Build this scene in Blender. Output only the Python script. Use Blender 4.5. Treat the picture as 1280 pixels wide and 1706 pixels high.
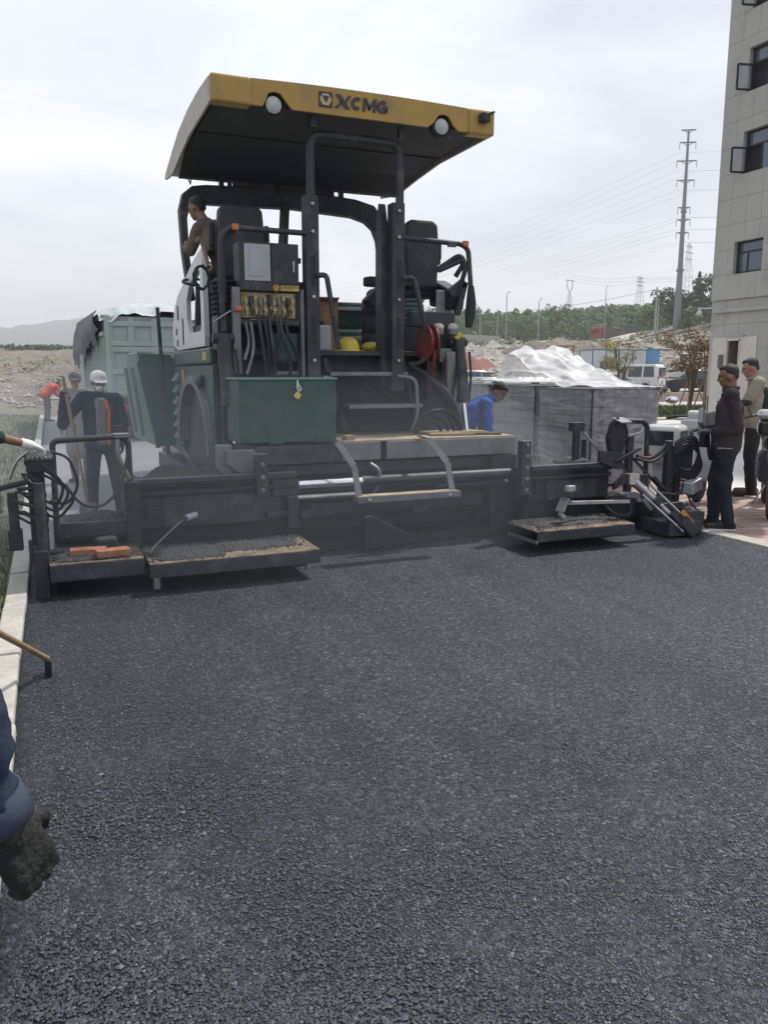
import bpy, bmesh, math, random
from mathutils import Vector, Matrix, noise as mnoise
R = math.radians
sc = bpy.context.scene
for o in list(bpy.data.objects): bpy.data.objects.remove(o, do_unlink=True)
COL = sc.collection
rnd = random.Random(7)

# ------------------------------------------------------------------ camera
cam_d = bpy.data.cameras.new('camera'); cam = bpy.data.objects.new('camera', cam_d); COL.objects.link(cam)
cam.location = (0, 0, 1.65); cam.rotation_euler = (R(90 - 10.013), 0, R(-22.506))
cam_d.sensor_fit = 'VERTICAL'; cam_d.sensor_height = 36; cam_d.lens = 36 * 1331 / 1706
cam_d.clip_start = .05; cam_d.clip_end = 6000
sc.camera = cam

# ------------------------------------------------------------------ sky and sun
SUN_DIR = Vector((.63, .20, 1.0)).normalized()          # towards the sun
sun_el = math.asin(SUN_DIR.z); sun_az = math.atan2(SUN_DIR.x, SUN_DIR.y)
w = bpy.data.worlds.new('World'); sc.world = w; w.use_nodes = True
nt = w.node_tree; nt.nodes.clear()
def N(t, **k):
    n = nt.nodes.new(t)
    for a, b in k.items(): setattr(n, a, b)
    return n
out = N('ShaderNodeOutputWorld'); bg = N('ShaderNodeBackground'); bg.inputs['Strength'].default_value = .1
sky = N('ShaderNodeTexSky', sky_type='NISHITA', sun_disc=False); sky.sun_elevation = sun_el; sky.sun_rotation = sun_az
sky.air_density = 1.5; sky.dust_density = 3.0
tc = N('ShaderNodeTexCoord'); mp = N('ShaderNodeMapping'); mp.inputs['Scale'].default_value = (1.0, 1.0, 3.2)
n1 = N('ShaderNodeTexNoise'); n1.inputs['Scale'].default_value = 2.3; n1.inputs['Detail'].default_value = 5; n1.inputs['Roughness'].default_value = .52
n1.inputs['Distortion'].default_value = .5
rp = N('ShaderNodeValToRGB'); rp.color_ramp.elements[0].position = .33; rp.color_ramp.elements[1].position = .68
rp.color_ramp.elements[0].color = (4.9, 5.2, 6.0, 1); rp.color_ramp.elements[1].color = (8.1, 8.3, 8.8, 1)
mx = N('ShaderNodeMixRGB'); mx.inputs['Fac'].default_value = .93
L = nt.links.new
L(tc.outputs['Generated'], mp.inputs['Vector']); L(mp.outputs['Vector'], n1.inputs['Vector']); L(n1.outputs['Fac'], rp.inputs['Fac'])
L(sky.outputs['Color'], mx.inputs['Color1']); L(rp.outputs['Color'], mx.inputs['Color2'])
L(mx.outputs['Color'], bg.inputs['Color']); L(bg.outputs['Background'], out.inputs['Surface'])
sl = bpy.data.lights.new('sun', 'SUN'); sl.energy = 2.8; sl.angle = R(4); sl.color = (1, .95, .88)
sun = bpy.data.objects.new('sun', sl); COL.objects.link(sun); sun.location = (30, 10, 50)
sun.rotation_euler = (-SUN_DIR).to_track_quat('-Z', 'Y').to_euler()
sc.view_settings.view_transform = 'Standard'; sc.view_settings.look = 'None'; sc.view_settings.exposure = .60; sc.view_settings.gamma = 1
sc.view_settings.use_curve_mapping = False
sc.render.engine = 'CYCLES'

# ------------------------------------------------------------------ materials
MATS = {}
def mat(name, col, rough=.6, metal=0, var=.25, scale=6, bump=0, bscale=40, dirt=None, dirt_amt=.0, dscale=3, spec=.5, col2=None, streak=None, coat=0):
    m = bpy.data.materials.new(name); m.use_nodes = True; t = m.node_tree; b = t.nodes['Principled BSDF']
    b.inputs['Roughness'].default_value = rough; b.inputs['Metallic'].default_value = metal; b.inputs['Specular IOR Level'].default_value = spec
    if coat: b.inputs['Coat Weight'].default_value = coat
    tc = t.nodes.new('ShaderNodeTexCoord'); vec = tc.outputs['Object']
    if streak:
        mpn = t.nodes.new('ShaderNodeMapping'); mpn.inputs['Scale'].default_value = streak; t.links.new(vec, mpn.inputs['Vector']); vec = mpn.outputs['Vector']
    nz = t.nodes.new('ShaderNodeTexNoise'); nz.inputs['Scale'].default_value = scale; nz.inputs['Detail'].default_value = 6; nz.inputs['Roughness'].default_value = .65
    t.links.new(vec, nz.inputs['Vector'])
    rmp = t.nodes.new('ShaderNodeValToRGB'); rmp.color_ramp.elements[0].position = .3; rmp.color_ramp.elements[1].position = .7
    c1 = [max(0, c * (1 - var)) for c in col]; c2 = [min(1, c * (1 + var)) for c in (col2 or col)]
    rmp.color_ramp.elements[0].color = (*c1, 1); rmp.color_ramp.elements[1].color = (*c2, 1)
    t.links.new(nz.outputs['Fac'], rmp.inputs['Fac']); last = rmp.outputs['Color']
    if dirt:
        n2 = t.nodes.new('ShaderNodeTexNoise'); n2.inputs['Scale'].default_value = dscale; n2.inputs['Detail'].default_value = 8; n2.inputs['Roughness'].default_value = .72
        t.links.new(tc.outputs['Object'], n2.inputs['Vector'])
        r2 = t.nodes.new('ShaderNodeValToRGB'); r2.color_ramp.elements[0].position = .62 - dirt_amt * .35; r2.color_ramp.elements[1].position = .80 - dirt_amt * .25
        t.links.new(n2.outputs['Fac'], r2.inputs['Fac'])
        mm = t.nodes.new('ShaderNodeMixRGB'); mm.inputs['Color2'].default_value = (*dirt, 1)
        t.links.new(r2.outputs['Color'], mm.inputs['Fac']); t.links.new(last, mm.inputs['Color1']); last = mm.outputs['Color']
    t.links.new(last, b.inputs['Base Color'])
    mr = t.nodes.new('ShaderNodeMapRange'); mr.inputs['To Min'].default_value = max(.04, rough - .12); mr.inputs['To Max'].default_value = min(1, rough + .15)
    t.links.new(nz.outputs['Fac'], mr.inputs['Value']); t.links.new(mr.outputs['Result'], b.inputs['Roughness'])
    if bump:
        n3 = t.nodes.new('ShaderNodeTexNoise'); n3.inputs['Scale'].default_value = bscale; n3.inputs['Detail'].default_value = 5
        t.links.new(vec, n3.inputs['Vector'])
        bp = t.nodes.new('ShaderNodeBump'); bp.inputs['Strength'].default_value = bump; bp.inputs['Distance'].default_value = .02
        t.links.new(n3.outputs['Fac'], bp.inputs['Height']); t.links.new(bp.outputs['Normal'], b.inputs['Normal'])
    MATS[name] = m; return m
DUST = (.26, .23, .19); SOOT = (.018, .018, .02); TAR = (.012, .012, .014)
mat('green', (.012, .060, .046), .42, 0, .35, 4, .08, 24, (.055, .065, .058), .46, 7)
mat('green_pale', (.10, .20, .165), .5, 0, .15, 3, .04, 30, (.20, .22, .20), .3, 4)
mat('char', (.014, .017, .024), .5, 0, .3, 5, .1, 40, (.06, .062, .068), .32, 6)
mat('char2', (.022, .026, .035), .55, 0, .3, 5, .08, 50, (.10, .10, .10), .3, 6)
mat('blackrub', (.012, .012, .014), .6, 0, .3, 12, .1, 60)
mat('soot', (.008, .009, .012), .62, 0, .4, 7, .4, 60, (.03, .031, .035), .3, 9)
mat('under', (.016, .018, .026), .7, 0, .2, 3, 0, 30)
mat('yellow', (.36, .225, .045), .45, 0, .15, 2.5, .04, 30, (.20, .15, .08), .25, 3)
mat('white_panel', (.55, .57, .56), .4, 0, .1, 3, .03, 30, (.28, .29, .28), .2, 5)
mat('pale_side', (.42, .39, .36), .6, 0, .2, 9, .05, 30, (.30, .20, .17), .3, 8)
mat('grey_steel', (.16, .165, .17), .45, .4, .25, 8, .08, 50, (.20, .18, .15), .25, 5)
mat('steel', (.42, .42, .43), .32, .85, .25, 9, .06, 60, SOOT, .25, 8)
mat('chrome', (.75, .76, .78), .16, 1, .1, 20)
mat('dusty_deck', (.34, .27, .19), .8, 0, .3, 7, .2, 60, (.10, .09, .085), .35, 9)
mat('plate_top', (.26, .19, .13), .8, 0, .3, 5, .25, 70, (.03, .029, .03), .66, 5)
mat('orange_refl', (.45, .12, .04), .3)
mat('red', (.17, .02, .024), .4, 0, .2, 5, 0, 30, (.10, .03, .03), .3, 6)
mat('amber', (.45, .20, .04), .5)
mat('glass_lamp', (.40, .41, .41), .12, 0, .15, 40)
mat('brass', (.36, .30, .16), .45, .5, .45, 30, .1, 40, (.05, .05, .05), .4, 20)
mat('lgrey', (.34, .36, .38), .4, 0, .1, 4, 0, 30, (.22, .22, .22), .2, 5)
mat('label_yel', (.50, .36, .10), .6, 0, .15, 30)
mat('logo_dark', (.035, .03, .035), .55)
mat('logo_cream', (.50, .42, .22), .55)
mat('cardboard', (.33, .19, .11), .85, 0, .35, 9, .1, 60, (.30, .06, .04), .2, 12)
mat('helmet', (.62, .50, .07), .35, 0, .1, 5)
mat('brick_orange', (.30, .125, .065), .9, 0, .35, 18, .6, 70, (.16, .10, .075), .35, 16)
mat('wood', (.27, .19, .11), .8, 0, .3, 4, .2, 60, streak=(3, 3, .4))
mat('wood_dark', (.10, .075, .055), .8, 0, .35, 6, .2, 60)
mat('tyre', (.02, .02, .021), .8, 0, .3, 10, .2, 60, (.09, .085, .08), .3, 6)
mat('kerb', (.40, .385, .345), .85, 0, .2, 6, .25, 90, (.27, .25, .22), .3, 8)
mat('concrete', (.40, .39, .37), .85, 0, .15, 1.5, .15, 60, (.30, .28, .25), .25, 1.2)
mat('conc_lot', (.52, .50, .475), .85, 0, .12, .6, .1, 40, (.36, .34, .31), .25, .7)
mat('road_base', (.20, .20, .205), .85, 0, .15, 1.5, .15, 80, (.14, .14, .145), .25, .8)
mat('pallet_brick', (.17, .175, .18), .85, 0, .3, 5, .2, 80)
mat('strap', (.012, .012, .012), .5)
mat('rust', (.24, .065, .035), .75, 0, .3, 10, .2, 50)
mat('skin', (.30, .155, .10), .55, 0, .15, 14)
mat('skin_dark', (.21, .105, .068), .55, 0, .15, 14)
mat('hair', (.010, .009, .009), .6, 0, .3, 60, .5, 160)
def cloth(name, c, var=.22): return mat(name, c, .9, 0, var, 6, .35, 22, spec=.2)
for k, c in dict(navy=(.013, .016, .028), grey_shirt=(.17, .175, .18), dkpants=(.022, .025, .034), orange=(.62, .10, .03), white_cl=(.66, .66, .65), glove_blk=(.016, .016, .016),
                 royal=(.018, .068, .30), brownjk=(.038, .031, .033), beige=(.25, .225, .175), blkvest=(.018, .021, .022), tealpants=(.014, .02, .03), tan=(.15, .118, .098), greycoat=(.17, .155, .155),
                 denim=(.022, .032, .058), denim_l=(.045, .058, .088), cuff_in=(.2, .22, .26), shoe=(.025, .022, .02), mask=(.60, .64, .66), redvest=(.62, .10, .075), dkgrn=(.03, .045, .045), greyhat=(.09, .085, .085), brownshoe=(.07, .05, .035), grnbag=(.03, .10, .05)).items(): cloth(k, c)
mat('sole', (.5, .5, .48), .8)
mat('glove_grey', (.075, .085, .085), .9, 0, .3, 25, .4, 120)
mat('glove_dirty', (.013, .014, .014), .9, 0, .3, 25, .5, 90, (.07, .072, .055), .2, 22)
mat('eye', (.01, .008, .008), .2)
mat('bldg_panel', (.345, .338, .318), .62, 0, .10, .5, .02, 30, (.25, .25, .245), .3, .9, streak=(1, 1, .25))
mat('bldg_core', (.10, .10, .10), .9)
mat('bldg_white', (.50, .475, .435), .8, 0, .1, 2, .03, 30)
mat('frame_dark', (.018, .020, .024), .4, .3)
mat('dark_room', (.02, .02, .024), .9)
mat('door_in', (.11, .10, .095), .8)
mat('carwhite', (.60, .60, .60), .25, 0, .05, 2, 0, 30, (.42, .40, .37), .2, 1.5, coat=.4)
mat('carsilver', (.36, .37, .38), .25, .4, .05, 2, coat=.4)
mat('cardark', (.022, .023, .024), .22, .2, .1, 2, 0, 30, (.12, .11, .10), .12, 2, coat=.5)
mat('carglass', (.025, .032, .036), .06, 0, .1, 2, spec=.8)
mat('tail_red', (.45, .02, .02), .2)
mat('truck_red', (.33, .035, .03), .4, 0, .15, 2)
mat('truck_grey', (.10, .085, .085), .7, 0, .2, 2)
mat('truck_green', (.29, .37, .335), .55, 0, .12, 1.5, .03, 20, (.34, .33, .30), .35, 2)
mat('tarp', (.13, .145, .16), .75, 0, .3, 3, .3, 8)
mat('tarp_pale', (.42, .46, .45), .75, 0, .2, 3, .3, 8)
mat('galv', (.34, .345, .35), .55, .3, .1, 1)
mat('polesteel', (.20, .21, .22), .55, .2, .1, .3)
mat('towersteel', (.24, .25, .26), .6)
mat('wire', (.22, .23, .24), .6)
mat('fence_white', (.55, .57, .57), .6, 0, .1, .8)
mat('fence_blue', (.04, .20, .30), .5)
mat('fence_blue2', (.12, .28, .50), .5)
mat('bark', (.13, .095, .065), .9, 0, .3, 8, .4, 30)
mat('hill_far', (.045, .05, .055), 1, 0, .3, .008)
mat('stone', (.30, .275, .25), .9, 0, .35, 1.5, .2, 10)
mat('stone2', (.33, .30, .275), .9, 0, .35, 1.5, .2, 10)
mat('redearth', (.20, .085, .06), .95, 0, .3, .7, .3, 4)
mat('pvcyel', (.48, .40, .05), .5)
def leaf_mat(name, c, c2):
    m = mat(name, c, .75, 0, .35, 1.1, col2=c2); b = m.node_tree.nodes['Principled BSDF']
    b.inputs['Subsurface Weight'].default_value = 0; return m
leaf_mat('leaf_dark', (.028, .062, .030), (.06, .105, .048)); leaf_mat('leaf_mid', (.072, .145, .05), (.135, .215, .08))
leaf_mat('leaf_olive', (.085, .125, .06), (.145, .185, .085)); leaf_mat('leaf_young', (.18, .19, .075), (.34, .31, .15)); leaf_mat('leaf_brown', (.16, .10, .055), (.25, .16, .085))
leaf_mat('grass_green', (.055, .095, .035), (.11, .15, .06)); leaf_mat('grass_lawn', (.035, .07, .02), (.06, .11, .03)); leaf_mat('grass_dry', (.20, .20, .14), (.32, .31, .24))

def film_mat(name, base_a, streak_a, col):
    """clear wrapping film: mostly see-through, milky along its stretch folds"""
    m = bpy.data.materials.new(name); m.use_nodes = True; t = m.node_tree; t.nodes.clear()
    o = t.nodes.new('ShaderNodeOutputMaterial'); tr = t.nodes.new('ShaderNodeBsdfTransparent'); pb = t.nodes.new('ShaderNodeBsdfPrincipled')
    pb.inputs['Base Color'].default_value = (*col, 1); pb.inputs['Roughness'].default_value = .22; pb.inputs['Specular IOR Level'].default_value = .6
    tc = t.nodes.new('ShaderNodeTexCoord'); mp = t.nodes.new('ShaderNodeMapping'); mp.inputs['Rotation'].default_value = (R(20), R(0), 0); mp.inputs['Scale'].default_value = (2.6, .7, 7)
    nz = t.nodes.new('ShaderNodeTexNoise'); nz.inputs['Scale'].default_value = 1.6; nz.inputs['Detail'].default_value = 7; nz.inputs['Roughness'].default_value = .6; nz.inputs['Distortion'].default_value = .6
    r = t.nodes.new('ShaderNodeValToRGB'); r.color_ramp.elements[0].position = .44; r.color_ramp.elements[1].position = .74
    r.color_ramp.elements[0].color = (base_a,) * 3 + (1,); r.color_ramp.elements[1].color = (streak_a,) * 3 + (1,)
    mxs = t.nodes.new('ShaderNodeMixShader'); l = t.links.new
    bp = t.nodes.new('ShaderNodeBump'); bp.inputs['Strength'].default_value = .6; bp.inputs['Distance'].default_value = .02
    l(tc.outputs['Object'], mp.inputs['Vector']); l(mp.outputs['Vector'], nz.inputs['Vector']); l(nz.outputs['Fac'], r.inputs['Fac']); l(r.outputs['Color'], mxs.inputs['Fac'])
    l(nz.outputs['Fac'], bp.inputs['Height']); l(bp.outputs['Normal'], pb.inputs['Normal'])
    l(tr.outputs[0], mxs.inputs[1]); l(pb.outputs[0], mxs.inputs[2]); l(mxs.outputs[0], o.inputs['Surface']); MATS[name] = m
film_mat('film', .20, .72, (.55, .56, .58)); film_mat('sheet', .46, .90, (.88, .88, .88))
film_mat('clear_pane', .16, .22, (.3, .34, .38))

def glass_mat(name, col):
    m = bpy.data.materials.new(name); m.use_nodes = True; b = m.node_tree.nodes['Principled BSDF']
    b.inputs['Base Color'].default_value = (*col, 1); b.inputs['Roughness'].default_value = .04; b.inputs['Specular IOR Level'].default_value = 1.0; b.inputs['Metallic'].default_value = .25
    MATS[name] = m
glass_mat('pane', (.075, .10, .14))

# fresh hot-mix asphalt: stones of about a centimetre coated in binder
def asphalt():
    m = bpy.data.materials.new('asphalt'); m.use_nodes = True; t = m.node_tree; b = t.nodes['Principled BSDF']; l = t.links.new
    tc = t.nodes.new('ShaderNodeTexCoord')
    v1 = t.nodes.new('ShaderNodeTexVoronoi'); v1.inputs['Scale'].default_value = 68
    v2 = t.nodes.new('ShaderNodeTexVoronoi'); v2.inputs['Scale'].default_value = 150
    nz = t.nodes.new('ShaderNodeTexNoise'); nz.inputs['Scale'].default_value = 1.6; nz.inputs['Detail'].default_value = 6
    n4 = t.nodes.new('ShaderNodeTexNoise'); n4.inputs['Scale'].default_value = 30; n4.inputs['Detail'].default_value = 8; n4.inputs['Roughness'].default_value = .7
    for n in (v1, v2, n4): l(tc.outputs['Object'], n.inputs['Vector'])
    mpz = t.nodes.new('ShaderNodeMapping'); mpz.inputs['Scale'].default_value = (1.5, .28, 1); l(tc.outputs['Object'], mpz.inputs['Vector']); l(mpz.outputs['Vector'], nz.inputs['Vector'])   # bands drawn out along the paving direction
    # stone tint per cell
    sep = t.nodes.new('ShaderNodeSeparateColor'); l(v1.outputs['Color'], sep.inputs['Color'])
    r1 = t.nodes.new('ShaderNodeValToRGB'); e = r1.color_ramp.elements
    e[0].position = 0; e[0].color = (.013, .0165, .024, 1); e[1].position = 1; e[1].color = (.17, .178, .195, 1)
    x = e.new(.45); x.color = (.030, .036, .050, 1); x = e.new(.80); x.color = (.058, .067, .087, 1); x = e.new(.95); x.color = (.092, .101, .121, 1)
    l(sep.outputs[0], r1.inputs['Fac'])
    r2 = t.nodes.new('ShaderNodeValToRGB'); r2.color_ramp.elements[0].position = .3; r2.color_ramp.elements[0].color = (.70, .71, .75, 1); r2.color_ramp.elements[1].position = .7; r2.color_ramp.elements[1].color = (1.25, 1.23, 1.20, 1)
    l(nz.outputs['Fac'], r2.inputs['Fac'])
    mu = t.nodes.new('ShaderNodeMixRGB'); mu.blend_type = 'MULTIPLY'; mu.inputs['Fac'].default_value = 1
    l(r1.outputs['Color'], mu.inputs['Color1']); l(r2.outputs['Color'], mu.inputs['Color2'])
    # tint darkens towards the left kerb, edge broken up by noise
    sx = t.nodes.new('ShaderNodeSeparateXYZ'); l(tc.outputs['Object'], sx.inputs[0]); mr = t.nodes.new('ShaderNodeMath'); mr.operation = 'MULTIPLY_ADD'; mr.inputs[1].default_value = .9; l(nz.outputs['Fac'], mr.inputs[0]); l(sx.outputs[0], mr.inputs[2])
    rg_ = t.nodes.new('ShaderNodeValToRGB'); rg_.color_ramp.elements[0].position = .0; rg_.color_ramp.elements[0].color = (.62, .64, .70, 1); rg_.color_ramp.elements[1].position = 1; rg_.color_ramp.elements[1].color = (1.12, 1.10, 1.08, 1)
    mg = t.nodes.new('ShaderNodeMapRange'); mg.inputs['From Min'].default_value = .5; mg.inputs['From Max'].default_value = 2.0; l(mr.outputs[0], mg.inputs['Value']); l(mg.outputs['Result'], rg_.inputs['Fac'])
    mu3 = t.nodes.new('ShaderNodeMixRGB'); mu3.blend_type = 'MULTIPLY'; mu3.inputs['Fac'].default_value = 1; l(mu.outputs['Color'], mu3.inputs['Color1']); l(rg_.outputs['Color'], mu3.inputs['Color2']); l(mu3.outputs['Color'], b.inputs['Base Color'])
    b.inputs['Roughness'].default_value = .5; b.inputs['Specular IOR Level'].default_value = .5
    ad = t.nodes.new('ShaderNodeMath'); ad.operation = 'MULTIPLY_ADD'; ad.inputs[1].default_value = .45
    l(v2.outputs['Distance'], ad.inputs[0]); l(v1.outputs['Distance'], ad.inputs[2])
    a2 = t.nodes.new('ShaderNodeMath'); a2.operation = 'MULTIPLY_ADD'; a2.inputs[1].default_value = -1.1; l(n4.outputs['Fac'], a2.inputs[0]); l(ad.outputs[0], a2.inputs[2])
    bp = t.nodes.new('ShaderNodeBump'); bp.invert = True; bp.inputs['Strength'].default_value = 1.0; bp.inputs['Distance'].default_value = .017
    l(a2.outputs[0], bp.inputs['Height']); l(bp.outputs['Normal'], b.inputs['Normal'])
    MATS['asphalt'] = m
    # near patch: the stones are geometry there, each vertex carries the tint of its own stone
    m2 = bpy.data.materials.new('asphalt_near'); m2.use_nodes = True; t = m2.node_tree; b = t.nodes['Principled BSDF']; l = t.links.new
    at = t.nodes.new('ShaderNodeAttribute'); at.attribute_name = 'stone'; rr = t.nodes.new('ShaderNodeValToRGB')
    for i_, el in enumerate(e):
        if i_ < 2: rr.color_ramp.elements[i_].position = el.position
        q = rr.color_ramp.elements[i_] if i_ < 2 else rr.color_ramp.elements.new(el.position)
        c_ = el.color; q.color = (c_[0] * .8, c_[1] * .8, c_[2] * .8, 1)
    tc = t.nodes.new('ShaderNodeTexCoord'); nz = t.nodes.new('ShaderNodeTexNoise'); nz.inputs['Scale'].default_value = 260; nz.inputs['Detail'].default_value = 6; nl = t.nodes.new('ShaderNodeTexNoise'); nl.inputs['Scale'].default_value = 1.3; nl.inputs['Detail'].default_value = 5
    r2 = t.nodes.new('ShaderNodeValToRGB'); r2.color_ramp.elements[0].position = .3; r2.color_ramp.elements[0].color = (.78, .78, .80, 1); r2.color_ramp.elements[1].position = .7; r2.color_ramp.elements[1].color = (1.18, 1.17, 1.15, 1)
    mu = t.nodes.new('ShaderNodeMixRGB'); mu.blend_type = 'MULTIPLY'; mu.inputs['Fac'].default_value = 1; bp = t.nodes.new('ShaderNodeBump'); bp.inputs['Strength'].default_value = .7; bp.inputs['Distance'].default_value = .003
    l(tc.outputs['Object'], nz.inputs['Vector']); l(tc.outputs['Object'], nl.inputs['Vector']); l(nl.outputs['Fac'], r2.inputs['Fac']); l(at.outputs['Fac'], rr.inputs['Fac']); l(rr.outputs['Color'], mu.inputs['Color1']); l(r2.outputs['Color'], mu.inputs['Color2']); l(mu.outputs['Color'], b.inputs['Base Color'])
    l(nz.outputs['Fac'], bp.inputs['Height']); l(bp.outputs['Normal'], b.inputs['Normal']); b.inputs['Roughness'].default_value = .5; b.inputs['Specular IOR Level'].default_value = .5
    MATS['asphalt_near'] = m2
asphalt()
mat('loose_mix', (.028, .029, .032), .6, 0, .5, 60, .8, 90, (.09, .09, .09), .2, 70)

# ------------------------------------------------------------------ mesh builder
V = Vector
class MB:
    def __init__(s): s.v = []; s.f = []
    def add(s, vs, fs):
        k = len(s.v); s.v += [tuple(a) for a in vs]; s.f += [tuple(i + k for i in q) for q in fs]; return s
    def box(s, x0, x1, y0, y1, z0, z1):
        return s.add([(x0, y0, z0), (x1, y0, z0), (x1, y1, z0), (x0, y1, z0), (x0, y0, z1), (x1, y0, z1), (x1, y1, z1), (x0, y1, z1)],
                     [(3, 2, 1, 0), (4, 5, 6, 7), (0, 1, 5, 4), (1, 2, 6, 5), (2, 3, 7, 6), (3, 0, 4, 7)])
    def cbox(s, c, d, rz=0, rx=0, ry=0):
        m = Matrix.Rotation(rz, 3, 'Z') @ Matrix.Rotation(ry, 3, 'Y') @ Matrix.Rotation(rx, 3, 'X'); t = MB().box(-d[0] / 2, d[0] / 2, -d[1] / 2, d[1] / 2, -d[2] / 2, d[2] / 2)
        return s.add([V(c) + m @ V(p) for p in t.v], t.f)
    def bar(s, p, q, w, h, up=(0, 0, 1)):
        p = V(p); q = V(q); d = (q - p).normalized(); up = V(up); sd = d.cross(up)
        if sd.length < 1e-4: sd = d.cross(V((1, 0, 0)))
        sd.normalize(); u = sd.cross(d); vs = []
        for e in (p, q):
            for a, b in ((-1, -1), (1, -1), (1, 1), (-1, 1)): vs.append(e + sd * a * w / 2 + u * b * h / 2)
        return s.add(vs, [(0, 1, 2, 3), (7, 6, 5, 4), (0, 4, 5, 1), (1, 5, 6, 2), (2, 6, 7, 3), (3, 7, 4, 0)])
    def tube(s, pts, r, n=8, fil=0, r2=None, cap=True):
        pts = [V(p) for p in pts]
        if fil and len(pts) > 2:
            o = [pts[0]]
            for i in range(1, len(pts) - 1):
                a, b, c = pts[i - 1], pts[i], pts[i + 1]; d1 = (a - b); d2 = (c - b); k = min(fil, d1.length * .48, d2.length * .48)
                p0 = b + d1.normalized() * k; p1 = b + d2.normalized() * k
                for j in range(6):
                    t = j / 5; o.append((p0.lerp(b, t)).lerp(b.lerp(p1, t), t))
            o.append(pts[-1]); pts = o
        m = len(pts); vs = []; fs = []
        prev = None
        for i, p in enumerate(pts):
            d = (pts[min(i + 1, m - 1)] - pts[max(i - 1, 0)]).normalized()
            if prev is None:
                u = d.cross(V((0, 0, 1)));
                if u.length < 1e-3: u = d.cross(V((1, 0, 0)))
            else:
                u = prev - d * prev.dot(d)
                if u.length < 1e-5: u = d.cross(V((0, 0, 1)))
            u.normalize(); prev = u; vv = d.cross(u)
            rr = r if r2 is None else r + (r2 - r) * i / (m - 1)
            if callable(r): rr = r(i / (m - 1))
            for j in range(n):
                a = 2 * math.pi * j / n; vs.append(p + (u * math.cos(a) + vv * math.sin(a)) * rr)
        for i in range(m - 1):
            for j in range(n): fs.append((i * n + j, i * n + (j + 1) % n, (i + 1) * n + (j + 1) % n, (i + 1) * n + j))
        if cap: fs.append(tuple(range(n - 1, -1, -1))); fs.append(tuple(range((m - 1) * n, m * n)))
        return s.add(vs, fs)
    def cyl(s, p, q, r, r2=None, n=14): return s.tube([p, q], r, n, r2=r2)
    def prism(s, poly, axis, a, b):
        def mk(u, v, t): return {'x': (t, u, v), 'y': (u, t, v), 'z': (u, v, t)}[axis]
        n = len(poly); vs = [mk(u, v, a) for u, v in poly] + [mk(u, v, b) for u, v in poly]
        return s.add(vs, [tuple(range(n)), tuple(range(2 * n - 1, n - 1, -1))] + [(i, n + i, n + (i + 1) % n, (i + 1) % n) for i in range(n)])
    def strip(s, outer, inner, axis, a, b):
        """closed band between two open polylines, extruded"""
        def mk(u, v, t): return {'x': (t, u, v), 'y': (u, t, v), 'z': (u, v, t)}[axis]
        n = len(outer); vs = []
        for t in (a, b): vs += [mk(u, v, t) for u, v in outer] + [mk(u, v, t) for u, v in inner]
        fs = []
        for i in range(n - 1):
            fs += [(i, i + 1, n + i + 1, n + i), (2 * n + i + 1, 2 * n + i, 3 * n + i, 3 * n + i + 1), (i + 1, i, 2 * n + i, 2 * n + i + 1), (n + i, n + i + 1, 3 * n + i + 1, 3 * n + i)]
        fs += [(0, n, 3 * n, 2 * n), (2 * n - 1, n - 1, 3 * n - 1, 4 * n - 1)]
        return s.add(vs, fs)
    def ball(s, c, r, nu=12, nv=8):
        if not hasattr(r, '__len__'): r = (r, r, r)
        vs = [(c[0], c[1], c[2] + r[2])]; fs = []
        for i in range(1, nv):
            ph = math.pi * i / nv
            for j in range(nu):
                th = 2 * math.pi * j / nu; vs.append((c[0] + r[0] * math.sin(ph) * math.cos(th), c[1] + r[1] * math.sin(ph) * math.sin(th), c[2] + r[2] * math.cos(ph)))
        vs.append((c[0], c[1], c[2] - r[2])); e = len(vs) - 1
        for j in range(nu):
            fs.append((0, 1 + j, 1 + (j + 1) % nu)); fs.append((e, e - nu + (j + 1) % nu, e - nu + j))
        for i in range(nv - 2):
            for j in range(nu): a = 1 + i * nu + j; b = 1 + i * nu + (j + 1) % nu; fs.append((a, a + nu, b + nu, b))
        return s.add(vs, fs)
    def lathe(s, prof, c, axis='z', n=20):
        vs = []; fs = []; m = len(prof)
        for r, h in prof:
            for j in range(n):
                a = 2 * math.pi * j / n; x, y = r * math.cos(a), r * math.sin(a)
                vs.append({'z': (c[0] + x, c[1] + y, c[2] + h), 'x': (c[0] + h, c[1] + x, c[2] + y), 'y': (c[0] + x, c[1] + h, c[2] + y)}[axis])
        for i in range(m - 1):
            for j in range(n): fs.append((i * n + j, i * n + (j + 1) % n, (i + 1) * n + (j + 1) % n, (i + 1) * n + j))
        fs += [tuple(range(n - 1, -1, -1)), tuple(range((m - 1) * n, m * n))]
        return s.add(vs, fs)
    def cap(s, p, q, r1, r2, n=12):
        """tapered capsule, closed"""
        p = V(p); q = V(q); d = q - p; L_ = max(d.length, 1e-4); d = d / L_
        pts = []; k = 4
        for i in range(k): a = math.pi / 2 * (1 - i / k); pts.append((p - d * r1 * math.sin(a), max(1e-4, r1 * math.cos(a))))
        pts.append((p, r1)); pts.append((q, r2))
        for i in range(1, k + 1): a = math.pi / 2 * i / k; pts.append((q + d * r2 * math.sin(a), max(1e-4, r2 * math.cos(a))))
        u = d.cross(V((0, 0, 1)));
        if u.length < 1e-3: u = d.cross(V((1, 0, 0)))
        u.normalize(); w_ = d.cross(u); vs = []; fs = []
        for c, r in pts:
            for j in range(n): a = 2 * math.pi * j / n; vs.append(c + (u * math.cos(a) + w_ * math.sin(a)) * r)
        for i in range(len(pts) - 1):
            for j in range(n): fs.append((i * n + j, i * n + (j + 1) % n, (i + 1) * n + (j + 1) % n, (i + 1) * n + j))
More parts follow.
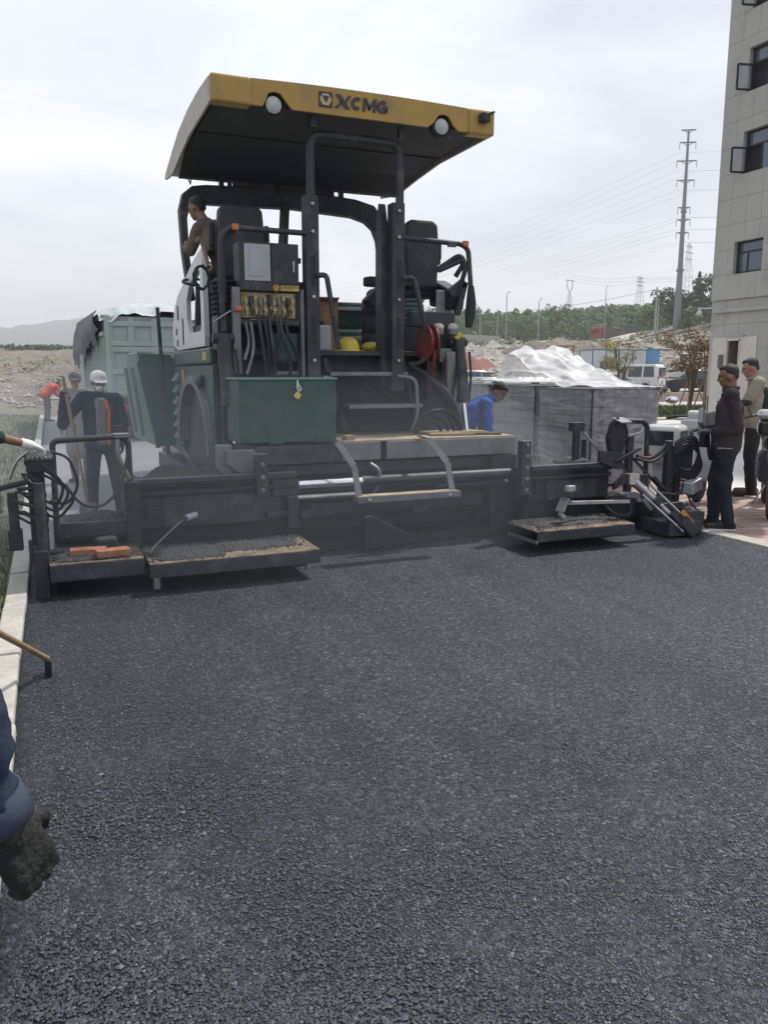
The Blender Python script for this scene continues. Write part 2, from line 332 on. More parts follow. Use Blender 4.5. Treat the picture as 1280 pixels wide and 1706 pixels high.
        fs += [tuple(range(n - 1, -1, -1)), tuple(range((len(pts) - 1) * n, len(pts) * n))]
        return s.add(vs, fs)
    def mesh(s, name):
        me = bpy.data.meshes.new(name); me.from_pydata(s.v, [], s.f)
        bm = bmesh.new(); bm.from_mesh(me); bmesh.ops.recalc_face_normals(bm, faces=bm.faces); bm.to_mesh(me); bm.free(); me.update()
        return me
    def build(s, name, m, parent=None, bev=0, smooth=False, **tg):
        return link(name, s.mesh(name), m, parent, bev, smooth, **tg)
def tag(o, label=None, cat=None, group=None, kind=None):
    if label: o['label'] = label
    if cat: o['category'] = cat
    if group: o['group'] = group
    if kind: o['kind'] = kind
    return o
def link(name, me, m, parent=None, bev=0, smooth=False, **tg):
    o = bpy.data.objects.new(name, me); COL.objects.link(o)
    if m and not me.materials: me.materials.append(MATS[m])
    if smooth:
        for p in me.polygons: p.use_smooth = True
        if smooth != 'all' and hasattr(me, 'set_sharp_from_angle'): me.set_sharp_from_angle(angle=R(38))
    if bev:
        b = o.modifiers.new('bevel', 'BEVEL'); b.width = bev; b.segments = 2; b.limit_method = 'ANGLE'; b.angle_limit = R(40)
    if parent:
        o.parent = parent
        if parent.get('world'): o.matrix_parent_inverse = Matrix.Translation(-parent.location)
    return tag(o, **tg)
def thing(name, label, cat, loc=(0, 0, 0), rz=0, group=None, world=False):
    e = bpy.data.objects.new(name, None); COL.objects.link(e); e.location = loc; e.rotation_euler = (0, 0, rz); e.empty_display_size = .1
    if world: e['world'] = 1
    return tag(e, label, cat, group)
def copy_tree(o, parent=None):
    c = o.copy(); COL.objects.link(c); c.parent = parent
    for ch in list(o.children): copy_tree(ch, c)
    return c
def sstep(a, b, x): t = min(1, max(0, (x - a) / (b - a))); return t * t * (3 - 2 * t)
# ================================================================== SETTING
def lerp_tab(tab, x):
    if x <= tab[0][0]: return tab[0][1]
    for (a, p), (b, q) in zip(tab, tab[1:]):
        if x <= b: t = (x - a) / (b - a); return p + (q - p) * t
    return tab[-1][1]
TR = [(0, -.14), (44, -.14), (58, .22), (68, .95), (85, 2.5), (110, 5.0), (127, 5.9), (160, 6.3), (200, 8.5), (300, 16), (420, 26), (700, 46), (1500, 60), (4000, 40)]
TL = [(0, -.14), (32, -.14), (42, .2), (60, .75), (100, 2.3), (150, 4.0), (158, 5.3), (165, 5.5), (260, 6), (700, 6), (4000, 6)]
def ground_h(x, y):
    r = math.hypot(x, y); a = math.degrees(math.atan2(x, y))
    if y < -20: return -.14
    k = sstep(3, 17, a) if a > -60 else 0
    h = lerp_tab(TL, r) * (1 - k) + lerp_tab(TR, r) * k
    h *= 1 - .16 * k * sstep(180, 330, r) * (1 - sstep(29, 42, a))
    h += k * sstep(100, 135, r) * (1 - sstep(160, 260, r)) * 2.6 * sstep(36, 44, a)
    if r > 46:
        amp = sstep(46, 75, r) * (1 - sstep(150, 300, r) * .4)
        h += amp * (mnoise.noise((x * .07, y * .07, 3)) * .9 + mnoise.noise((x * .22, y * .22, 9)) * .35 + mnoise.noise((x * .6, y * .6, 1)) * .12)
    return h
def terrain():
    rs = [0, 8, 16, 24, 32, 38]; r = 42
    while r < 2500: rs.append(r); r *= 1.022 if r < 260 else 1.09
    an = [];  a = -180
    while a < 180: an.append(a); a += .5 if -8 <= a < 56 else 4
    vs = [(0, 0, -.14)]; fs = []; n = len(an)
    for r in rs[1:]:
        for a in an:
            x, y = r * math.sin(R(a)), r * math.cos(R(a)); vs.append((x, y, ground_h(x, y)))
    for j in range(n): fs.append((0, 1 + (j + 1) % n, 1 + j))
    for i in range(len(rs) - 2):
        for j in range(n): a = 1 + i * n + j; b = 1 + i * n + (j + 1) % n; fs.append((a, b, b + n, a + n))
    m = MB(); m.v = vs; m.f = fs
    return m.build('terrain', 'terrain_mat', smooth='all', kind='structure')
def terrain_mat():
    m = bpy.data.materials.new('terrain_mat'); m.use_nodes = True; t = m.node_tree; b = t.nodes['Principled BSDF']; l = t.links.new; b.inputs['Roughness'].default_value = .95; b.inputs['Specular IOR Level'].default_value = .1
    tc = t.nodes.new('ShaderNodeTexCoord')
    def nz(s, d=6):
        n = t.nodes.new('ShaderNodeTexNoise'); n.inputs['Scale'].default_value = s; n.inputs['Detail'].default_value = d; n.inputs['Roughness'].default_value = .68; l(tc.outputs['Object'], n.inputs['Vector']); return n
    def ramp(n, *st):
        r = t.nodes.new('ShaderNodeValToRGB'); e = r.color_ramp.elements; e[0].position, e[0].color = st[0][0], (*st[0][1], 1); e[1].position, e[1].color = st[-1][0], (*st[-1][1], 1)
        for p, c in st[1:-1]: x = e.new(p); x.color = (*c, 1)
        l(n.outputs['Fac'], r.inputs['Fac']); return r
    a = ramp(nz(.9, 8), (.3, (.11, .10, .09)), (.5, (.20, .175, .15)), (.62, (.27, .245, .22)), (.75, (.40, .38, .35)))
    c = ramp(nz(.05, 5), (.3, (.75, .68, .64)), (.5, (1, 1, 1)), (.62, (.78, .92, .72)), (.75, (1.1, 1.05, 1)))
    mu = t.nodes.new('ShaderNodeMixRGB'); mu.blend_type = 'MULTIPLY'; mu.inputs['Fac'].default_value = 1; l(a.outputs['Color'], mu.inputs['Color1']); l(c.outputs['Color'], mu.inputs['Color2']); l(mu.outputs['Color'], b.inputs['Base Color'])
    bp = t.nodes.new('ShaderNodeBump'); bp.inputs['Strength'].default_value = .8; bp.inputs['Distance'].default_value = .4; l(nz(1.6, 8).outputs['Fac'], bp.inputs['Height']); l(bp.outputs['Normal'], b.inputs['Normal'])
    MATS['terrain_mat'] = m
terrain_mat(); terrain()

# far hazy hills on the left
def hills():
    m = MB(); n = 90; vs = []; fs = []
    for i in range(n + 1):
        a = -40 + 62 * i / n; px = a
        top = lerp_tab([(-40, 70), (-20, 120), (-12, 96), (-6, 108), (-3.4, 95), (-2.3, 83), (-1.4, 90), (.5, 99), (2.2, 108), (6, 118), (12, 104), (22, 60)], px) + 2 * math.sin(px * 3)
        for k, (r, z) in enumerate(((1250, 8), (1420, top * .38), (1580, top * .78), (1760, top), (2100, top * .5), (2600, 0))):
            rr = r + 60 * mnoise.noise((i * .3, k, 0)); vs.append((rr * math.sin(R(a)), rr * math.cos(R(a)), z + (6 * mnoise.noise((i * .8, k * 2, 5)) if 0 < k < 3 else 0)))
    for i in range(n):
        for k in range(5): a = i * 6 + k; fs.append((a, a + 6, a + 7, a + 1))
    m.v = vs; m.f = fs; return m.build('hills', 'hill_far', smooth='all', kind='structure')
hills()

# road base under and beyond the paver, fresh mat behind it
MB().box(-.24, 6.1, -6, 33, -.2, -.055).build('road', 'road_base', kind='structure')
def mat_sheet():
    m = MB(); xs = [-.27 + 6.37 * i / 140 for i in range(141)]; ys = [-4 + 11.35 * i / 230 for i in range(231)]; vs = []; fs = []
    for y in ys:
        for x in xs:
            z = .005 * mnoise.noise((x * 2.2, y * 2.2, 0)) + .003 * mnoise.noise((x * 9, y * 9, 4)) + .010 * math.exp(-((x - 3.75) / .05) ** 2) * .4
            if y > 7.2: z -= (y - 7.2) * .5
            z += .012 * sstep(-.15, -.25, x) * (.5 + 1.2 * mnoise.noise((x * 3, y * 7, 2)))
            if x > 5.9: z += .02 * sstep(5.9, 6.05, x) * (.7 + mnoise.noise((x * 6, y * 9, 3)))
            vs.append((x, y, z))
    n = 141
    for j in range(230):
        for i in range(140): a = j * n + i; fs.append((a, a + 1, a + n + 1, a + n))
    m.v = vs; m.f = fs
    return m.build('asphalt_mat', 'asphalt', smooth='all', kind='structure')
mat_sheet()
def rock(m, c, s, rg, flat=.7):
    a = rg.uniform(0, 6.28); ca, sa = math.cos(a), math.sin(a)
    p = [(1, 0, 0), (-1, .1, 0), (.1, 1, 0), (0, -1, .1), (.1, .1, 1), (0, 0, -1)]; vs = []
    for q in p:
        q = [q[0] * rg.uniform(.7, 1.3), q[1] * rg.uniform(.7, 1.3), q[2] * rg.uniform(.7, 1.2) * flat]
        vs.append((c[0] + s * (q[0] * ca - q[1] * sa), c[1] + s * (q[0] * sa + q[1] * ca), c[2] + s * q[2]))
    m.add(vs, [(0, 2, 4), (2, 1, 4), (1, 3, 4), (3, 0, 4), (2, 0, 5), (1, 2, 5), (3, 1, 5), (0, 3, 5)])
import numpy as np
def aggregate(n=125000):
    """stones standing proud of the mat: small faceted octahedra, each with its own tint"""
    rs = np.random.RandomState(4); r = np.exp(rs.uniform(math.log(1.6), math.log(6.6), n * 2)); a = rs.uniform(R(-9), R(52), n * 2); x = r * np.sin(a); y = r * np.cos(a)
    ok = (x > -.25) & (x < 6.05) & (y < 6.2); x, y, r = x[ok][:n], y[ok][:n], r[ok][:n]; k = len(x)
    s = (.0018 + .0034 * rs.rand(k) ** 1.8) * np.where(rs.rand(k) < .025, 1.9, 1) * (1 + .45 * np.clip((1.1 - x) / 1.2, 0, 1)); th = rs.uniform(0, 6.28, k)
    base = np.array([(1, 0, .1), (-1, .1, -.1), (.1, 1, 0), (0, -1, .1), (.15, .1, 1), (0, 0, -1)])
    p = base[None] * rs.uniform(.6, 1.35, (k, 6, 3)); p[:, :, 2] *= .62; c, d = np.cos(th)[:, None], np.sin(th)[:, None]
    v = np.stack([(p[:, :, 0] * c - p[:, :, 1] * d), (p[:, :, 0] * d + p[:, :, 1] * c), p[:, :, 2]], -1) * s[:, None, None]; v[:, :, 0] += x[:, None]; v[:, :, 1] += y[:, None]; v[:, :, 2] += (s * .12 + .002)[:, None]
    tri = np.array([(0, 2, 4), (2, 1, 4), (1, 3, 4), (3, 0, 4)]); f = (tri[None] + (np.arange(k) * 6)[:, None, None]).reshape(-1, 3)
    me = bpy.data.meshes.new('aggregate'); vs = v.reshape(-1, 3); nf = len(f); me.vertices.add(len(vs)); me.vertices.foreach_set('co', vs.ravel()); me.loops.add(nf * 3); me.loops.foreach_set('vertex_index', f.ravel().astype(np.int32)); me.polygons.add(nf)
    me.polygons.foreach_set('loop_start', np.arange(0, nf * 3, 3, dtype=np.int32)); me.polygons.foreach_set('loop_total', np.full(nf, 3, dtype=np.int32)); me.update()
    at = me.attributes.new('stone', 'FLOAT', 'POINT'); at.data.foreach_set('value', np.repeat(rs.rand(k), 6).astype(np.float32))
    return link('aggregate', me, 'asphalt_near', bpy.data.objects['asphalt_mat'], kind='stuff')
aggregate()

# left kerb of single stones, verge of grass
kerb = MB().box(-.395, -.262, -3, 32, -.14, -.02).build('kerb', 'concrete', kind='structure')
kme = None; y = -2.2; i = 0
while y < 31:
    b_ = MB().box(-.39, -.25, .006, .994, -.06, 0).build('kerb_stone', 'kerb', kerb, bev=.012) if kme is None else link('kerb_stone', kme, None, kerb, bev=.012)
    kme = b_.data; b_.location = (rnd.uniform(-.006, .004), y, .078 + rnd.uniform(-.006, .006)); b_.rotation_euler = (rnd.uniform(-.004, .004), 0, rnd.uniform(-.006, .006)); y += 1.0; i += 1
verge = MB()
nx, ny = 50, 80; vs = []
for j in range(ny + 1):
    for i in range(nx + 1):
        x = -.38 - 14 * (i / nx) ** 1.6; y = -4 + 44 * j / ny
        vs.append((x, y, .035 + .05 * mnoise.noise((x * .8, y * .8, 0)) + .04 * sstep(-.4, -2, x) + max(0, -x - 1) * .05))
verge.v = vs; verge.f = [(j * (nx + 1) + i, (j + 1) * (nx + 1) + i, (j + 1) * (nx + 1) + i + 1, j * (nx + 1) + i + 1) for j in range(ny) for i in range(nx)]
mat('verge_soil', (.12, .115, .075), .95, 0, .4, 5, .4, 20, (.30, .29, .25), .3, 2)
verge.build('verge', 'verge_soil', smooth='all', kind='structure')
def blades(m, n, fx, h0, h1, rg, wd=.004):
    for _ in range(n):
        x, y, z = fx(rg); h = rg.uniform(h0, h1); a = rg.uniform(0, 6.28); l_ = h * rg.uniform(.1, .6); w_ = wd * rg.uniform(.7, 1.4); dx, dy = math.cos(a), math.sin(a)
        m.add([(x - dy * w_, y + dx * w_, z), (x + dy * w_, y - dx * w_, z), (x + dx * l_ * .4 + dy * w_ * .7, y + dy * l_ * .4 - dx * w_ * .7, z + h * .6), (x + dx * l_ * .4 - dy * w_ * .7, y + dy * l_ * .4 + dx * w_ * .7, z + h * .6), (x + dx * l_, y + dy * l_, z + h)], [(0, 1, 2, 3), (3, 2, 4)])
def verge_pt(rg):
    y = 2.2 + 30 * rg.random() ** 1.6; x = -.40 - (1.1 + y * .13) * rg.random() ** 1.3; return x, y, .03 + .04 * sstep(-.4, -2, x) + max(0, -x - 1) * .05
g_ = MB(); blades(g_, 34000, verge_pt, .03, .10, random.Random(5), .0045); g_.build('verge_grass', 'grass_green', kind='stuff', label='green grass growing on the verge behind the left kerb', cat='grass')
g_ = MB(); blades(g_, 4000, verge_pt, .03, .13, random.Random(6), .004); g_.build('dry_grass', 'grass_dry', kind='stuff', label='pale dry grass stalks among the green verge', cat='grass')

# right side: flush kerb, brick pavement, concrete yard, lawn
MB().box(6.1, 6.6, -4, 30, -.12, .0).build('footing', 'concrete', kind='structure')
k2 = MB().box(6.12, 6.30, -4, 30, -.02, .004).build('right_kerb', 'concrete', kind='structure')
kme = None; y = 2.0
while y < 20:
    b_ = MB().box(6.115, 6.305, .006, .794, -.03, 0).build('kerb_stone', 'kerb', k2, bev=.008) if kme is None else link('kerb_stone', kme, None, k2, bev=.008)
    kme = b_.data; b_.location = (rnd.uniform(-.004, .004), y, .034 + rnd.uniform(-.003, .003)); y += .8
mat('mortar', (.19, .15, .13), .95, 0, .2, 8, .2, 50)
pav = MB().box(6.31, 8.30, -4, 20, -.1, .010).build('brick_pavement', 'mortar', kind='structure')
for k, c in enumerate(((.36, .255, .22), (.32, .22, .19), (.40, .30, .265), (.29, .215, .19))): mat('pv%d' % k, c, .85, 0, .15, 10, .2, 90, (.36, .32, .29), .3, 3)
BW, BL = .118, .238; cells = []
j = 0; yy = 2.4
while yy < 19.9:
    xx = 6.315 + (-.12 if j % 2 else 0)
    while xx < 8.29:
        a0 = max(6.315, xx); a1 = min(8.295, xx + BL)
        if a1 - a0 > .03: cells.append((a0, a1, yy, yy + BW))
        xx += BL + .004
    yy += BW + .004; j += 1
def vis(c):
    x, y = (c[0] + c[1]) / 2, (c[2] + c[3]) / 2; a = math.degrees(math.atan2(x, y)); return 43 < a < 49.5
near = sorted([c for c in cells if vis(c)], key=lambda c: c[0] ** 2 + c[2] ** 2)[:300]; ns = set(near); bmes = {}
for c in near:
    k = rnd.randrange(4); key = (k, round(c[1] - c[0], 3))
    if key not in bmes: bmes[key] = MB().box(0, c[1] - c[0], 0, BW, -.03, 0).mesh('brick'); bmes[key].materials.append(MATS['pv%d' % k])
    o = link('brick', bmes[key], None, pav); o.location = (c[0], c[2], .022 + rnd.uniform(-.0025, .0025)); o.rotation_euler = (rnd.uniform(-.006, .006), rnd.uniform(-.006, .006), 0)
rest = [MB() for _ in range(4)]
for c in cells:
    if c not in ns: rest[rnd.randrange(4)].box(*c, -.01, .022 + rnd.uniform(-.0025, .0025))
for k in range(4): rest[k].build('brick_field', 'pv%d' % k, pav, kind='stuff')
MB().box(8.305, 19.6, -6, 21.5, -.12, .006).build('concrete_yard', 'conc_lot', kind='structure')
MB().box(8.305, 8.42, -4, 20, -.02, .05).build('yard_edging', 'kerb', bev=.01, kind='structure')
MB().box(8, 60, 21.5, 22.2, -.13, .06).build('lawn_kerb', 'kerb', kind='structure')
MB().box(8, 60, 22.2, 29.5, -.13, .03).build('lawn', 'verge_soil', kind='structure')
g_ = MB(); blades(g_, 22000, lambda rg: (14 + 17 * rg.random(), 22.2 + 7.2 * rg.random(), .03), .06, .14, random.Random(15), .012); g_.build('lawn_grass', 'grass_lawn', kind='stuff', label='clipped green lawn strip beyond the concrete yard', cat='grass')
mat('pinkpave', (.42, .36, .33), .85, 0, .12, 1.5, .1, 40)
MB().box(8, 60, 29.5, 33.5, -.14, .05).build('far_pavement', 'pinkpave', kind='structure')
MB().box(8, 48, 33.5, 33.8, -.14, .52).build('low_wall', 'pinkpave', label='low pale concrete planter wall beyond the lawn', cat='wall', bev=.02)
MB().box(6, 70, 33.8, 36.5, -.14, .18).build('shrub_bed', 'verge_soil', kind='structure')

# rubble on the slopes
def rubble(n, a0, a1, r0, r1, s0, s1, sd):
    rg = random.Random(sd); m = MB()
    for _ in range(n):
        a = rg.uniform(a0, a1); r = r0 + (r1 - r0) * rg.random() ** 1.3; x, y = r * math.sin(R(a)), r * math.cos(R(a))
        rock(m, (x, y, ground_h(x, y) + .05), rg.uniform(s0, s1) * (1 + 1.5 * (rg.random() < .06)), rg, .6)
    return m
rubble(2600, 20, 46, 66, 120, .12, .55, 1).build('rubble', 'stone', kind='stuff', label='broken rubble strewn over the bare slope behind the parked cars', cat='rubble')
rubble(1100, 24, 36, 72, 105, .25, .7, 2).build('pale_rubble', 'stone2', kind='stuff', label='pale broken concrete lumps on the slope', cat='rubble')
rubble(2200, -6, 5, 38, 150, .02, .13, 4).build('field_rubble', 'stone', kind='stuff', label='stones strewn over the waste ground left of the truck', cat='rubble')
rubble(420, -6, 5, 38, 95, .02, .12, 8).build('white_rubble', 'stone2', kind='stuff', label='pale rubble heaps on the waste ground left of the truck', cat='rubble')
def heap(name, mt, x, y, rx, ry, h, label):
    m = MB(); n = 26; vs = []
    for j in range(n + 1):
        for i in range(n + 1):
            u, v = i / n * 2 - 1, j / n * 2 - 1; d = math.hypot(u, v); k = max(0, 1 - d * d); px, py = x + u * rx, y + v * ry
            vs.append((px, py, ground_h(px, py) - .3 + (h + .3) * k ** .8 * (1 + .4 * mnoise.noise((px * .8, py * .8, 1)))))
    m.v = vs; m.f = [(j * (n + 1) + i, j * (n + 1) + i + 1, (j + 1) * (n + 1) + i + 1, (j + 1) * (n + 1) + i) for j in range(n) for i in range(n)]
    m.build(name, mt, smooth='all', label=label, cat='earth heap')
heap('earth_heap', 'redearth', 34.2, 66.5, 5.5, 4, 1.7, 'heap of red earth behind the parked cars, right of the paver')
heap('earth_heap', 'terrain_mat', 46, 62, 8, 5, 1.3, 'brown earth heap behind the billowing plastic sheet')
heap('earth_heap', 'terrain_mat', 53, 76, 9, 6, 1.6, 'low bare earth heap below the haul road')

# ================================================================== BUILDING
def building():
    X = 19.7
    b = thing('office_building', 'grey panel-clad multi-storey building with dark framed windows at right edge', 'building', (25, 14, 0), world=True)
    Y0, Y1, Z1 = 2.0, 20.2, 16.0
    wins = [(18.31, 19.40, 4.59, 5.52, False), (18.0, 19.34, 7.46, 8.66, True), (18.0, 19.34, 9.76, 10.96, True), (18.0, 19.34, 12.04, 13.2, True)]
    door = (18.93, 19.46, .12, 2.61)
    # core set 6 cm behind the cladding, with openings left free
    ys = sorted({Y0, Y1, door[0], door[1]} | {w_[0] for w_ in wins} | {w_[1] for w_ in wins}); zs = sorted({-.14, Z1, door[2], door[3]} | {w_[2] for w_ in wins} | {w_[3] for w_ in wins})
    core = MB()
    for ya, yb in zip(ys, ys[1:]):
        for za, zb in zip(zs, zs[1:]):
            cy, cz = (ya + yb) / 2, (za + zb) / 2
            if any(w_[0] < cy < w_[1] and w_[2] < cz < w_[3] for w_ in wins + [(*door, 0)]): continue
            core.box(X + .05, X + .35, ya, yb, za, zb)
    core.box(X + .35, 34, Y1 - .3, Y1, -.14, Z1).box(X + .35, 34, Y0, Y0 + .3, -.14, Z1).box(33.7, 34, Y0 + .3, Y1 - .3, -.14, Z1).box(X + .35, 33.7, Y0 + .3, Y1 - .3, Z1 - .3, Z1)
    core.box(X + 2.2, X + 2.3, Y0 + .3, Y1 - .3, 0, Z1 - .3)
    wall = core.build('wall', 'bldg_core', b)
    # stone panels: .57 m by .745 m, joints open
    pw, ph = .575, .745; zrow = [3.08 + ph * k for k in range(-3, 17)]
    cols = []; y_ = Y1
    while y_ > Y0 + .1: cols.append((max(Y0, y_ - pw), y_)); y_ -= pw
    openings = [(w_[0], w_[1], w_[2], w_[3]) for w_ in wins] + [(18.30, 20.04, -.2, 2.68)]
    cnt = 0; far = MB()
    for (ya, yb) in cols:
        for z0 in zrow:
            z1 = z0 + ph
            if z1 < 0: continue
            rects = [(ya + .004, yb - .004, max(z0 + .004, -.1), z1 - .004)]
            for (oa, ob, oc, od) in openings:
                nr = []
                for (a, c, d, e) in rects:
                    if c <= oa or a >= ob or e <= oc or d >= od: nr.append((a, c, d, e)); continue
                    if a < oa: nr.append((a, oa, d, e))
                    if c > ob: nr.append((ob, c, d, e))
                    aa, cc = max(a, oa), min(c, ob)
                    if d < oc: nr.append((aa, cc, d, oc))
                    if e > od: nr.append((aa, cc, od, e))
                rects = nr
            off = rnd.uniform(0, .003)
            pr = .07 if z0 > 3.4 else 0          # the upper storeys overhang the ground floor a little
            for (a, c, d, e) in rects:
                if c - a < .02 or e - d < .02: continue
                if a > 16.5: MB().box(X - pr + off, X + .05, a, c, d, e).build('panel', 'bldg_panel', wall)
                else: far.box(X - pr + off, X + .05, a, c, d, e)
    far.build('panel_field', 'bldg_panel', wall, kind='stuff')
    MB().box(X - .10, X + .048, Y0, Y1 - .12, 3.44, 3.56).build('ledge', 'bldg_panel', wall, bev=.01)
    # end wall cladding
    ec = MB()
    for i in range(20):
        for k in range(18): ec.box(X + .06 + i * .72, X + .77 + i * .72, Y1 + .002, Y1 + .04, -.1 + k * .9, .79 + k * .9)
    ec.build('end_panels', 'bldg_panel', wall, kind='stuff')
    for (ya, yb, za, zb, opened) in wins:
        fr = MB(); t = .055; xx0, xx1 = X + .10, X + .17; zt = za + (zb - za) * .66
        fr.box(xx0, xx1, ya, ya + t, za, zb).box(xx0, xx1, yb - t, yb, za, zb).box(xx0, xx1, ya + t, yb - t, za, za + t).box(xx0, xx1, ya + t, yb - t, zb - t, zb).box(xx0, xx1, ya + t, yb - t, zt - t / 2, zt + t / 2)
        ym = yb - (yb - ya) * (.42 if opened else .36); fr.box(xx0, xx1, ym - t / 2, ym + t / 2, za + t, zt - t / 2)
        w_ = fr.build('window', 'frame_dark', b, bev=.004)
        MB().box(X + .12, X + .13, ya + t, yb - t, zt + t / 2, zb - t).build('pane', 'pane', w_)
        MB().box(X + .12, X + .13, ya + t, ym - t / 2, za + t, zt - t / 2).build('pane', 'pane', w_)
        if not opened: MB().box(X + .12, X + .13, ym + t / 2, yb - t, za + t, zt - t / 2).build('pane', 'pane', w_)
        else:
            s = MB(); L_ = .50; ca, sa = math.cos(R(118)), math.sin(R(118)); hy, hx = yb - t, X + .02     # sash hinged at the far jamb, swung outwards
            def pt(u, z): return (hx - u * sa, hy - u * ca * .5, z)
            for (u0, z0, u1, z1) in ((0, za + t, 0, zt - t), (L_, za + t, L_, zt - t), (0, za + t, L_, za + t), (0, zt - t, L_, zt - t)): s.bar(pt(u0, z0), pt(u1, z1), .045, .05)
            so = s.build('sash', 'frame_dark', w_)
            p = MB(); q0, q1 = pt(.02, za + t), pt(L_ - .02, zt - t); p.bar((q0[0], q0[1], (za + zt) / 2), (q1[0], q1[1], (za + zt) / 2), .008, zt - za - 2 * t); p.build('sash_pane', 'clear_pane', w_)
        MB().box(X + .25, X + .3, ya - .1, yb + .1, za - .1, zb + .1).build('dark_backing', 'dark_room', w_)  # near-black sheet paints the unlit room behind the panes
    # rendered white ground-floor bay with the doorway
    wb = MB().box(X - .03, X + .05, 19.46, 20.04, -.1, 2.68).box(X - .03, X + .05, 18.30, 18.93, -.1, 2.68).box(X - .03, X + .05, 18.93, 19.46, 2.61, 2.68)
    wb.build('rendered_bay', 'bldg_white', b)
    d = MB().box(X - .05, X + .06, 19.42, 19.46, .12, 2.61).box(X - .05, X + .06, 18.93, 18.965, .12, 2.61).box(X - .05, X + .06, 18.93, 19.46, 2.57, 2.61).build('door_frame', 'bldg_white', b)
    leaf = MB().cbox((X + .30, 19.38, 1.34), (.55, .04, 2.4), R(-12)).build('door', 'door_in', b)
    MB().cyl((X + .12, 19.34, 1.2), (X + .12, 19.30, 1.2), .015).build('handle', 'steel', leaf)
    MB().box(X + .9, X + 1.0, 18.6, 20, 0, 3).build('inner_wall', 'dark_room', b)
    MB().box(X - .05, X - .005, 18.8, 19.5, 2.69, 2.75).build('door_light', 'galv', b)
    cm = MB(); cm.bar((X, 20.21, 3.62), (X - .22, 20.5, 3.62), .04, .04).cyl((X - .22, 20.5, 3.66), (X - .22, 20.5, 3.54), .04)
    cm.build('camera_bracket', 'white_panel', b)
    MB().ball((X - .22, 20.5, 3.48), (.09, .09, .085)).build('dome_camera', 'white_panel', b, smooth=True)
    MB().box(X - .06, X - .035, 19.55, 19.75, 1.75, 2.15).build('notice_board', 'door_in', b)
    return b
building()
# ================================================================== PAVER
PV = thing('asphalt_paver', 'large green and black wheeled asphalt paver with yellow canopy, laying the road', 'paver', (2.85, 8.5, 0), world=True)
def pt_(m, name, mt, bev=0, smooth=False, parent=None, label=None): return m.build(name, mt, parent or PV, bev, smooth, **({'label': label} if label else {}))
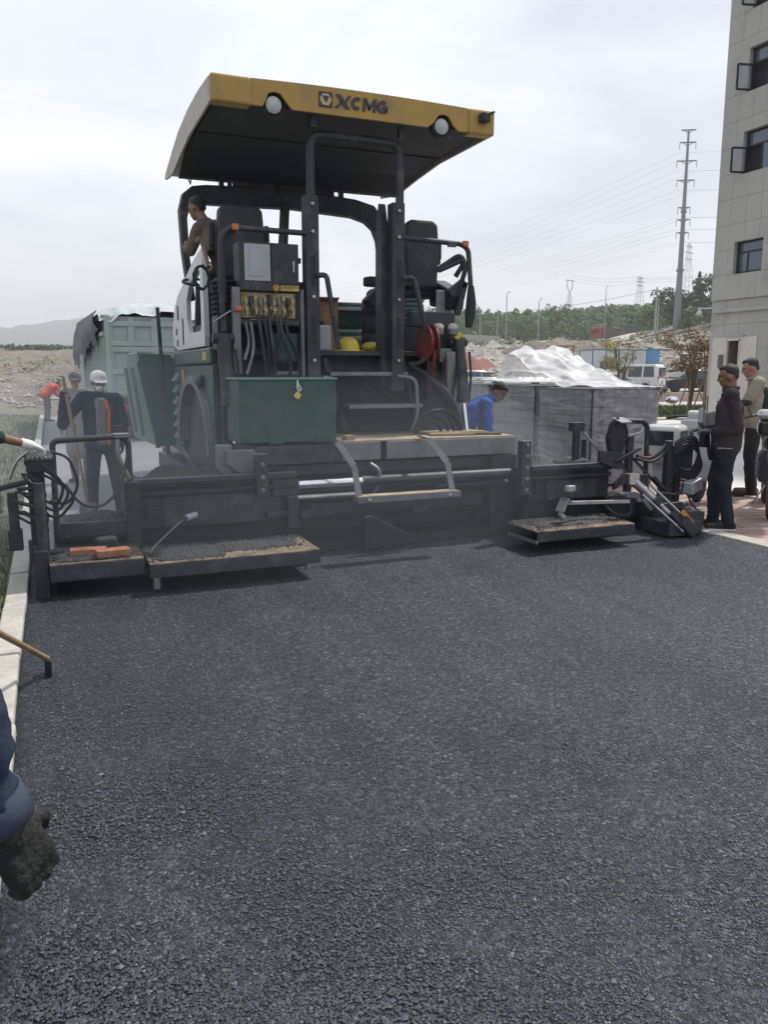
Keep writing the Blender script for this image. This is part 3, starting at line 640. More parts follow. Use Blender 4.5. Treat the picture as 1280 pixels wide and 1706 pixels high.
# ---- canopy: shell lofted along Y, slightly cambered
def canopy():
    X0, X1 = 1.45, 4.24
    prof = [(7.42, 4.15, 3.955), (7.46, 4.165, 3.95), (8.0, 4.20, 3.95), (8.6, 4.20, 3.95), (9.2, 4.16, 3.90), (9.7, 4.08, 3.845), (10.1, 4.0, 3.87), (10.33, 3.955, 3.90)]
    xs = [X0, X0 + .02, X0 + .5, 2.2, 2.845, 3.5, X1 - .5, X1 - .02, X1]; cam_ = [-.012, 0, .01, .02, .025, .02, .01, 0, -.012]
    m = MB(); n = len(xs); vs = []; fs = []
    for (y, zt, zb) in prof:
        for x, c in zip(xs, cam_): vs.append((x, y, zt + c))
    k = len(prof)
    for i in range(k - 1):
        for j in range(n - 1): a = i * n + j; fs.append((a, a + 1, a + n + 1, a + n))
    roof = MB(); roof.v = vs; roof.f = fs
    o = pt_(roof, 'canopy', 'pale_side', 0, True); s = o.modifiers.new('s', 'SOLIDIFY'); s.thickness = .012; s.offset = -1
    # side skirts: pale left side, faded
    for x0, x1 in ((X0 - .006, X0 + .014), (X1 - .014, X1 + .006)):
        pts = [(y, zt - .004) for y, zt, zb in prof] + [(y, zb) for y, zt, zb in reversed(prof)]
        pt_(MB().prism(pts, 'x', x0, x1), 'side_skirt', 'pale_side', 0, False, o)
    # black underside tray hangs inside
    und = MB(); pu = [(7.50, 3.985), (8.6, 3.985), (9.2, 3.93), (9.62, 3.80), (9.75, 3.80), (9.75, 3.83), (9.2, 3.98), (8.6, 4.02), (7.50, 4.02)]
    und.prism(pu, 'x', X0 + .06, X1 - .06)
    und.box(X0 + .07, X1 - .07, 8.5, 8.52, 3.972, 3.984)
    pt_(und, 'underside', 'under', 0, False, o)
    # rear fascia with corner blocks, recesses for two lamps
    f = MB(); import math as _m
    top = lambda x: 4.158 + .03 * (1 - ((x - 2.845) / 1.4) ** 2)
    nseg = 40; xa, xb = 1.80, 3.96; fv = []; cols = []
    lamps = [(2.02, 3.985), (3.69, 3.985)]
    for i in range(nseg + 1):
        x = xa + (xb - xa) * i / nseg; zb = 3.955
        for lx, lz in lamps:
            d = abs(x - lx)
            if d < .11: zb = max(zb, lz + _m.sqrt(.11 ** 2 - d * d) - .01)
        cols.append((x, zb, top(x)))
    for y in (7.40, 7.43):
        for x, zb, zt in cols: fv += [(x, y, zb), (x, y, zt)]
    n2 = len(cols) * 2
    for i in range(nseg):
        a = i * 2; f.f += [(a, a + 2, a + 3, a + 1), (n2 + a + 2, n2 + a, n2 + a + 1, n2 + a + 3), (a + 1, a + 3, n2 + a + 3, n2 + a + 1), (a + 2, a, n2 + a, n2 + a + 2)]
    f.v = fv; f.f += [(0, 1, n2 + 1, n2), (n2 - 1, n2 - 2, 2 * n2 - 2, 2 * n2 - 1)]
    fo = pt_(f, 'fascia', 'yellow', 0)
    for xa_, xb_ in ((1.447, 1.80), (3.96, 4.243)): pt_(MB().box(xa_, xb_, 7.375, 7.52, 3.94, 4.17), 'corner_block', 'yellow', .02, False, fo)
    for lx, lz in lamps:
        l = pt_(MB().lathe([(.105, .06), (.105, 0), (.085, -.015), (.08, .0), (.08, .05)], (lx, 7.44, lz), 'y', 24), 'work_lamp', 'blackrub', 0, True)
        m2 = MB().lathe([(.074, 0), (.06, -.012), (.001, -.02)], (lx - .008, 7.425, lz - .004), 'y', 20); pt_(m2, 'lens', 'glass_lamp', 0, True, l)
    # maker's sign: square emblem with hexagon and triangle, then the letters
    zc = 4.075; ex = 2.50; lg = pt_(MB().box(ex - .075, ex + .055, 7.392, 7.40, zc - .065, zc + .065), 'emblem', 'logo_dark', 0, False, fo)
    hx = [(ex - .01 + .058 * _m.cos(R(60 * k)), zc + .054 * _m.sin(R(60 * k))) for k in range(6)]; pt_(MB().prism(hx, 'y', 7.389, 7.393), 'hexagon', 'logo_cream', 0, False, fo)
    pt_(MB().prism([(ex - .045, zc + .030), (ex + .025, zc + .030), (ex - .01, zc - .034)], 'y', 7.386, 7.390), 'triangle', 'logo_dark', 0, False, fo)
    def letter(polys, x0, w_, h_):
        m = MB()
        for pl in polys: m.prism([(x0 + u * w_ + .12 * v * h_, zc - .058 + v * h_) for u, v in pl], 'y', 7.390, 7.3965)
        return m
    def arc(cx, cy, r1, r2, a0, a1, n=10):
        return [[(cx + r1 * _m.cos(R(a0 + (a1 - a0) * i / n)), cy + r1 * _m.sin(R(a0 + (a1 - a0) * i / n))), (cx + r1 * _m.cos(R(a0 + (a1 - a0) * (i + 1) / n)), cy + r1 * _m.sin(R(a0 + (a1 - a0) * (i + 1) / n))),
                 (cx + r2 * _m.cos(R(a0 + (a1 - a0) * (i + 1) / n)), cy + r2 * _m.sin(R(a0 + (a1 - a0) * (i + 1) / n))), (cx + r2 * _m.cos(R(a0 + (a1 - a0) * i / n)), cy + r2 * _m.sin(R(a0 + (a1 - a0) * i / n)))] for i in range(n)]
    XL = [[(0, 1), (.32, 1), (1, 0), (.68, 0)], [(0, 0), (.22, 0), (.5, .42), (.39, .55)], [(.62, .6), (.76, .48), (1, 1), (.82, 1)]]
    CL = arc(.5, .5, .5, .22, 50, 310)
    ML = [[(0, 0), (.22, 0), (.22, 1), (0, 1)], [(.78, 0), (1, 0), (1, 1), (.78, 1)], [(.22, 1), (.22, .62), (.45, .12), (.55, .12), (.55, .4)], [(.78, 1), (.78, .62), (.55, .12), (.45, .12), (.45, .4)]]
    GL = arc(.5, .5, .5, .22, 45, 330) + [[(.5, .38), (.98, .38), (.98, .58), (.5, .58)], [(.76, .02), (.98, .1), (.98, .38), (.76, .38)]]
    x = ex + .075
    for pl, wd in ((XL, .150), (CL, .112), (ML, .135), (GL, .115)):
        pt_(letter(pl, x, wd, .115), 'letter', 'logo_dark', 0, False, fo); x += wd + .004
    # small dark lamp bracket and dangling cables on the right corner
    c = MB().cbox((4.10, 7.33, 4.08), (.09, .08, .08), .3).bar((4.10, 7.33, 4.10), (4.20, 7.32, 4.14), .05, .02); pt_(c, 'corner_lamp', 'blackrub', .006)
    c = MB(); c.tube([(3.74, 7.44, 3.95), (3.80, 7.5, 3.88), (3.78, 7.55, 3.93), (3.84, 7.6, 3.84), (3.88, 7.7, 3.93)], .007, 5, .05).tube([(3.72, 7.46, 3.95), (3.76, 7.5, 3.90), (3.84, 7.5, 3.92), (3.86, 7.6, 3.86)], .006, 5, .05); pt_(c, 'lamp_cable', 'grey_steel', 0, True)
    return o
canopy()
# ---- rear inverted-U tube and its channel posts
t = MB().tube([(2.405, 7.62, 3.0), (2.405, 7.62, 3.83), (3.325, 7.62, 3.83), (3.325, 7.62, 3.0)], .042, 14, .12); pt_(t, 'roof_hoop', 'char2', 0, True)
for x in (2.405, 3.30):
    p = MB().box(x - .065, x + .065, 7.58, 7.60, 1.45, 3.28).box(x - .065, x - .045, 7.60, 7.72, 1.45, 3.28).box(x + .045, x + .065, 7.60, 7.72, 1.45, 3.28)
    po = pt_(p, 'post', 'char2', .004)
    for z in (1.75, 2.35, 2.95, 3.2): pt_(MB().lathe([(.018, .01), (.018, -.012), (.008, -.016)], (x, 7.572, z), 'y', 6), 'bolt', 'steel', 0, False, po)
    for z in (1.9, 2.45): pt_(MB().box(x - .026, x + .026, 7.5785, 7.58, z, z + .28), 'slot', 'under', 0, False, po)
    pt_(MB().box(x - .03, x + .03, 7.5, 7.57, 3.86, 3.965), 'bracket', 'char', .004)
pt_(MB().box(3.16, 3.24, 7.70, 7.86, 1.5, 3.05).prism([(7.70, 3.05), (7.86, 3.05), (7.78, 3.3)], 'x', 3.16, 3.24), 'side_plate', 'char', .006)
pt_(MB().box(2.30, 2.36, 7.72, 7.9, 1.5, 2.5), 'side_plate', 'char', .006)
# ---- front arch under the canopy
oz = [(1.56, 2.45), (1.50, 3.0), (1.485, 3.45), (1.53, 3.62), (1.64, 3.71), (1.80, 3.735), (2.85, 3.775), (3.62, 3.715), (3.86, 3.66), (3.98, 3.53), (4.03, 3.35), (4.06, 2.9), (4.12, 2.2)]
iz = [(1.63, 2.45), (1.58, 3.0), (1.575, 3.36), (1.60, 3.45), (1.68, 3.51), (1.82, 3.53), (2.85, 3.55), (3.58, 3.51), (3.76, 3.46), (3.86, 3.38), (3.915, 3.25), (3.96, 2.9), (4.01, 2.2)]
pt_(MB().strip(oz, iz, 'y', 9.62, 9.78), 'front_arch', 'char2', .02)
for x, wd in ((1.95, .05), (2.05, .04), (3.28, .05), (3.40, .05), (2.6, .06), (3.0, .05)): pt_(MB().box(x, x + wd, 9.60, 9.68, 3.70, 3.86), 'arch_bracket', 'char', .004)
pt_(MB().box(2.1, 3.3, 9.60, 9.64, 3.735, 3.80), 'arch_rail', 'char', .006)
pt_(MB().tube([(1.62, 9.6, 3.72), (1.58, 9.6, 3.80), (1.64, 9.62, 3.84), (1.62, 9.62, 3.72)], .008, 5, .04), 'arch_cable', 'blackrub')
pt_(MB().bar((2.62, 9.5, 2.7), (2.70, 9.55, 3.6), .09, .07), 'wiper_post', 'char')
# ---- chassis, platform, engine cover
body = MB().box(1.56, 4.14, 7.95, 10.9, .55, 1.80); pt_(body, 'chassis', 'char', .02)
pt_(MB().box(1.56, 4.14, 7.72, 9.9, 1.802, 1.85), 'platform', 'char2', .006)
pt_(MB().box(1.58, 4.12, 9.9, 11.2, 1.3, 2.18), 'engine_cover', 'green', .04)
pt_(MB().box(2.7, 3.62, 9.25, 9.55, 2.15, 2.46), 'dash_console', 'green', .03)
pt_(MB().box(2.72, 3.6, 9.20, 9.248, 2.02, 2.06).box(2.72, 3.6, 9.2, 9.248, 2.36, 2.40), 'dash_trim', 'lgrey', .004)
# ---- left flank: white curved cab panel, green step, louvres, wheel arch
wp = [(8.34, 1.90), (10.50, 1.90), (10.62, 2.05), (10.55, 2.30), (10.1, 2.52), (9.4, 2.68), (8.85, 2.80), (8.36, 2.86)]
hole = [(8.52, 2.06), (9.28, 2.06), (9.42, 2.2), (9.42, 2.42), (9.2, 2.56), (8.6, 2.70), (8.52, 2.66)]
def ring(outer, inner, n, x0, x1):
    m = MB(); import math as _m
    def samp(poly):
        cx = sum(p[0] for p in inner) / len(inner); cy = sum(p[1] for p in inner) / len(inner); o_ = []
        for k in range(n):
            a = 2 * _m.pi * k / n; dx, dy = _m.cos(a), _m.sin(a); best = 0
            for (p, q) in zip(poly, poly[1:] + poly[:1]):
                ex_, ey_ = q[0] - p[0], q[1] - p[1]; den = dx * ey_ - dy * ex_
                if abs(den) < 1e-9: continue
                tt = ((p[0] - cx) * ey_ - (p[1] - cy) * ex_) / den; uu = ((p[0] - cx) * dy - (p[1] - cy) * dx) / den
                if tt > 0 and -1e-6 <= uu <= 1 + 1e-6: best = max(best, tt)
            o_.append((cx + dx * best, cy + dy * best))
        return o_
    so, si = samp(outer), samp(inner); so.append(so[0]); si.append(si[0])
    return m.strip(so, si, 'x', x0, x1)
cabp = pt_(ring(wp, hole, 48, 1.49, 1.54), 'cab_side_panel', 'white_panel', 0)
pt_(MB().prism([(8.3, 1.9), (8.52, 1.9), (8.52, 2.15), (9.25, 2.13), (9.25, 1.9), (9.3, 1.9)], 'x', 1.545, 1.56), 'cab_inner', 'char', 0)
for y0, z0, y1, z1 in ((10.05, 2.25, 10.12, 2.42), (10.2, 2.08, 10.27, 2.16), (10.15, 1.95, 10.22, 2.02), (9.7, 1.95, 9.76, 2.25)): pt_(MB().box(1.484, 1.4895, y0, y1, z0, z1), 'vent_slot', 'under', 0, False, cabp)
pt_(MB().box(1.49, 1.56, 8.10, 10.66, 1.72, 1.885), 'flank_step', 'green', .02)
pt_(MB().box(1.484, 1.4895, 8.30, 8.5, 1.76, 1.84), 'sticker', 'label_yel')
import math as _m
arc_ = [(9.15 + 1.02 * _m.cos(R(a)), .80 + .80 * _m.sin(R(a))) for a in range(0, 181, 12)]
side = [(10.70, .62), (10.70, 1.70), (8.12, 1.70), (8.12, 1.35)]
fl = MB().prism([(10.70, .70), (10.70, 1.70), (8.05, 1.70), (8.05, .80)] + arc_[::-1][0:0] + [(8.13, .80)] + arc_[::-1] + [(10.17, .70)], 'x', 1.50, 1.555)
flo = pt_(fl, 'flank_panel', 'green', .006)
ao = [(9.15 + 1.02 * _m.cos(R(a)), .80 + .80 * _m.sin(R(a))) for a in range(0, 181, 10)]; ai = [(9.15 + .93 * _m.cos(R(a)), .80 + .71 * _m.sin(R(a))) for a in range(0, 181, 10)]
pt_(MB().strip(ao, ai, 'x', 1.44, 1.75), 'wheel_arch', 'grey_steel', .004)
for k in range(6):
    z = 1.62 - k * .142; lo = MB().prism([(1.499, z), (1.44, z - .085), (1.44, z - .095), (1.499, z - .095)], 'y', 10.22 + .02 * k, 10.55); pt_(lo, 'louvre', 'green_pale', 0, False, flo)
    pt_(MB().box(1.492, 1.4985, 10.22 + .02 * k, 10.55, z - .13, z - .097), 'louvre_gap', 'under', 0, False, flo)
pt_(MB().box(1.494, 1.4985, 9.85, 10.02, 1.42, 1.66), 'sticker', 'amber', 0, False, flo)
pt_(MB().box(1.494, 1.4985, 10.12, 10.19, 1.08, 1.28), 'sticker', 'white_panel', 0, False, flo)
pt_(MB().ball((1.46, 8.6, 1.55), (.05, .08, .07)), 'side_marker', 'green', 0, True)
# wheels
def wheel(x, y, rr, wd, name='wheel'):
    t = MB().lathe([(rr * .55, -wd / 2), (rr * .9, -wd / 2), (rr * .985, -wd * .4), (rr, -wd * .25), (rr, wd * .25), (rr * .985, wd * .4), (rr * .9, wd / 2), (rr * .55, wd / 2)], (x, y, rr), 'x', 36)
    for k in range(22):
        a = k / 22 * 2 * _m.pi; t.cbox((x, y + rr * _m.cos(a), rr + rr * _m.sin(a)), (wd * .9, .05, .05), 0, a)
    w_ = pt_(t, name, 'tyre', 0, True); pt_(MB().lathe([(rr * .55, -wd * .38), (rr * .3, -wd * .3), (rr * .28, -wd * .42), (.01, -wd * .44)], (x, y, rr), 'x', 28), 'rim', 'green', 0, True, w_); return w_
wheel(1.82, 9.15, .72, .48); wheel(3.88, 9.15, .72, .48); wheel(1.85, 11.6, .33, .42); wheel(3.85, 11.6, .33, .42)
# ---- hopper with flared wings
for s in (-1, 1):
    cx = 2.845; f = lambda x: cx + s * (cx - x) * -1 if s < 0 else cx + (cx - x)
    g = lambda x: x if s < 0 else 2 * cx - x
    m = MB()
    rear = [(g(1.07), 1.74), (g(1.13), 1.88), (g(1.50), 1.86), (g(1.62), 1.70), (g(1.62), .66), (g(1.27), .66)]; m.prism(rear, 'y', 10.98, 11.03)
    w_ = pt_(m, 'hopper_wing', 'green', .008)
    sd = [(11.03, 1.86), (12.4, 1.86), (13.4, 1.55), (14.2, 1.02), (14.2, .55), (11.03, .66)]; q = MB()
    vs = [(g(1.08 + (1.86 - z) * .16), y, z) for y, z in sd] + [(g(1.12 + (1.86 - z) * .16), y, z) for y, z in sd]; n = len(sd)
    q.add(vs, [tuple(range(n)), tuple(range(2 * n - 1, n - 1, -1))] + [(i, n + i, n + (i + 1) % n, (i + 1) % n) for i in range(n)]); pt_(q, 'wing_side', 'green_pale', .008, False, w_)  # paler green on wing side, ribs and rim paints in light on the outer face
    for yy in (11.6, 12.6): pt_(MB().bar((g(1.17), yy, .75), (g(1.06), yy, 1.7), .05, .05), 'rib', 'green_pale', .006, False, w_)
    pt_(MB().tube([(g(1.10), 11.0, 1.875), (g(1.10), 12.4, 1.875), (g(1.17), 13.42, 1.56), (g(1.25), 14.2, 1.03)], .022, 8, .2), 'wing_rim', 'green_pale', 0, True, w_)
pt_(MB().box(1.6, 4.1, 11.0, 14.2, .45, .6), 'hopper_floor', 'soot', .01)
pt_(MB().box(1.62, 1.70, 14.1, 14.25, .35, .75).box(4.0, 4.08, 14.1, 14.25, .35, .75).cyl((1.7, 14.3, .5), (4.0, 14.3, .5), .1), 'push_roller', 'char', .006)
pt_(MB().cyl((1.42, 11.02, .55), (1.36, 10.95, 2.46), .028, .024, 10), 'marker_post', 'char2', 0, True)
pt_(MB().bar((1.50, 10.6, .75), (1.62, 9.7, .40), .05, .10).cyl((1.5, 10.4, .3), (1.5, 10.4, .75), .02), 'push_frame', 'grey_steel', .006)
pt_(MB().box(1.45, 1.75, 10.2, 11.9, .42, .58), 'side_beam', 'char', .01)
# tow arms beside the wheels
for x in (1.40, 4.22): pt_(MB().bar((x, 11.6, .42), (x, 7.6, .52), .08, .22).bar((x, 7.6, .52), (x, 7.2, .62), .08, .26), 'tow_arm', 'char', .008)
# lift cylinders
for x, y in ((1.53, 7.52), (3.98, 7.50)):
    c = pt_(MB().cyl((x, y + .1, 1.98), (x + .03, y, 1.33), .072, None, 18).lathe([(.08, 0), (.08, .05)], (x + .03, y, 1.33), 'z', 18).cyl((x - .1, y + .1, 1.95), (x + .1, y + .1, 1.95), .05), 'lift_cylinder', 'char2', 0, True)
    pt_(MB().cyl((x + .03, y, 1.34), (x + .05, y - .06, .98), .026, None, 12), 'rod', 'chrome', 0, True, c)
    pt_(MB().tube([(x + .09, y, 1.85), (x + .12, y, 1.6), (x + .1, y, 1.38)], .012, 6, .1), 'hose', 'blackrub', 0, True, c)
# ---- seats
def bellows(m, x, y, z0, z1, r, k=6):
    pr = []
    for i in range(k): z = (z1 - z0) * i / k; pr += [(r * .82, z), (r, z + (z1 - z0) / k * .5)]
    pr.append((r * .82, z1 - z0)); return m.lathe(pr, (x, y, z0), 'z', 16)
for xa, xb, zt, g_c in ((1.66, 2.10, 3.28, 'blackrub'), (3.70, 4.07, 3.27, 'green_pale')):
    xm = (xa + xb) / 2
    s_ = pt_(MB().prism([(xa, zt - .72), (xa - .02, zt - .3), (xa, zt - .04), (xa + .06, zt), (xb - .06, zt), (xb, zt - .04), (xb + .02, zt - .3), (xb, zt - .72)], 'y', 8.26, 8.40), 'seat_back', 'char', .03)
    pt_(MB().box(xa - .02, xb + .02, 8.36, 8.86, zt - .82, zt - .68), 'seat_cushion', 'char', .04)
    pt_(bellows(MB(), xm - .05, 8.5, zt - 1.12, zt - .82, .17), 'seat_bellows', g_c, 0, True)
    pt_(MB().box(xm - .2, xm + .2, 8.3, 8.8, 1.85, zt - 1.11), 'seat_pedestal', 'char', .01)
    for xs_ in (xb + .03, xa - .09): pt_(MB().box(xs_, xs_ + .06, 8.36, 8.72, zt - .45, zt - .36).box(xs_, xs_ + .06, 8.34, 8.42, zt - .40, zt - .17), 'armrest', 'blackrub', .02)
pt_(bellows(MB(), 1.60, 7.86, 2.17, 2.50, .13, 7), 'lever_bellows', 'blackrub', 0, True)
pt_(MB().box(1.5, 1.72, 7.72, 8.0, 1.85, 2.17), 'lever_pedestal', 'char', .01)
# steering wheel and column, left and right consoles
pt_(MB().tube([(1.58, 9.3, 1.85), (1.60, 9.15, 2.55)], .05, 10), 'steering_column', 'char', 0, True)
pt_(MB().tube([(1.60 + .19 * _m.cos(a * .5236), 9.1 + .17 * _m.sin(a * .5236), 2.60 + .05 * _m.sin(a * .5236)) for a in range(13)], .016, 6, 0, None, False), 'steering_wheel', 'blackrub', 0, True)
pt_(MB().prism([(8.0, 2.30), (8.5, 2.38), (8.55, 2.62), (8.42, 2.66), (7.95, 2.50)], 'x', 4.08, 4.26), 'right_console', 'char', .02)
pt_(MB().bar((4.15, 7.95, 2.25), (4.24, 7.95, 2.6), .07, .07).bar((4.24, 7.95, 2.6), (4.05, 7.95, 2.46), .07, .10), 'console_bracket', 'char', .01)
pt_(MB().box(3.98, 4.17, 8.1, 8.12, 2.26, 2.52), 'clear_screen', 'lgrey', .006)
pt_(MB().bar((3.2, 8.2, 2.35), (3.36, 8.2, 2.50), .16, .12).cbox((3.26, 8.15, 2.58), (.2, .14, .1), .3), 'side_console', 'blackrub', .02)
# ---- electrical cabinet, valve bank and hoses
cb = pt_(MB().box(1.70, 2.27, 7.60, 7.86, 2.39, 2.83), 'switch_cabinet', 'char2', .008)
pt_(MB().box(1.745, 1.99, 7.588, 7.599, 2.48, 2.81), 'cabinet_window', 'lgrey', .004, False, cb); pt_(MB().box(1.79, 1.94, 7.582, 7.588, 2.52, 2.76), 'window_inset', 'lgrey', .004, False, cb)
pt_(MB().box(2.005, 2.255, 7.590, 7.599, 2.455, 2.815), 'cabinet_door', 'char', .004, False, cb)
pt_(MB().box(2.205, 2.222, 7.575, 7.590, 2.57, 2.67), 'handle', 'steel', .003, False, cb); pt_(MB().box(2.272, 2.30, 7.62, 7.68, 2.66, 2.71), 'hinge', 'char', .003, False, cb)
pt_(MB().box(2.09, 2.265, 7.5935, 7.5985, 2.398, 2.448), 'warning_label', 'label_yel', 0, False, cb)
pt_(MB().lathe([(.036, 0), (.036, -.004)], (2.045, 7.598, 2.425), 'y', 20), 'warning_sign', 'label_yel', 0, False, cb)
sg = MB().strip([(2.045 + .033 * _m.cos(R(a)), 2.425 + .033 * _m.sin(R(a))) for a in range(0, 361, 20)], [(2.045 + .026 * _m.cos(R(a)), 2.425 + .026 * _m.sin(R(a))) for a in range(0, 361, 20)], 'y', 7.590, 7.5938)
sg.bar((2.025, 7.592, 2.445), (2.065, 7.592, 2.405), .004, .007); pt_(sg, 'warning_ring', 'rust', 0, False, cb)
lt = MB()
for k, z in enumerate((2.438, 2.426, 2.414)): lt.box(2.10, 2.10 + (.15, .155, .11)[k], 7.5905, 7.5934, z, z + .004)
pt_(lt, 'label_lines', 'logo_dark', 0, False, cb)
pt_(MB().box(1.72, 2.25, 7.66, 7.80, 2.14, 2.388), 'valve_block', 'brass', .01)
rg = random.Random(11)
for k in range(11):
    x = 1.76 + k * .045; v = pt_(MB().cyl((x, 7.66, 2.22 + .06 * (k % 2)), (x, 7.60, 2.22 + .06 * (k % 2)), .017, None, 10).cyl((x, 7.61, 2.22), (x, 7.61, 2.16), .012, None, 8).cbox((x, 7.65, 2.29 + .02 * (k % 3)), (.03, .05, .05 + .02 * (k % 2))).cbox((x, 7.655, 2.28), (.018, .02, .12)), 'valve', ('brass', 'char2', 'brass', 'grey_steel')[k % 4], 0, True)
pt_(MB().box(1.70, 2.28, 7.64, 7.9, 2.08, 2.13), 'valve_shelf', 'char2', .006)
pt_(MB().box(1.62, 1.70, 7.60, 7.66, 1.62, 2.42), 'cabinet_frame', 'grey_steel', .01); pt_(MB().box(2.29, 2.33, 7.62, 7.7, 1.5, 2.42), 'cabinet_frame', 'grey_steel', .01)
for k in range(6):
    x = 1.86 + .055 * k; h = MB().tube([(x, 7.6, 2.17), (x + rg.uniform(-.02, .04), 7.52, 2.0), (x + rg.uniform(-.05, .12), 7.55, 1.75), (x + rg.uniform(-.10, .14), 7.66, 1.35)], .017, 7, .12); pt_(h, 'hose', ('char2', 'blackrub')[k % 2], 0, True)
for a, b in (((1.78, 7.55, 2.1), (1.72, 7.5, 1.62)), ((1.74, 7.6, 2.1), (1.70, 7.5, 1.75))): pt_(MB().tube([a, ((a[0] + b[0]) / 2 + .06, a[1], (a[2] + b[2]) / 2), b], .015, 7, .15), 'hose', 'grey_steel', 0, True)
pt_(MB().box(1.64, 1.70, 7.55, 7.6, 2.20, 2.24), 'red_tap', 'orange_refl', .006)
pt_(MB().bar((1.44, 7.6, 2.10), (1.60, 7.58, 2.20), .05, .01), 'lever_flag', 'lgrey')
pt_(MB().box(1.72, 2.3, 7.86, 7.95, 1.0, 2.08), 'rear_bulkhead', 'soot', .006)
pt_(MB().box(2.02, 2.3, 7.70, 7.84, 1.72, 2.02), 'tank', 'green', .03); pt_(MB().cyl((1.95, 7.66, 1.62), (2.28, 7.66, 1.62), .03).cyl((2.05, 7.64, 1.52), (2.22, 7.64, 1.55), .028), 'pipe', 'grey_steel', 0, True)
# ---- hand rails
for pts, nm in (([(1.545, 7.62, 2.02), (1.52, 7.6, 2.45), (1.53, 7.58, 2.86), (1.62, 7.58, 2.94), (2.36, 7.6, 2.935)], 'hand_rail'), ([(1.56, 7.66, 2.3), (1.55, 7.64, 2.8), (1.66, 7.62, 2.93)], 'hand_rail'),
                ([(3.33, 7.6, 2.955), (4.0, 7.58, 2.93), (4.08, 7.58, 2.88), (4.12, 7.58, 2.5), (4.10, 7.58, 2.30)], 'hand_rail'), ([(4.0, 7.7, 2.62), (4.08, 7.6, 2.80), (3.80, 7.7, 2.67)], 'hand_rail'), ([(3.80, 7.75, 2.68), (4.02, 7.62, 2.84), (4.07, 7.6, 2.70), (4.02, 7.7, 2.42)], 'hand_rail'),
                ([(2.44, 7.57, 2.55), (2.53, 7.55, 2.56), (2.58, 7.52, 2.2), (2.65, 7.55, 1.86)], 'hand_rail'), ([(3.34, 7.57, 2.56), (3.45, 7.55, 2.57), (3.55, 7.5, 2.15), (3.61, 7.55, 1.80), (3.55, 7.6, 1.72), (3.42, 7.6, 1.72)], 'hand_rail'),
                ([(2.40, 7.3, 1.59), (2.50, 7.3, 1.58), (2.51, 7.3, 1.25)], 'grab_rail'), ([(3.28, 7.55, 1.60), (3.44, 7.45, 1.58), (3.46, 7.45, 1.2), (3.40, 7.45, 1.06)], 'grab_rail')):
    pt_(MB().tube(pts, .026 if nm == 'hand_rail' else .02, 10, .1), nm, 'char2' if nm == 'hand_rail' else 'grey_steel', 0, True)
pt_(MB().tube([(4.12, 7.58, 2.52), (4.125, 7.58, 2.35), (4.115, 7.58, 2.22), (4.10, 7.58, 2.10)], lambda t: .032 + .022 * math.sin(t * 3.1) + .004 * math.sin(t * 40), 10), 'rail_wrap', 'dkgrn', 0, True)
for x, z in ((1.66, 2.94), (4.03, 2.93)): pt_(MB().cbox((x, 7.545, z), (.06, .03, .055)), 'reflector', 'orange_refl', .004)
pt_(MB().cbox((3.88, 7.56, 2.905), (.09, .03, .03)), 'rail_clip', 'char', .004)
# coiled pendant cable on left rail
pt_(MB().tube([(1.40 + .07 * _m.cos(a * .7), 7.9 + .05 * _m.sin(a * .35), 2.52 + .11 * _m.sin(a * .7)) for a in range(30)], .012, 6, 0), 'cable_coil', 'dkgrn', 0, True)
pt_(MB().tube([(1.47, 7.9, 2.62), (1.46, 8.0, 2.78), (1.42, 8.05, 2.92), (1.38, 8.0, 2.84), (1.34, 8.0, 2.90)], .02, 8, .06), 'lever', 'tan', 0, True)
# ---- right-hand service panel with lamps and hose reel
sp = pt_(MB().box(3.46, 3.96, 7.62, 7.74, 2.10, 2.25).box(3.66, 4.0, 7.66, 7.78, 1.35, 2.10), 'service_panel', 'char2', .008)
for x in (3.735, 3.90):
    l = pt_(MB().lathe([(.05, 0), (.055, .05), (.05, .07)], (x, 7.55, 2.02), 'z', 16).cyl((x, 7.55, 2.02), (x, 7.62, 1.98), .03), 'beacon', 'grey_steel', 0, True); pt_(MB().ball((x, 7.55, 2.09), (.058, .058, .045)), 'beacon_dome', 'pale_side', 0, True, l)
pt_(MB().cyl((3.93, 7.55, 1.98), (3.99, 7.52, 2.03), .03), 'valve_cap', 'helmet', 0, True)
reel = pt_(MB().lathe([(.17, -.045), (.185, -.045), (.185, -.03), (.12, -.03), (.12, .03), (.185, .03), (.185, .045), (.17, .045)], (3.62, 7.55, 1.93), 'x', 28), 'hose_reel', 'red', 0, True)
pt_(MB().tube([(3.62, 7.40 , 1.86), (3.62, 7.42, 1.75), (3.66, 7.5, 1.62), (3.64, 7.55, 1.45)], .018, 8, .1), 'reel_hose', 'red', 0, True, reel)
pt_(MB().box(3.76, 3.90, 7.56, 7.64, 1.74, 1.88), 'socket_box', 'green_pale', .008); pt_(MB().lathe([(.04, 0), (.04, -.02), (.02, -.022)], (3.83, 7.558, 1.81), 'y', 16), 'socket', 'lgrey', 0, True)
pt_(MB().tube([(3.93, 7.54, 2.0), (3.94, 7.47, 1.7), (3.86, 7.47, 1.4), (3.86, 7.47, 1.05)], .016, 8, .2), 'hose', 'blackrub', 0, True)
pt_(MB().prism([(3.80, 1.85), (3.92, 1.85), (4.0, 1.18), (3.84, 1.18)], 'y', 7.5, 7.64), 'cylinder_guard', 'grey_steel', .02)
for k in range(8):
    a = k * .05; pts = [(3.42 + a * .5, 7.6, 1.72 - a * .2), (3.62 + a * .4, 7.46 - .01 * k, 1.58 - a * .3), (3.80 + a * .3, 7.42 - .01 * k, 1.30 - a * .3), (3.86 + a * .25, 7.42, 1.03)]; pt_(MB().tube(pts, .015, 7, .3), 'hose', ('blackrub', 'char2')[k % 2], 0, True)
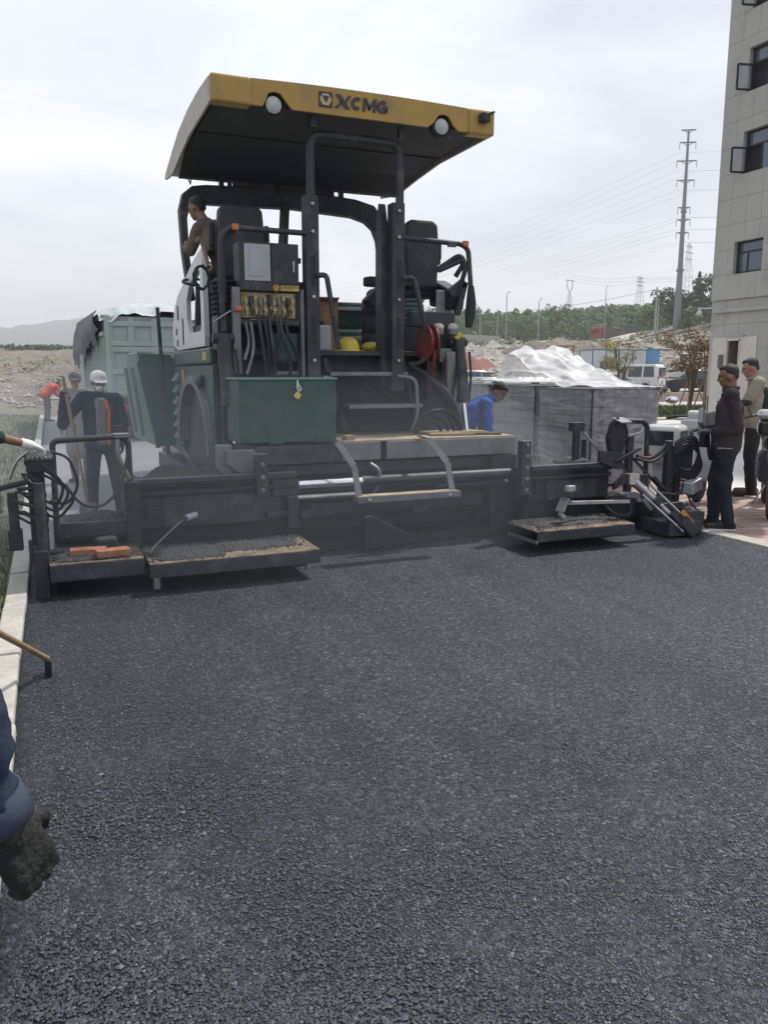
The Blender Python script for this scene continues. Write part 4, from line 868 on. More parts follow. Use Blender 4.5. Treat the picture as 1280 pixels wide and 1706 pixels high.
for k in range(4):
    r_ = .20 - k * .035; pts = [(3.66 + r_ * 1.35 * _m.cos(a) - .02 * k, 7.36 + .03 * k, 1.03 + r_ * 1.15 * _m.sin(a)) for a in [i * _m.pi / 12 for i in range(13)]]; pt_(MB().tube(pts, .017, 7), 'hose_loop', ('blackrub', 'char2')[k % 2], 0, True)
# ---- stairs
st = pt_(MB().bar((2.56, 7.75, 1.78), (2.80, 7.75, 1.02), .05, .03, (0, 1, 0)), 'stair_stringer', 'char', .004); pt_(MB().bar((3.42, 7.75, 1.78), (3.60, 7.75, 1.02), .05, .03, (0, 1, 0)), 'stair_stringer', 'char', .004)
pt_(MB().box(2.58, 3.42, 7.60, 7.9, 1.60, 1.64), 'stair_tread', 'grey_steel', .006); pt_(MB().box(2.72, 3.52, 7.45, 7.8, 1.28, 1.32), 'stair_tread', 'grey_steel', .006)
pt_(MB().box(2.45, 3.7, 7.90, 7.945, 1.0, 1.8), 'stair_back', 'soot')
for k in range(5): pt_(MB().tube([(2.75 + .12 * k, 7.86, 1.6), (2.82 + .12 * k, 7.8, 1.48), (3.0 + .12 * k, 7.84, 1.36)], .012, 6, .08), 'hose', 'char2', 0, True)
# ---- tool box on the screed deck
tb = pt_(MB().box(1.53, 2.43, 7.02, 7.56, 1.01, 1.565), 'tool_box', 'green', .012)
pt_(MB().box(1.515, 2.445, 7.005, 7.575, 1.567, 1.592), 'lid', 'green_pale', .008, False, tb)
for x in (1.86, 2.30): pt_(MB().box(x - .07, x + .07, 7.004, 7.019, 1.0, 1.09), 'foot', 'green', .004, False, tb)
tie = pt_(MB().tube([(2.06, 7.0, 1.565), (2.055, 6.985, 1.54), (2.09, 6.985, 1.49), (2.07, 6.985, 1.47), (2.05, 6.985, 1.5), (2.06, 6.99, 1.55)], .008, 6, .02), 'cable_tie', 'white_panel', 0, True, tb)
pt_(MB().cbox((2.055, 6.985, 1.435), (.055, .004, .055), 0, 0, R(38)), 'seal_tag', 'helmet', 0, False, tb)
# ---- screed: main deck
pt_(MB().box(1.66, 2.46, 6.96, 7.9, .82, .985), 'tread_plate', 'char2', .006)
for i in range(26):
    pass
td = MB()
for i in range(24):
    for j in range(4): td.cbox((1.69 + i * .032, 6.957, .845 + j * .036), (.026, .004, .007), 0, 0, R(45 if (i + j) % 2 else -45))
pt_(td, 'tread_pattern', 'char2')
pt_(MB().box(2.465, 2.845, 6.94, 7.9, .83, .998), 'deck_beam', 'grey_steel', .006); pt_(MB().box(2.905, 4.32, 6.94, 7.9, .83, .998), 'deck_beam', 'grey_steel', .006)
pt_(MB().box(2.47, 4.31, 6.95, 7.9, 1.0, 1.012), 'deck_top', 'dusty_deck')
pt_(MB().box(1.60, 4.33, 7.25, 7.88, .12, .82), 'main_screed', 'soot', .01)
pt_(MB().box(1.66, 4.28, 7.04, 7.24, .70, .80).box(1.66, 4.28, 7.12, 7.24, .52, .56).box(2.0, 4.2, 7.1, 7.24, .3, .42), 'screed_beam', 'char', .008)
pt_(MB().box(1.9, 4.25, 6.9, 7.24, .002, .10), 'screed_plate', 'soot', .006); pt_(MB().box(-.05, 5.62, 7.36, 7.86, -.05, .34), 'underside_filler', 'soot', .01); pt_(MB().box(4.05, 4.345, 6.95, 7.30, .01, .82), 'gap_filler', 'soot', .01); pt_(MB().box(1.58, 1.70, 6.98, 7.26, .01, .82), 'gap_filler', 'soot', .01)  # low long box and side boxes: dark fillers added to hide bright ground beyond
pt_(MB().cyl((1.7, 6.86, .645), (2.62, 6.86, .645), .042, None, 18), 'guide_tube', 'chrome', 0, True); pt_(MB().cyl((2.62, 6.86, .645), (4.2, 6.86, .645), .05, None, 16), 'guide_sleeve', 'char', 0, True)
pt_(MB().cyl((1.7, 6.84, .53), (2.6, 6.84, .53), .026, None, 14), 'guide_rod', 'steel', 0, True); pt_(MB().cyl((3.4, 6.9, .55), (4.2, 6.9, .55), .026, None, 14), 'guide_rod', 'char', 0, True)
pt_(MB().tube([(2.72, 6.9, .80), (2.80, 6.84, .74), (2.79, 6.86, .6), (2.74, 6.9, .5)], .017, 8, .08), 'hose', 'grey_steel', 0, True)
pt_(MB().prism([(2.55, .35), (2.62, .36), (2.98, .17), (2.98, .05), (2.55, .05)], 'y', 6.62, 6.66), 'centre_wedge', 'soot', .008)
pt_(MB().box(2.02, 2.14, 6.86, 6.98, .33, .42).box(3.15, 3.30, 6.86, 6.98, .30, .36), 'crown_adjuster', 'char2', .01)
# bent steel hanger step
for x in (2.36, 3.27):
    pts = [(x - .02, 6.96, 1.03), (x, 6.80, 1.02), (x + .05, 6.50, .83), (x + .07, 6.42, .55)]
    m = MB()
    for a, b in zip(pts, pts[1:]): m.bar(a, b, .055, .014, (0, 1, .4))
    pt_(m, 'step_hanger', 'grey_steel', .003)
sb = pt_(MB().box(2.40, 3.40, 6.37, 6.50, .52, .575), 'hanger_step', 'grey_steel', .005); pt_(MB().box(2.415, 3.385, 6.372, 6.498, .5755, .58), 'step_dust', 'dusty_deck', 0, False, sb)
for x in (2.50, 3.28): pt_(MB().lathe([(.018, 0), (.018, -.014), (.008, -.018)], (x, 6.369, .545), 'y', 6), 'bolt', 'steel', 0, False, sb)
# ---- extensions
def pile(x0, x1, y0, y1, z, h, sd):
    n, mm = 46, 18; rg = random.Random(sd); vs = []
    for j in range(mm + 1):
        for i in range(n + 1):
            u, v = i / n, j / mm; x, y = x0 + (x1 - x0) * u, y0 + (y1 - y0) * v; e = min(1, 5 * min(u, 1 - u)) * min(1, 3 * min(v, 1 - v))
            vs.append((x, y, z + h * e * (.45 + .6 * mnoise.noise((x * 4, y * 4, sd))) + .014 * e * rg.random()))
    m = MB(); m.v = vs; m.f = [(j * (n + 1) + i, j * (n + 1) + i + 1, (j + 1) * (n + 1) + i + 1, (j + 1) * (n + 1) + i) for j in range(mm) for i in range(n)]
    for _ in range(260):
        x, y = rg.uniform(x0, x1), rg.uniform(y0, y1); rock(m, (x, y, z + .012 + h * .5 * max(0, mnoise.noise((x * 4, y * 4, sd)))), rg.uniform(.006, .015), rg)
    return m
def bolted(x, y, z0, z1, name='slide_bracket'):
    b = pt_(MB().box(x - .05, x + .05, y - .04, y + .06, z0, z1), name, 'char2', .008)
    k = z0 + .05
    while k < z1: pt_(MB().lathe([(.022, 0), (.022, -.016), (.01, -.02)], (x, y - .041, k), 'y', 6), 'bolt', 'grey_steel', 0, False, b); k += .11
for (xa, xb, inner) in ((.60, 1.95, 1.60), (4.34, 5.32, 4.25)):
    zt = .76 if xa < 1 else .70
    e = pt_(MB().box(xa, xb, 6.72, 7.15, .36, zt - .05), 'extension_box', 'char', .01)
    pt_(MB().box(xa - .01, xb + (.0 if xa > 1 else -.1), 6.66, 7.2, zt - .048, zt - .02), 'extension_top', 'soot', .006)
    pt_(MB().box(xa - .01, xb - .02, 6.64, 6.70, zt - .02, zt + .03), 'extension_rim', 'char2', .008); pt_(MB().box(xa - .02, xb - .02, 6.655, 6.71, zt - .12, zt - .075), 'extension_lip', 'soot', .012)
    pt_(MB().box(xa + .2, xb - .16, 6.700, 6.719, .37, zt - .13), 'cover_plate', 'char2', .004)
    pt_(MB().box(xa + .07, xa + .18, 6.70, 6.719, .44, .56), 'access_hole', 'under'); 
    pt_(MB().box(xa, xb, 6.8, 7.2, .08, .36), 'screed_body', 'soot', .01); pt_(MB().box(xa - .02, xb + .02, 6.45, 7.2, .02, .10), 'screed_plate', 'soot', .006)
    p = pile(xa + .02, xa + (.85 if xa < 1 else .95), 6.72, 7.16, zt - .02, .15, 3 if xa < 1 else 5); pt_(p, 'asphalt_heap', 'loose_mix')
bolted(1.62, 6.64, .60, .96); bolted(4.25, 6.66, .45, .98)
pt_(MB().box(1.72, 1.96, 6.66, 6.7, .58, .72).box(1.84, 1.94, 6.62, 6.7, .30, .58).box(1.66, 1.84, 6.64, 6.7, .40, .46), 'slide_block', 'char', .008)
pt_(MB().prism([(1.36, .98), (1.60, .98), (1.64, .9), (1.60, .70), (1.36, .86)], 'y', 6.8, 6.84).box(1.30, 1.42, 6.84, 7.0, .75, 1.02), 'corner_plate', 'grey_steel', .006)
# outer left bolt-on section with tray
pt_(MB().box(-.04, .60, 6.74, 7.15, .30, .42), 'extension_tray', 'soot', .01); pt_(MB().box(-.02, .60, 6.70, 6.73, .34, .46), 'tray_rim', 'char2', .006)
pt_(pile(-.02, .58, 6.74, 7.14, .42, .16, 8), 'asphalt_heap', 'loose_mix')
pt_(MB().box(-.05, .60, 6.55, 7.15, .02, .28), 'screed_body', 'soot', .01)
pt_(MB().box(.50, .62, 6.60, 7.1, .25, .78), 'end_bracket', 'soot', .012); pt_(MB().cbox((.33, 6.5, .30), (.16, .12, .14), .2), 'heater_box', 'soot', .02)
pt_(MB().box(-.19, -.09, 6.2, 7.6, -.02, .36), 'end_gate', 'char', .012); pt_(MB().box(-.20, -.08, 6.44, 6.62, .36, .91), 'end_post', 'char', .012); pt_(MB().box(-.22, -.19, 6.3, 6.36, .25, .42), 'gate_tab', 'char2', .006)
pt_(MB().cyl((-.12, 6.25, .30), (-.12, 6.25, .85), .035, None, 12), 'gate_jack', 'char2', 0, True)
# step plates
rgp = random.Random(21)
def plate(x0, x1, y0, y1, z, th, name='step_plate', tilt=0):
    o = pt_(MB().box(x0, x1, y0, y1, z - .012, z), name, 'plate_top', .003); pt_(MB().box(x0, x1, y0 - .002, y0 + .012, z - th, z - .0125), 'plate_edge', 'char2', .003, False, o)
    pt_(MB().box(x1 - .012, x1, y0 + .0125, y1, z - th * .8, z - .0125), 'plate_edge', 'char2', 0, False, o)
    c = MB()
    for _ in range(1100):
        u = rgp.random() ** 1.7; x = x0 + (x1 - x0) * (u if x1 < 3 else rgp.random() ** 1.3); rock(c, (x, y0 + (y1 - y0) * rgp.random() ** .6, z + .006), rgp.uniform(.003, .009), rgp)
    for _ in range(300): rock(c, (rgp.uniform(x0, x1), y1 - .12 * rgp.random() ** 2, z + .01), rgp.uniform(.006, .02), rgp)
    c.build('asphalt_crumbs', 'loose_mix', o, kind='stuff')
    return o
plate(-.085, .575, 6.13, 6.62, .262, .13); plate(.60, 1.93, 5.99, 6.58, .238, .11); plate(4.0, 5.10, 6.02, 6.52, .215, .10)
for a_, b_, c_, d_, h_, s_ in ((-.08, .57, 6.15, 6.6, .05, 31), (.60, 1.22, 6.01, 6.57, .05, 33), (1.05, 1.85, 6.16, 6.57, .05, 35), (4.10, 5.08, 6.12, 6.5, .045, 37)): pile(a_, b_, c_, d_, .258 if a_ < .5 else (.232 if a_ < 3 else .21), h_, s_).build('asphalt_spill', 'loose_mix', PV, kind='stuff')
pt_(MB().box(3.98, 4.0, 6.0, 6.5, .10, .13), 'plate_rail', 'grey_steel', .003)
pt_(MB().cyl((.66, 6.10, .02), (.66, 6.10, .13), .03, None, 12), 'plate_foot', 'steel', 0, True); pt_(MB().cyl((1.86, 6.12, .06), (1.86, 6.12, .13), .025, None, 12), 'plate_foot', 'steel', 0, True)
# guard frame left, console, looping cables
pt_(MB().tube([(-.02, 6.66, .42), (-.01, 6.66, 1.12), (.50, 6.66, 1.14), (.55, 6.66, 1.10), (.55, 6.66, .44)], .024, 10, .05), 'guard_rail', 'char2', 0, True)
pt_(MB().box(.44, .56, 6.60, 6.70, 1.13, 1.165).tube([(.47, 6.62, 1.12), (.46, 6.6, 1.0), (.54, 6.62, .80)], .02, 8, .05), 'rail_bracket', 'grey_steel', .006)
cs = pt_(MB().box(-.20, -.02, 6.38, 6.60, .91, .99).cbox((-.11, 6.48, 1.01), (.2, .2, .05), 0, R(15)), 'control_box', 'blackrub', .012)
for k in range(6): pt_(MB().cyl((-.18 + .03 * k, 6.40, .99), (-.18 + .03 * k, 6.385, 1.03), .007, None, 6), 'switch', 'lgrey', 0, True, cs)
for k in range(3):
    z = .96 - .05 * k; pts = [(-.14, 6.42, z + .06), (-.05 + .03 * k, 6.36, z - .02), (.06 + .04 * k, 6.34, z - .14), (0, 6.36, z - .30), (-.10, 6.40, z - .26), (-.16, 6.42, z - .1)]; pt_(MB().tube(pts, .011, 7, .16), 'cable_loop', 'blackrub', 0, True)
pt_(MB().tube([(-.02, 6.40, 1.06), (.10, 6.36, 1.02), (.16, 6.34, .80), (.06, 6.36, .66), (-.05, 6.38, .70)], .011, 7, .2), 'cable_loop', 'blackrub', 0, True)
pt_(MB().tube([(.06, 6.36, .82), (.15, 6.36, .66), (.30, 6.38, .62), (.46, 6.45, .74), (.53, 6.56, 1.0)], .011, 7, .25), 'cable_loop', 'blackrub', 0, True)
rt = random.Random(9)
for k in range(9): pt_(MB().tube([(-.22 + rt.uniform(-.08, .06), 6.36, .92 - .04 * k + rt.uniform(-.05, .05)), (-.14 + rt.uniform(-.04, .05), 6.33 + rt.uniform(-.03, .03), .90 - .05 * k), (-.08 + rt.uniform(-.05, .04), 6.38, .80 - .04 * k + rt.uniform(-.08, .08)), (-.14 + rt.uniform(-.05, .05), 6.42, .70 - .03 * k)], rt.uniform(.009, .016), 6, .06), 'cable_tangle', ('blackrub', 'char')[k % 2], 0, True)
# left levelling sensor arm out beyond the kerb
sa = pt_(MB().cyl((-.12, 6.42, .86), (-.44, 6.52, .78), .022, None, 10).cbox((-.31, 6.50, .55), (.07, .07, .42)).cbox((-.31, 6.5, .40), (.10, .09, .16)), 'sensor_arm', 'char2', .008)
pt_(MB().cyl((-.40, 6.5, .60), (-.40, 6.5, 1.0), .012, None, 8).tube([(-.32, 6.48, .86), (-.26, 6.46, 1.0), (-.18, 6.46, 1.06)], .012, 6, .05), 'sensor_rod', 'steel', 0, True, sa)
# ground lead with plug lying over the left plates
pt_(MB().tube([(.98, 6.62, .46), (.86, 6.52, .40), (.66, 6.36, .27), (.62, 6.22, .25), (.76, 6.16, .25), (.80, 6.26, .25), (.60, 6.32, .25), (.42, 6.40, .28), (.3, 6.5, .30)], .011, 7, .08), 'lead', 'blackrub', 0, True)
pt_(MB().cyl((.97, 6.61, .455), (1.06, 6.66, .47), .028, None, 10), 'plug', 'lgrey', 0, True)
# ---- right end: guard hoop, dark seat-like sensor hood, control post, tow beam
pt_(MB().tube([(5.40, 6.74, .75), (5.40, 6.74, 1.10), (5.46, 6.74, 1.14), (5.74, 6.74, 1.13), (5.80, 6.74, 1.08), (5.82, 6.74, .25)], .027, 10, .08), 'guard_rail', 'char', 0, True)
hd = pt_(MB().prism([(5.22, .98), (5.26, 1.10), (5.34, 1.16), (5.42, 1.12), (5.44, .95), (5.40, .74), (5.27, .74)], 'y', 6.62, 6.70), 'sensor_hood', 'blackrub', .02)
pt_(MB().cbox((5.37, 6.62, 1.155), (.17, .14, .015), .2, R(18)), 'hood_cap', 'grey_steel', .003, False, hd); pt_(MB().tube([(5.26, 6.66, .95), (5.23, 6.64, 1.12), (5.33, 6.63, 1.18)], .016, 7, .06).tube([(5.42, 6.64, 1.12), (5.46, 6.62, 1.0), (5.36, 6.62, .90)], .016, 7, .06), 'hood_trim', 'blackrub', 0, True, hd)
pt_(MB().prism([(5.10, .86), (5.40, .82), (5.40, .66), (5.32, .66), (5.10, .74)], 'y', 6.60, 6.64), 'mount_plate', 'char', .006)
pt_(MB().cyl((5.02, 6.9, .72), (5.02, 6.9, 1.10), .04, None, 12).cbox((5.02, 6.9, 1.08), (.13, .10, .09)).cyl((5.12, 6.9, .74), (5.12, 6.9, .95), .025), 'height_screw', 'char2', 0, True); pt_(MB().cyl((5.07, 6.88, 1.05), (5.25, 6.8, .82), .012, None, 8), 'screw_stay', 'steel', 0, True)
pt_(MB().cyl((5.56, 6.72, .40), (5.56, 6.72, .98), .045, None, 12), 'height_screw', 'char2', 0, True); pt_(MB().tube([(5.56, 6.72, .98), (5.60, 6.70, 1.0), (5.66, 6.66, 1.02), (5.67, 6.66, 1.07)], .012, 8, .03), 'crank', 'steel', 0, True)
pt_(MB().tube([(5.30, 6.6, .74), (5.42, 6.56, .80), (5.54, 6.56, .86), (5.60, 6.6, .86)], .02, 8, .08).tube([(5.58, 6.62, .78), (5.72, 6.6, .74), (5.86, 6.6, .80), (5.98, 6.62, .90)], .022, 8, .12).tube([(5.56, 6.6, .76), (5.72, 6.56, .71), (5.90, 6.58, .78), (6.02, 6.6, .92)], .016, 8, .12), 'cable_run', 'blackrub', 0, True)
pt_(MB().tube([(5.36, 6.6, .80), (5.34, 6.52, .66), (5.38, 6.45, .52), (5.45, 6.4, .46)], .012, 6, .1), 'lead', 'blackrub', 0, True)
pt_(MB().strip([(5.30, .50), (5.42, .62), (5.74, .58), (5.76, .34)], [(5.30, .44), (5.45, .53), (5.66, .50), (5.67, .34)], 'y', 6.60, 6.64), 'link_frame', 'char', .006)
pt_(MB().box(5.30, 5.62, 6.62, 7.1, .12, .34), 'screed_body', 'soot', .012); pt_(pile(5.30, 5.52, 6.64, 7.0, .34, .10, 13), 'asphalt_heap', 'loose_mix')
pt_(MB().box(5.66, 6.06, 6.42, 7.4, -.02, .30), 'end_gate', 'char', .012); pt_(MB().box(5.60, 6.02, 6.10, 6.5, .02, .16).cbox((6.05, 6.42, .13), (.36, .26, .16), R(-8)), 'gate_skid', 'char2', .012)
pt_(MB().bar((5.82, 6.62, .55), (6.05, 6.60, .34), .03, .03).bar((5.6, 6.7, .75), (5.95, 6.66, .42), .025, .025), 'brace', 'char2')
cp = pt_(MB().box(5.96, 6.02, 6.58, 6.66, .28, .93).box(6.10, 6.15, 6.58, 6.66, .28, .90).box(6.02, 6.32, 6.60, 6.72, .52, .88), 'control_post', 'char', .01)
for k in range(5):
    z = .96 - .03 * k; pt_(MB().tube([(6.02, 6.56, z - .05), (6.12, 6.50, z + .03), (6.26, 6.50, z), (6.30 + .02 * k, 6.50, z - .2), (6.22, 6.52, z - .36), (6.10, 6.55, z - .32)], .012, 6, .12), 'cable_loop', 'blackrub', 0, True, cp)
for k in range(2): pt_(MB().tube([(6.36 + .07 * k, 6.46, 1.0), (6.38 + .07 * k, 6.44, .78), (6.41 + .06 * k, 6.44, .72), (6.44 + .06 * k, 6.46, .78), (6.44 + .06 * k, 6.46, 1.0)], .02, 7, .04), 'cable_loop', 'blackrub', 0, True, cp)
cc = pt_(MB().cbox((6.24, 6.40, 1.14), (.20, .05, .20), .25, R(-20), R(38)).cbox((6.35, 6.38, 1.13), (.17, .14, .16), .2, R(-14), R(24)), 'control_box', 'grey_steel', .012)
for i in range(4):
    for j in range(3):
        c_ = V((6.35, 6.38, 1.13)); off = Matrix.Rotation(.2, 3, 'Z') @ Matrix.Rotation(R(24), 3, 'Y') @ Matrix.Rotation(R(-14), 3, 'X') @ V((-.055 + .036 * i, -.072, -.05 + .04 * j)); pt_(MB().ball(c_ + off, .009, 8, 6), 'button', ('red', 'lgrey', 'pvcyel')[(i + j) % 3], 0, True, cc)
pt_(MB().box(6.30, 6.36, 6.44, 6.52, .86, 1.06), 'box_stem', 'blackrub', .01)
# diagonal levelling beam, hydraulic
A, B_ = V((5.26, 6.30, .60)), V((5.80, 6.12, .10)); d = (B_ - A).normalized()
bm_ = pt_(MB().cyl(A, A + d * .42, .045, None, 14).cyl(A + d * .38, B_, .032, None, 14).cbox(A, (.12, .10, .10)), 'levelling_ram', 'steel', 0, True)
for off in (V((.05, -.03, .06)), V((-.06, -.05, -.03))): pt_(MB().cyl(A + d * .18 + off, B_ + off * .9, .014, None, 8), 'guide_rod', 'steel', 0, True, bm_)
pt_(MB().cbox(A + d * .36, (.13, .10, .07), 0, 0, R(43)).cbox(A + d * .60, (.15, .13, .05), 0, 0, R(43)).cbox(B_ + V((.02, 0, .01)), (.22, .14, .12), .1, 0, R(43)), 'ram_clamp', 'char2', .008, False, bm_)
pt_(MB().cbox((5.40, 6.2, .36), (.16, .03, .07), 0, 0, R(43)), 'ram_plate', 'grey_steel', .004, False, bm_)
pt_(MB().cbox(A + d * .66 + V((.09, -.04, .04)), (.20, .015, .05), 0, 0, R(43)), 'ram_label', 'amber', 0, False, bm_)
pt_(MB().tube([(5.7, 6.4, .42), (5.9, 6.3, .40), (6.02, 6.4, .5)], .014, 6, .08).tube([(5.62, 6.3, .40), (5.8, 6.2, .28), (6.0, 6.3, .30)], .012, 6, .08), 'lead', 'blackrub', 0, True)
pt_(MB().cbox((6.24, 6.50, .45), (.20, .12, .13), R(15), 0, R(-14)), 'sonic_sensor', 'lgrey', .012); pt_(MB().tube([(6.15, 6.5, .38), (6.26, 6.48, .30), (6.34, 6.5, .40)], .012, 6, .05), 'sensor_bracket', 'char2', 0, True)
# steel bar with bent head lying across the right plate
bar = pt_(MB().bar((4.50, 6.28, .41), (5.25, 6.30, .375), .03, .035), 'spread_bar', 'steel', .004); pt_(MB().bar((4.52, 6.28, .42), (4.44, 6.26, .46), .07, .02).bar((4.46, 6.26, .46), (4.37, 6.22, .34), .10, .015).cyl((4.38, 6.24, .33), (4.41, 6.2, .27), .03), 'bar_head', 'grey_steel', .006, False, bar)
pt_(MB().tube([(4.95, 6.30, .36), (5.02, 6.22, .27), (5.14, 6.2, .25), (5.24, 6.24, .28), (5.25, 6.3, .36)], .011, 7, .08), 'lead', 'blackrub', 0, True); pt_(MB().cbox((4.72, 6.55, .50), (.10, .06, .06), .2), 'plug', 'lgrey', .01)

# ---- loose things carried on the paver
o = thing('cardboard_box', 'worn cardboard carton standing behind the left stair rail of the paver', 'box', (2.95, 8.9, 1.85))
MB().box(-.16, .12, -.14, .14, 0, .60).build('carton', 'cardboard', o, .006)
MB().cbox((-.02, -.17, .58), (.26, .10, .006), 0, R(-30)).build('flap', 'cardboard', o)
o = thing('plastic_drum', 'dark drum with a white bundle on top, on the paver platform', 'drum', (3.45, 8.6, 1.85)); MB().lathe([(.135, 0), (.15, .02), (.15, .2), (.145, .21), (.15, .22), (.15, .40), (.145, .41), (.15, .42), (.15, .56), (.14, .58)], (0, 0, 0), 'z', 28).build('drum', 'char', o, 0, True)
MB().ball((.0, 0, .64), (.10, .09, .07), 14, 9).ball((.05, .02, .61), (.08, .07, .05)).build('bundle', 'greyhat', o, 0, True)
o = thing('hard_hat', 'yellow hard hat lying on the paver platform beside the stairs', 'helmet', (2.95, 8.1, 1.852)); MB().lathe([(.135, 0), (.13, .012), (.118, .014), (.115, .06), (.095, .11), (.05, .145), (.005, .15)], (0, 0, 0), 'z', 24).build('shell', 'helmet', o, 0, True)
MB().prism([(.08, -.07), (.17, -.05), (.17, .05), (.08, .07)], 'z', .003, .011).build('brim', 'helmet', o, .003)
o = thing('yellow_bag', 'crumpled yellow bag beside the hard hat', 'bag', (3.22, 8.1, 1.852)); MB().ball((0, 0, .05), (.12, .08, .055)).ball((.08, 0, .08), (.04, .05, .06)).build('bag', 'pvcyel', o, 0, True)
o = thing('grey_canister', 'small grey canister standing behind the left post of the paver', 'canister', (2.62, 8.0, 1.852)); MB().box(-.09, .09, -.06, .06, 0, .26).build('can', 'lgrey', o, .02); MB().cyl((0, 0, .26), (0, 0, .30), .025).build('cap', 'blackrub', o, 0, True)
tag(MB().cbox((.36, 6.24, .30), (.24, .115, .05), R(8)).build('clay_brick', 'brick_orange', None, .004), 'orange clay brick, front one of the pair on the left step plate', 'brick')
tag(MB().cbox((.19, 6.37, .295), (.26, .115, .045), R(-6)).build('clay_brick', 'brick_orange', None, .004), 'orange clay brick, rear one of the pair on the left step plate', 'brick')
def plank(x, y, z, l, wd, th, rz, lab, m='wood'): tag(MB().cbox((x, y, z), (l, wd, th), rz).build('plank', m, None, .004), lab, 'plank')
plank(3.72, 7.22, 1.026, .46, .22, .02, R(-10), 'broad bark-edged board lying on the screed deck'); plank(4.02, 7.12, 1.026, .40, .08, .025, R(-14), 'dark narrow plank at the right end of the screed deck', 'wood_dark'); plank(3.90, 7.30, 1.030, .5, .10, .025, R(-4), 'pale thin plank lying across the screed deck')
plank(2.56, 7.05, 1.035, .10, .08, .045, R(10), 'small wooden block by the left step hanger')
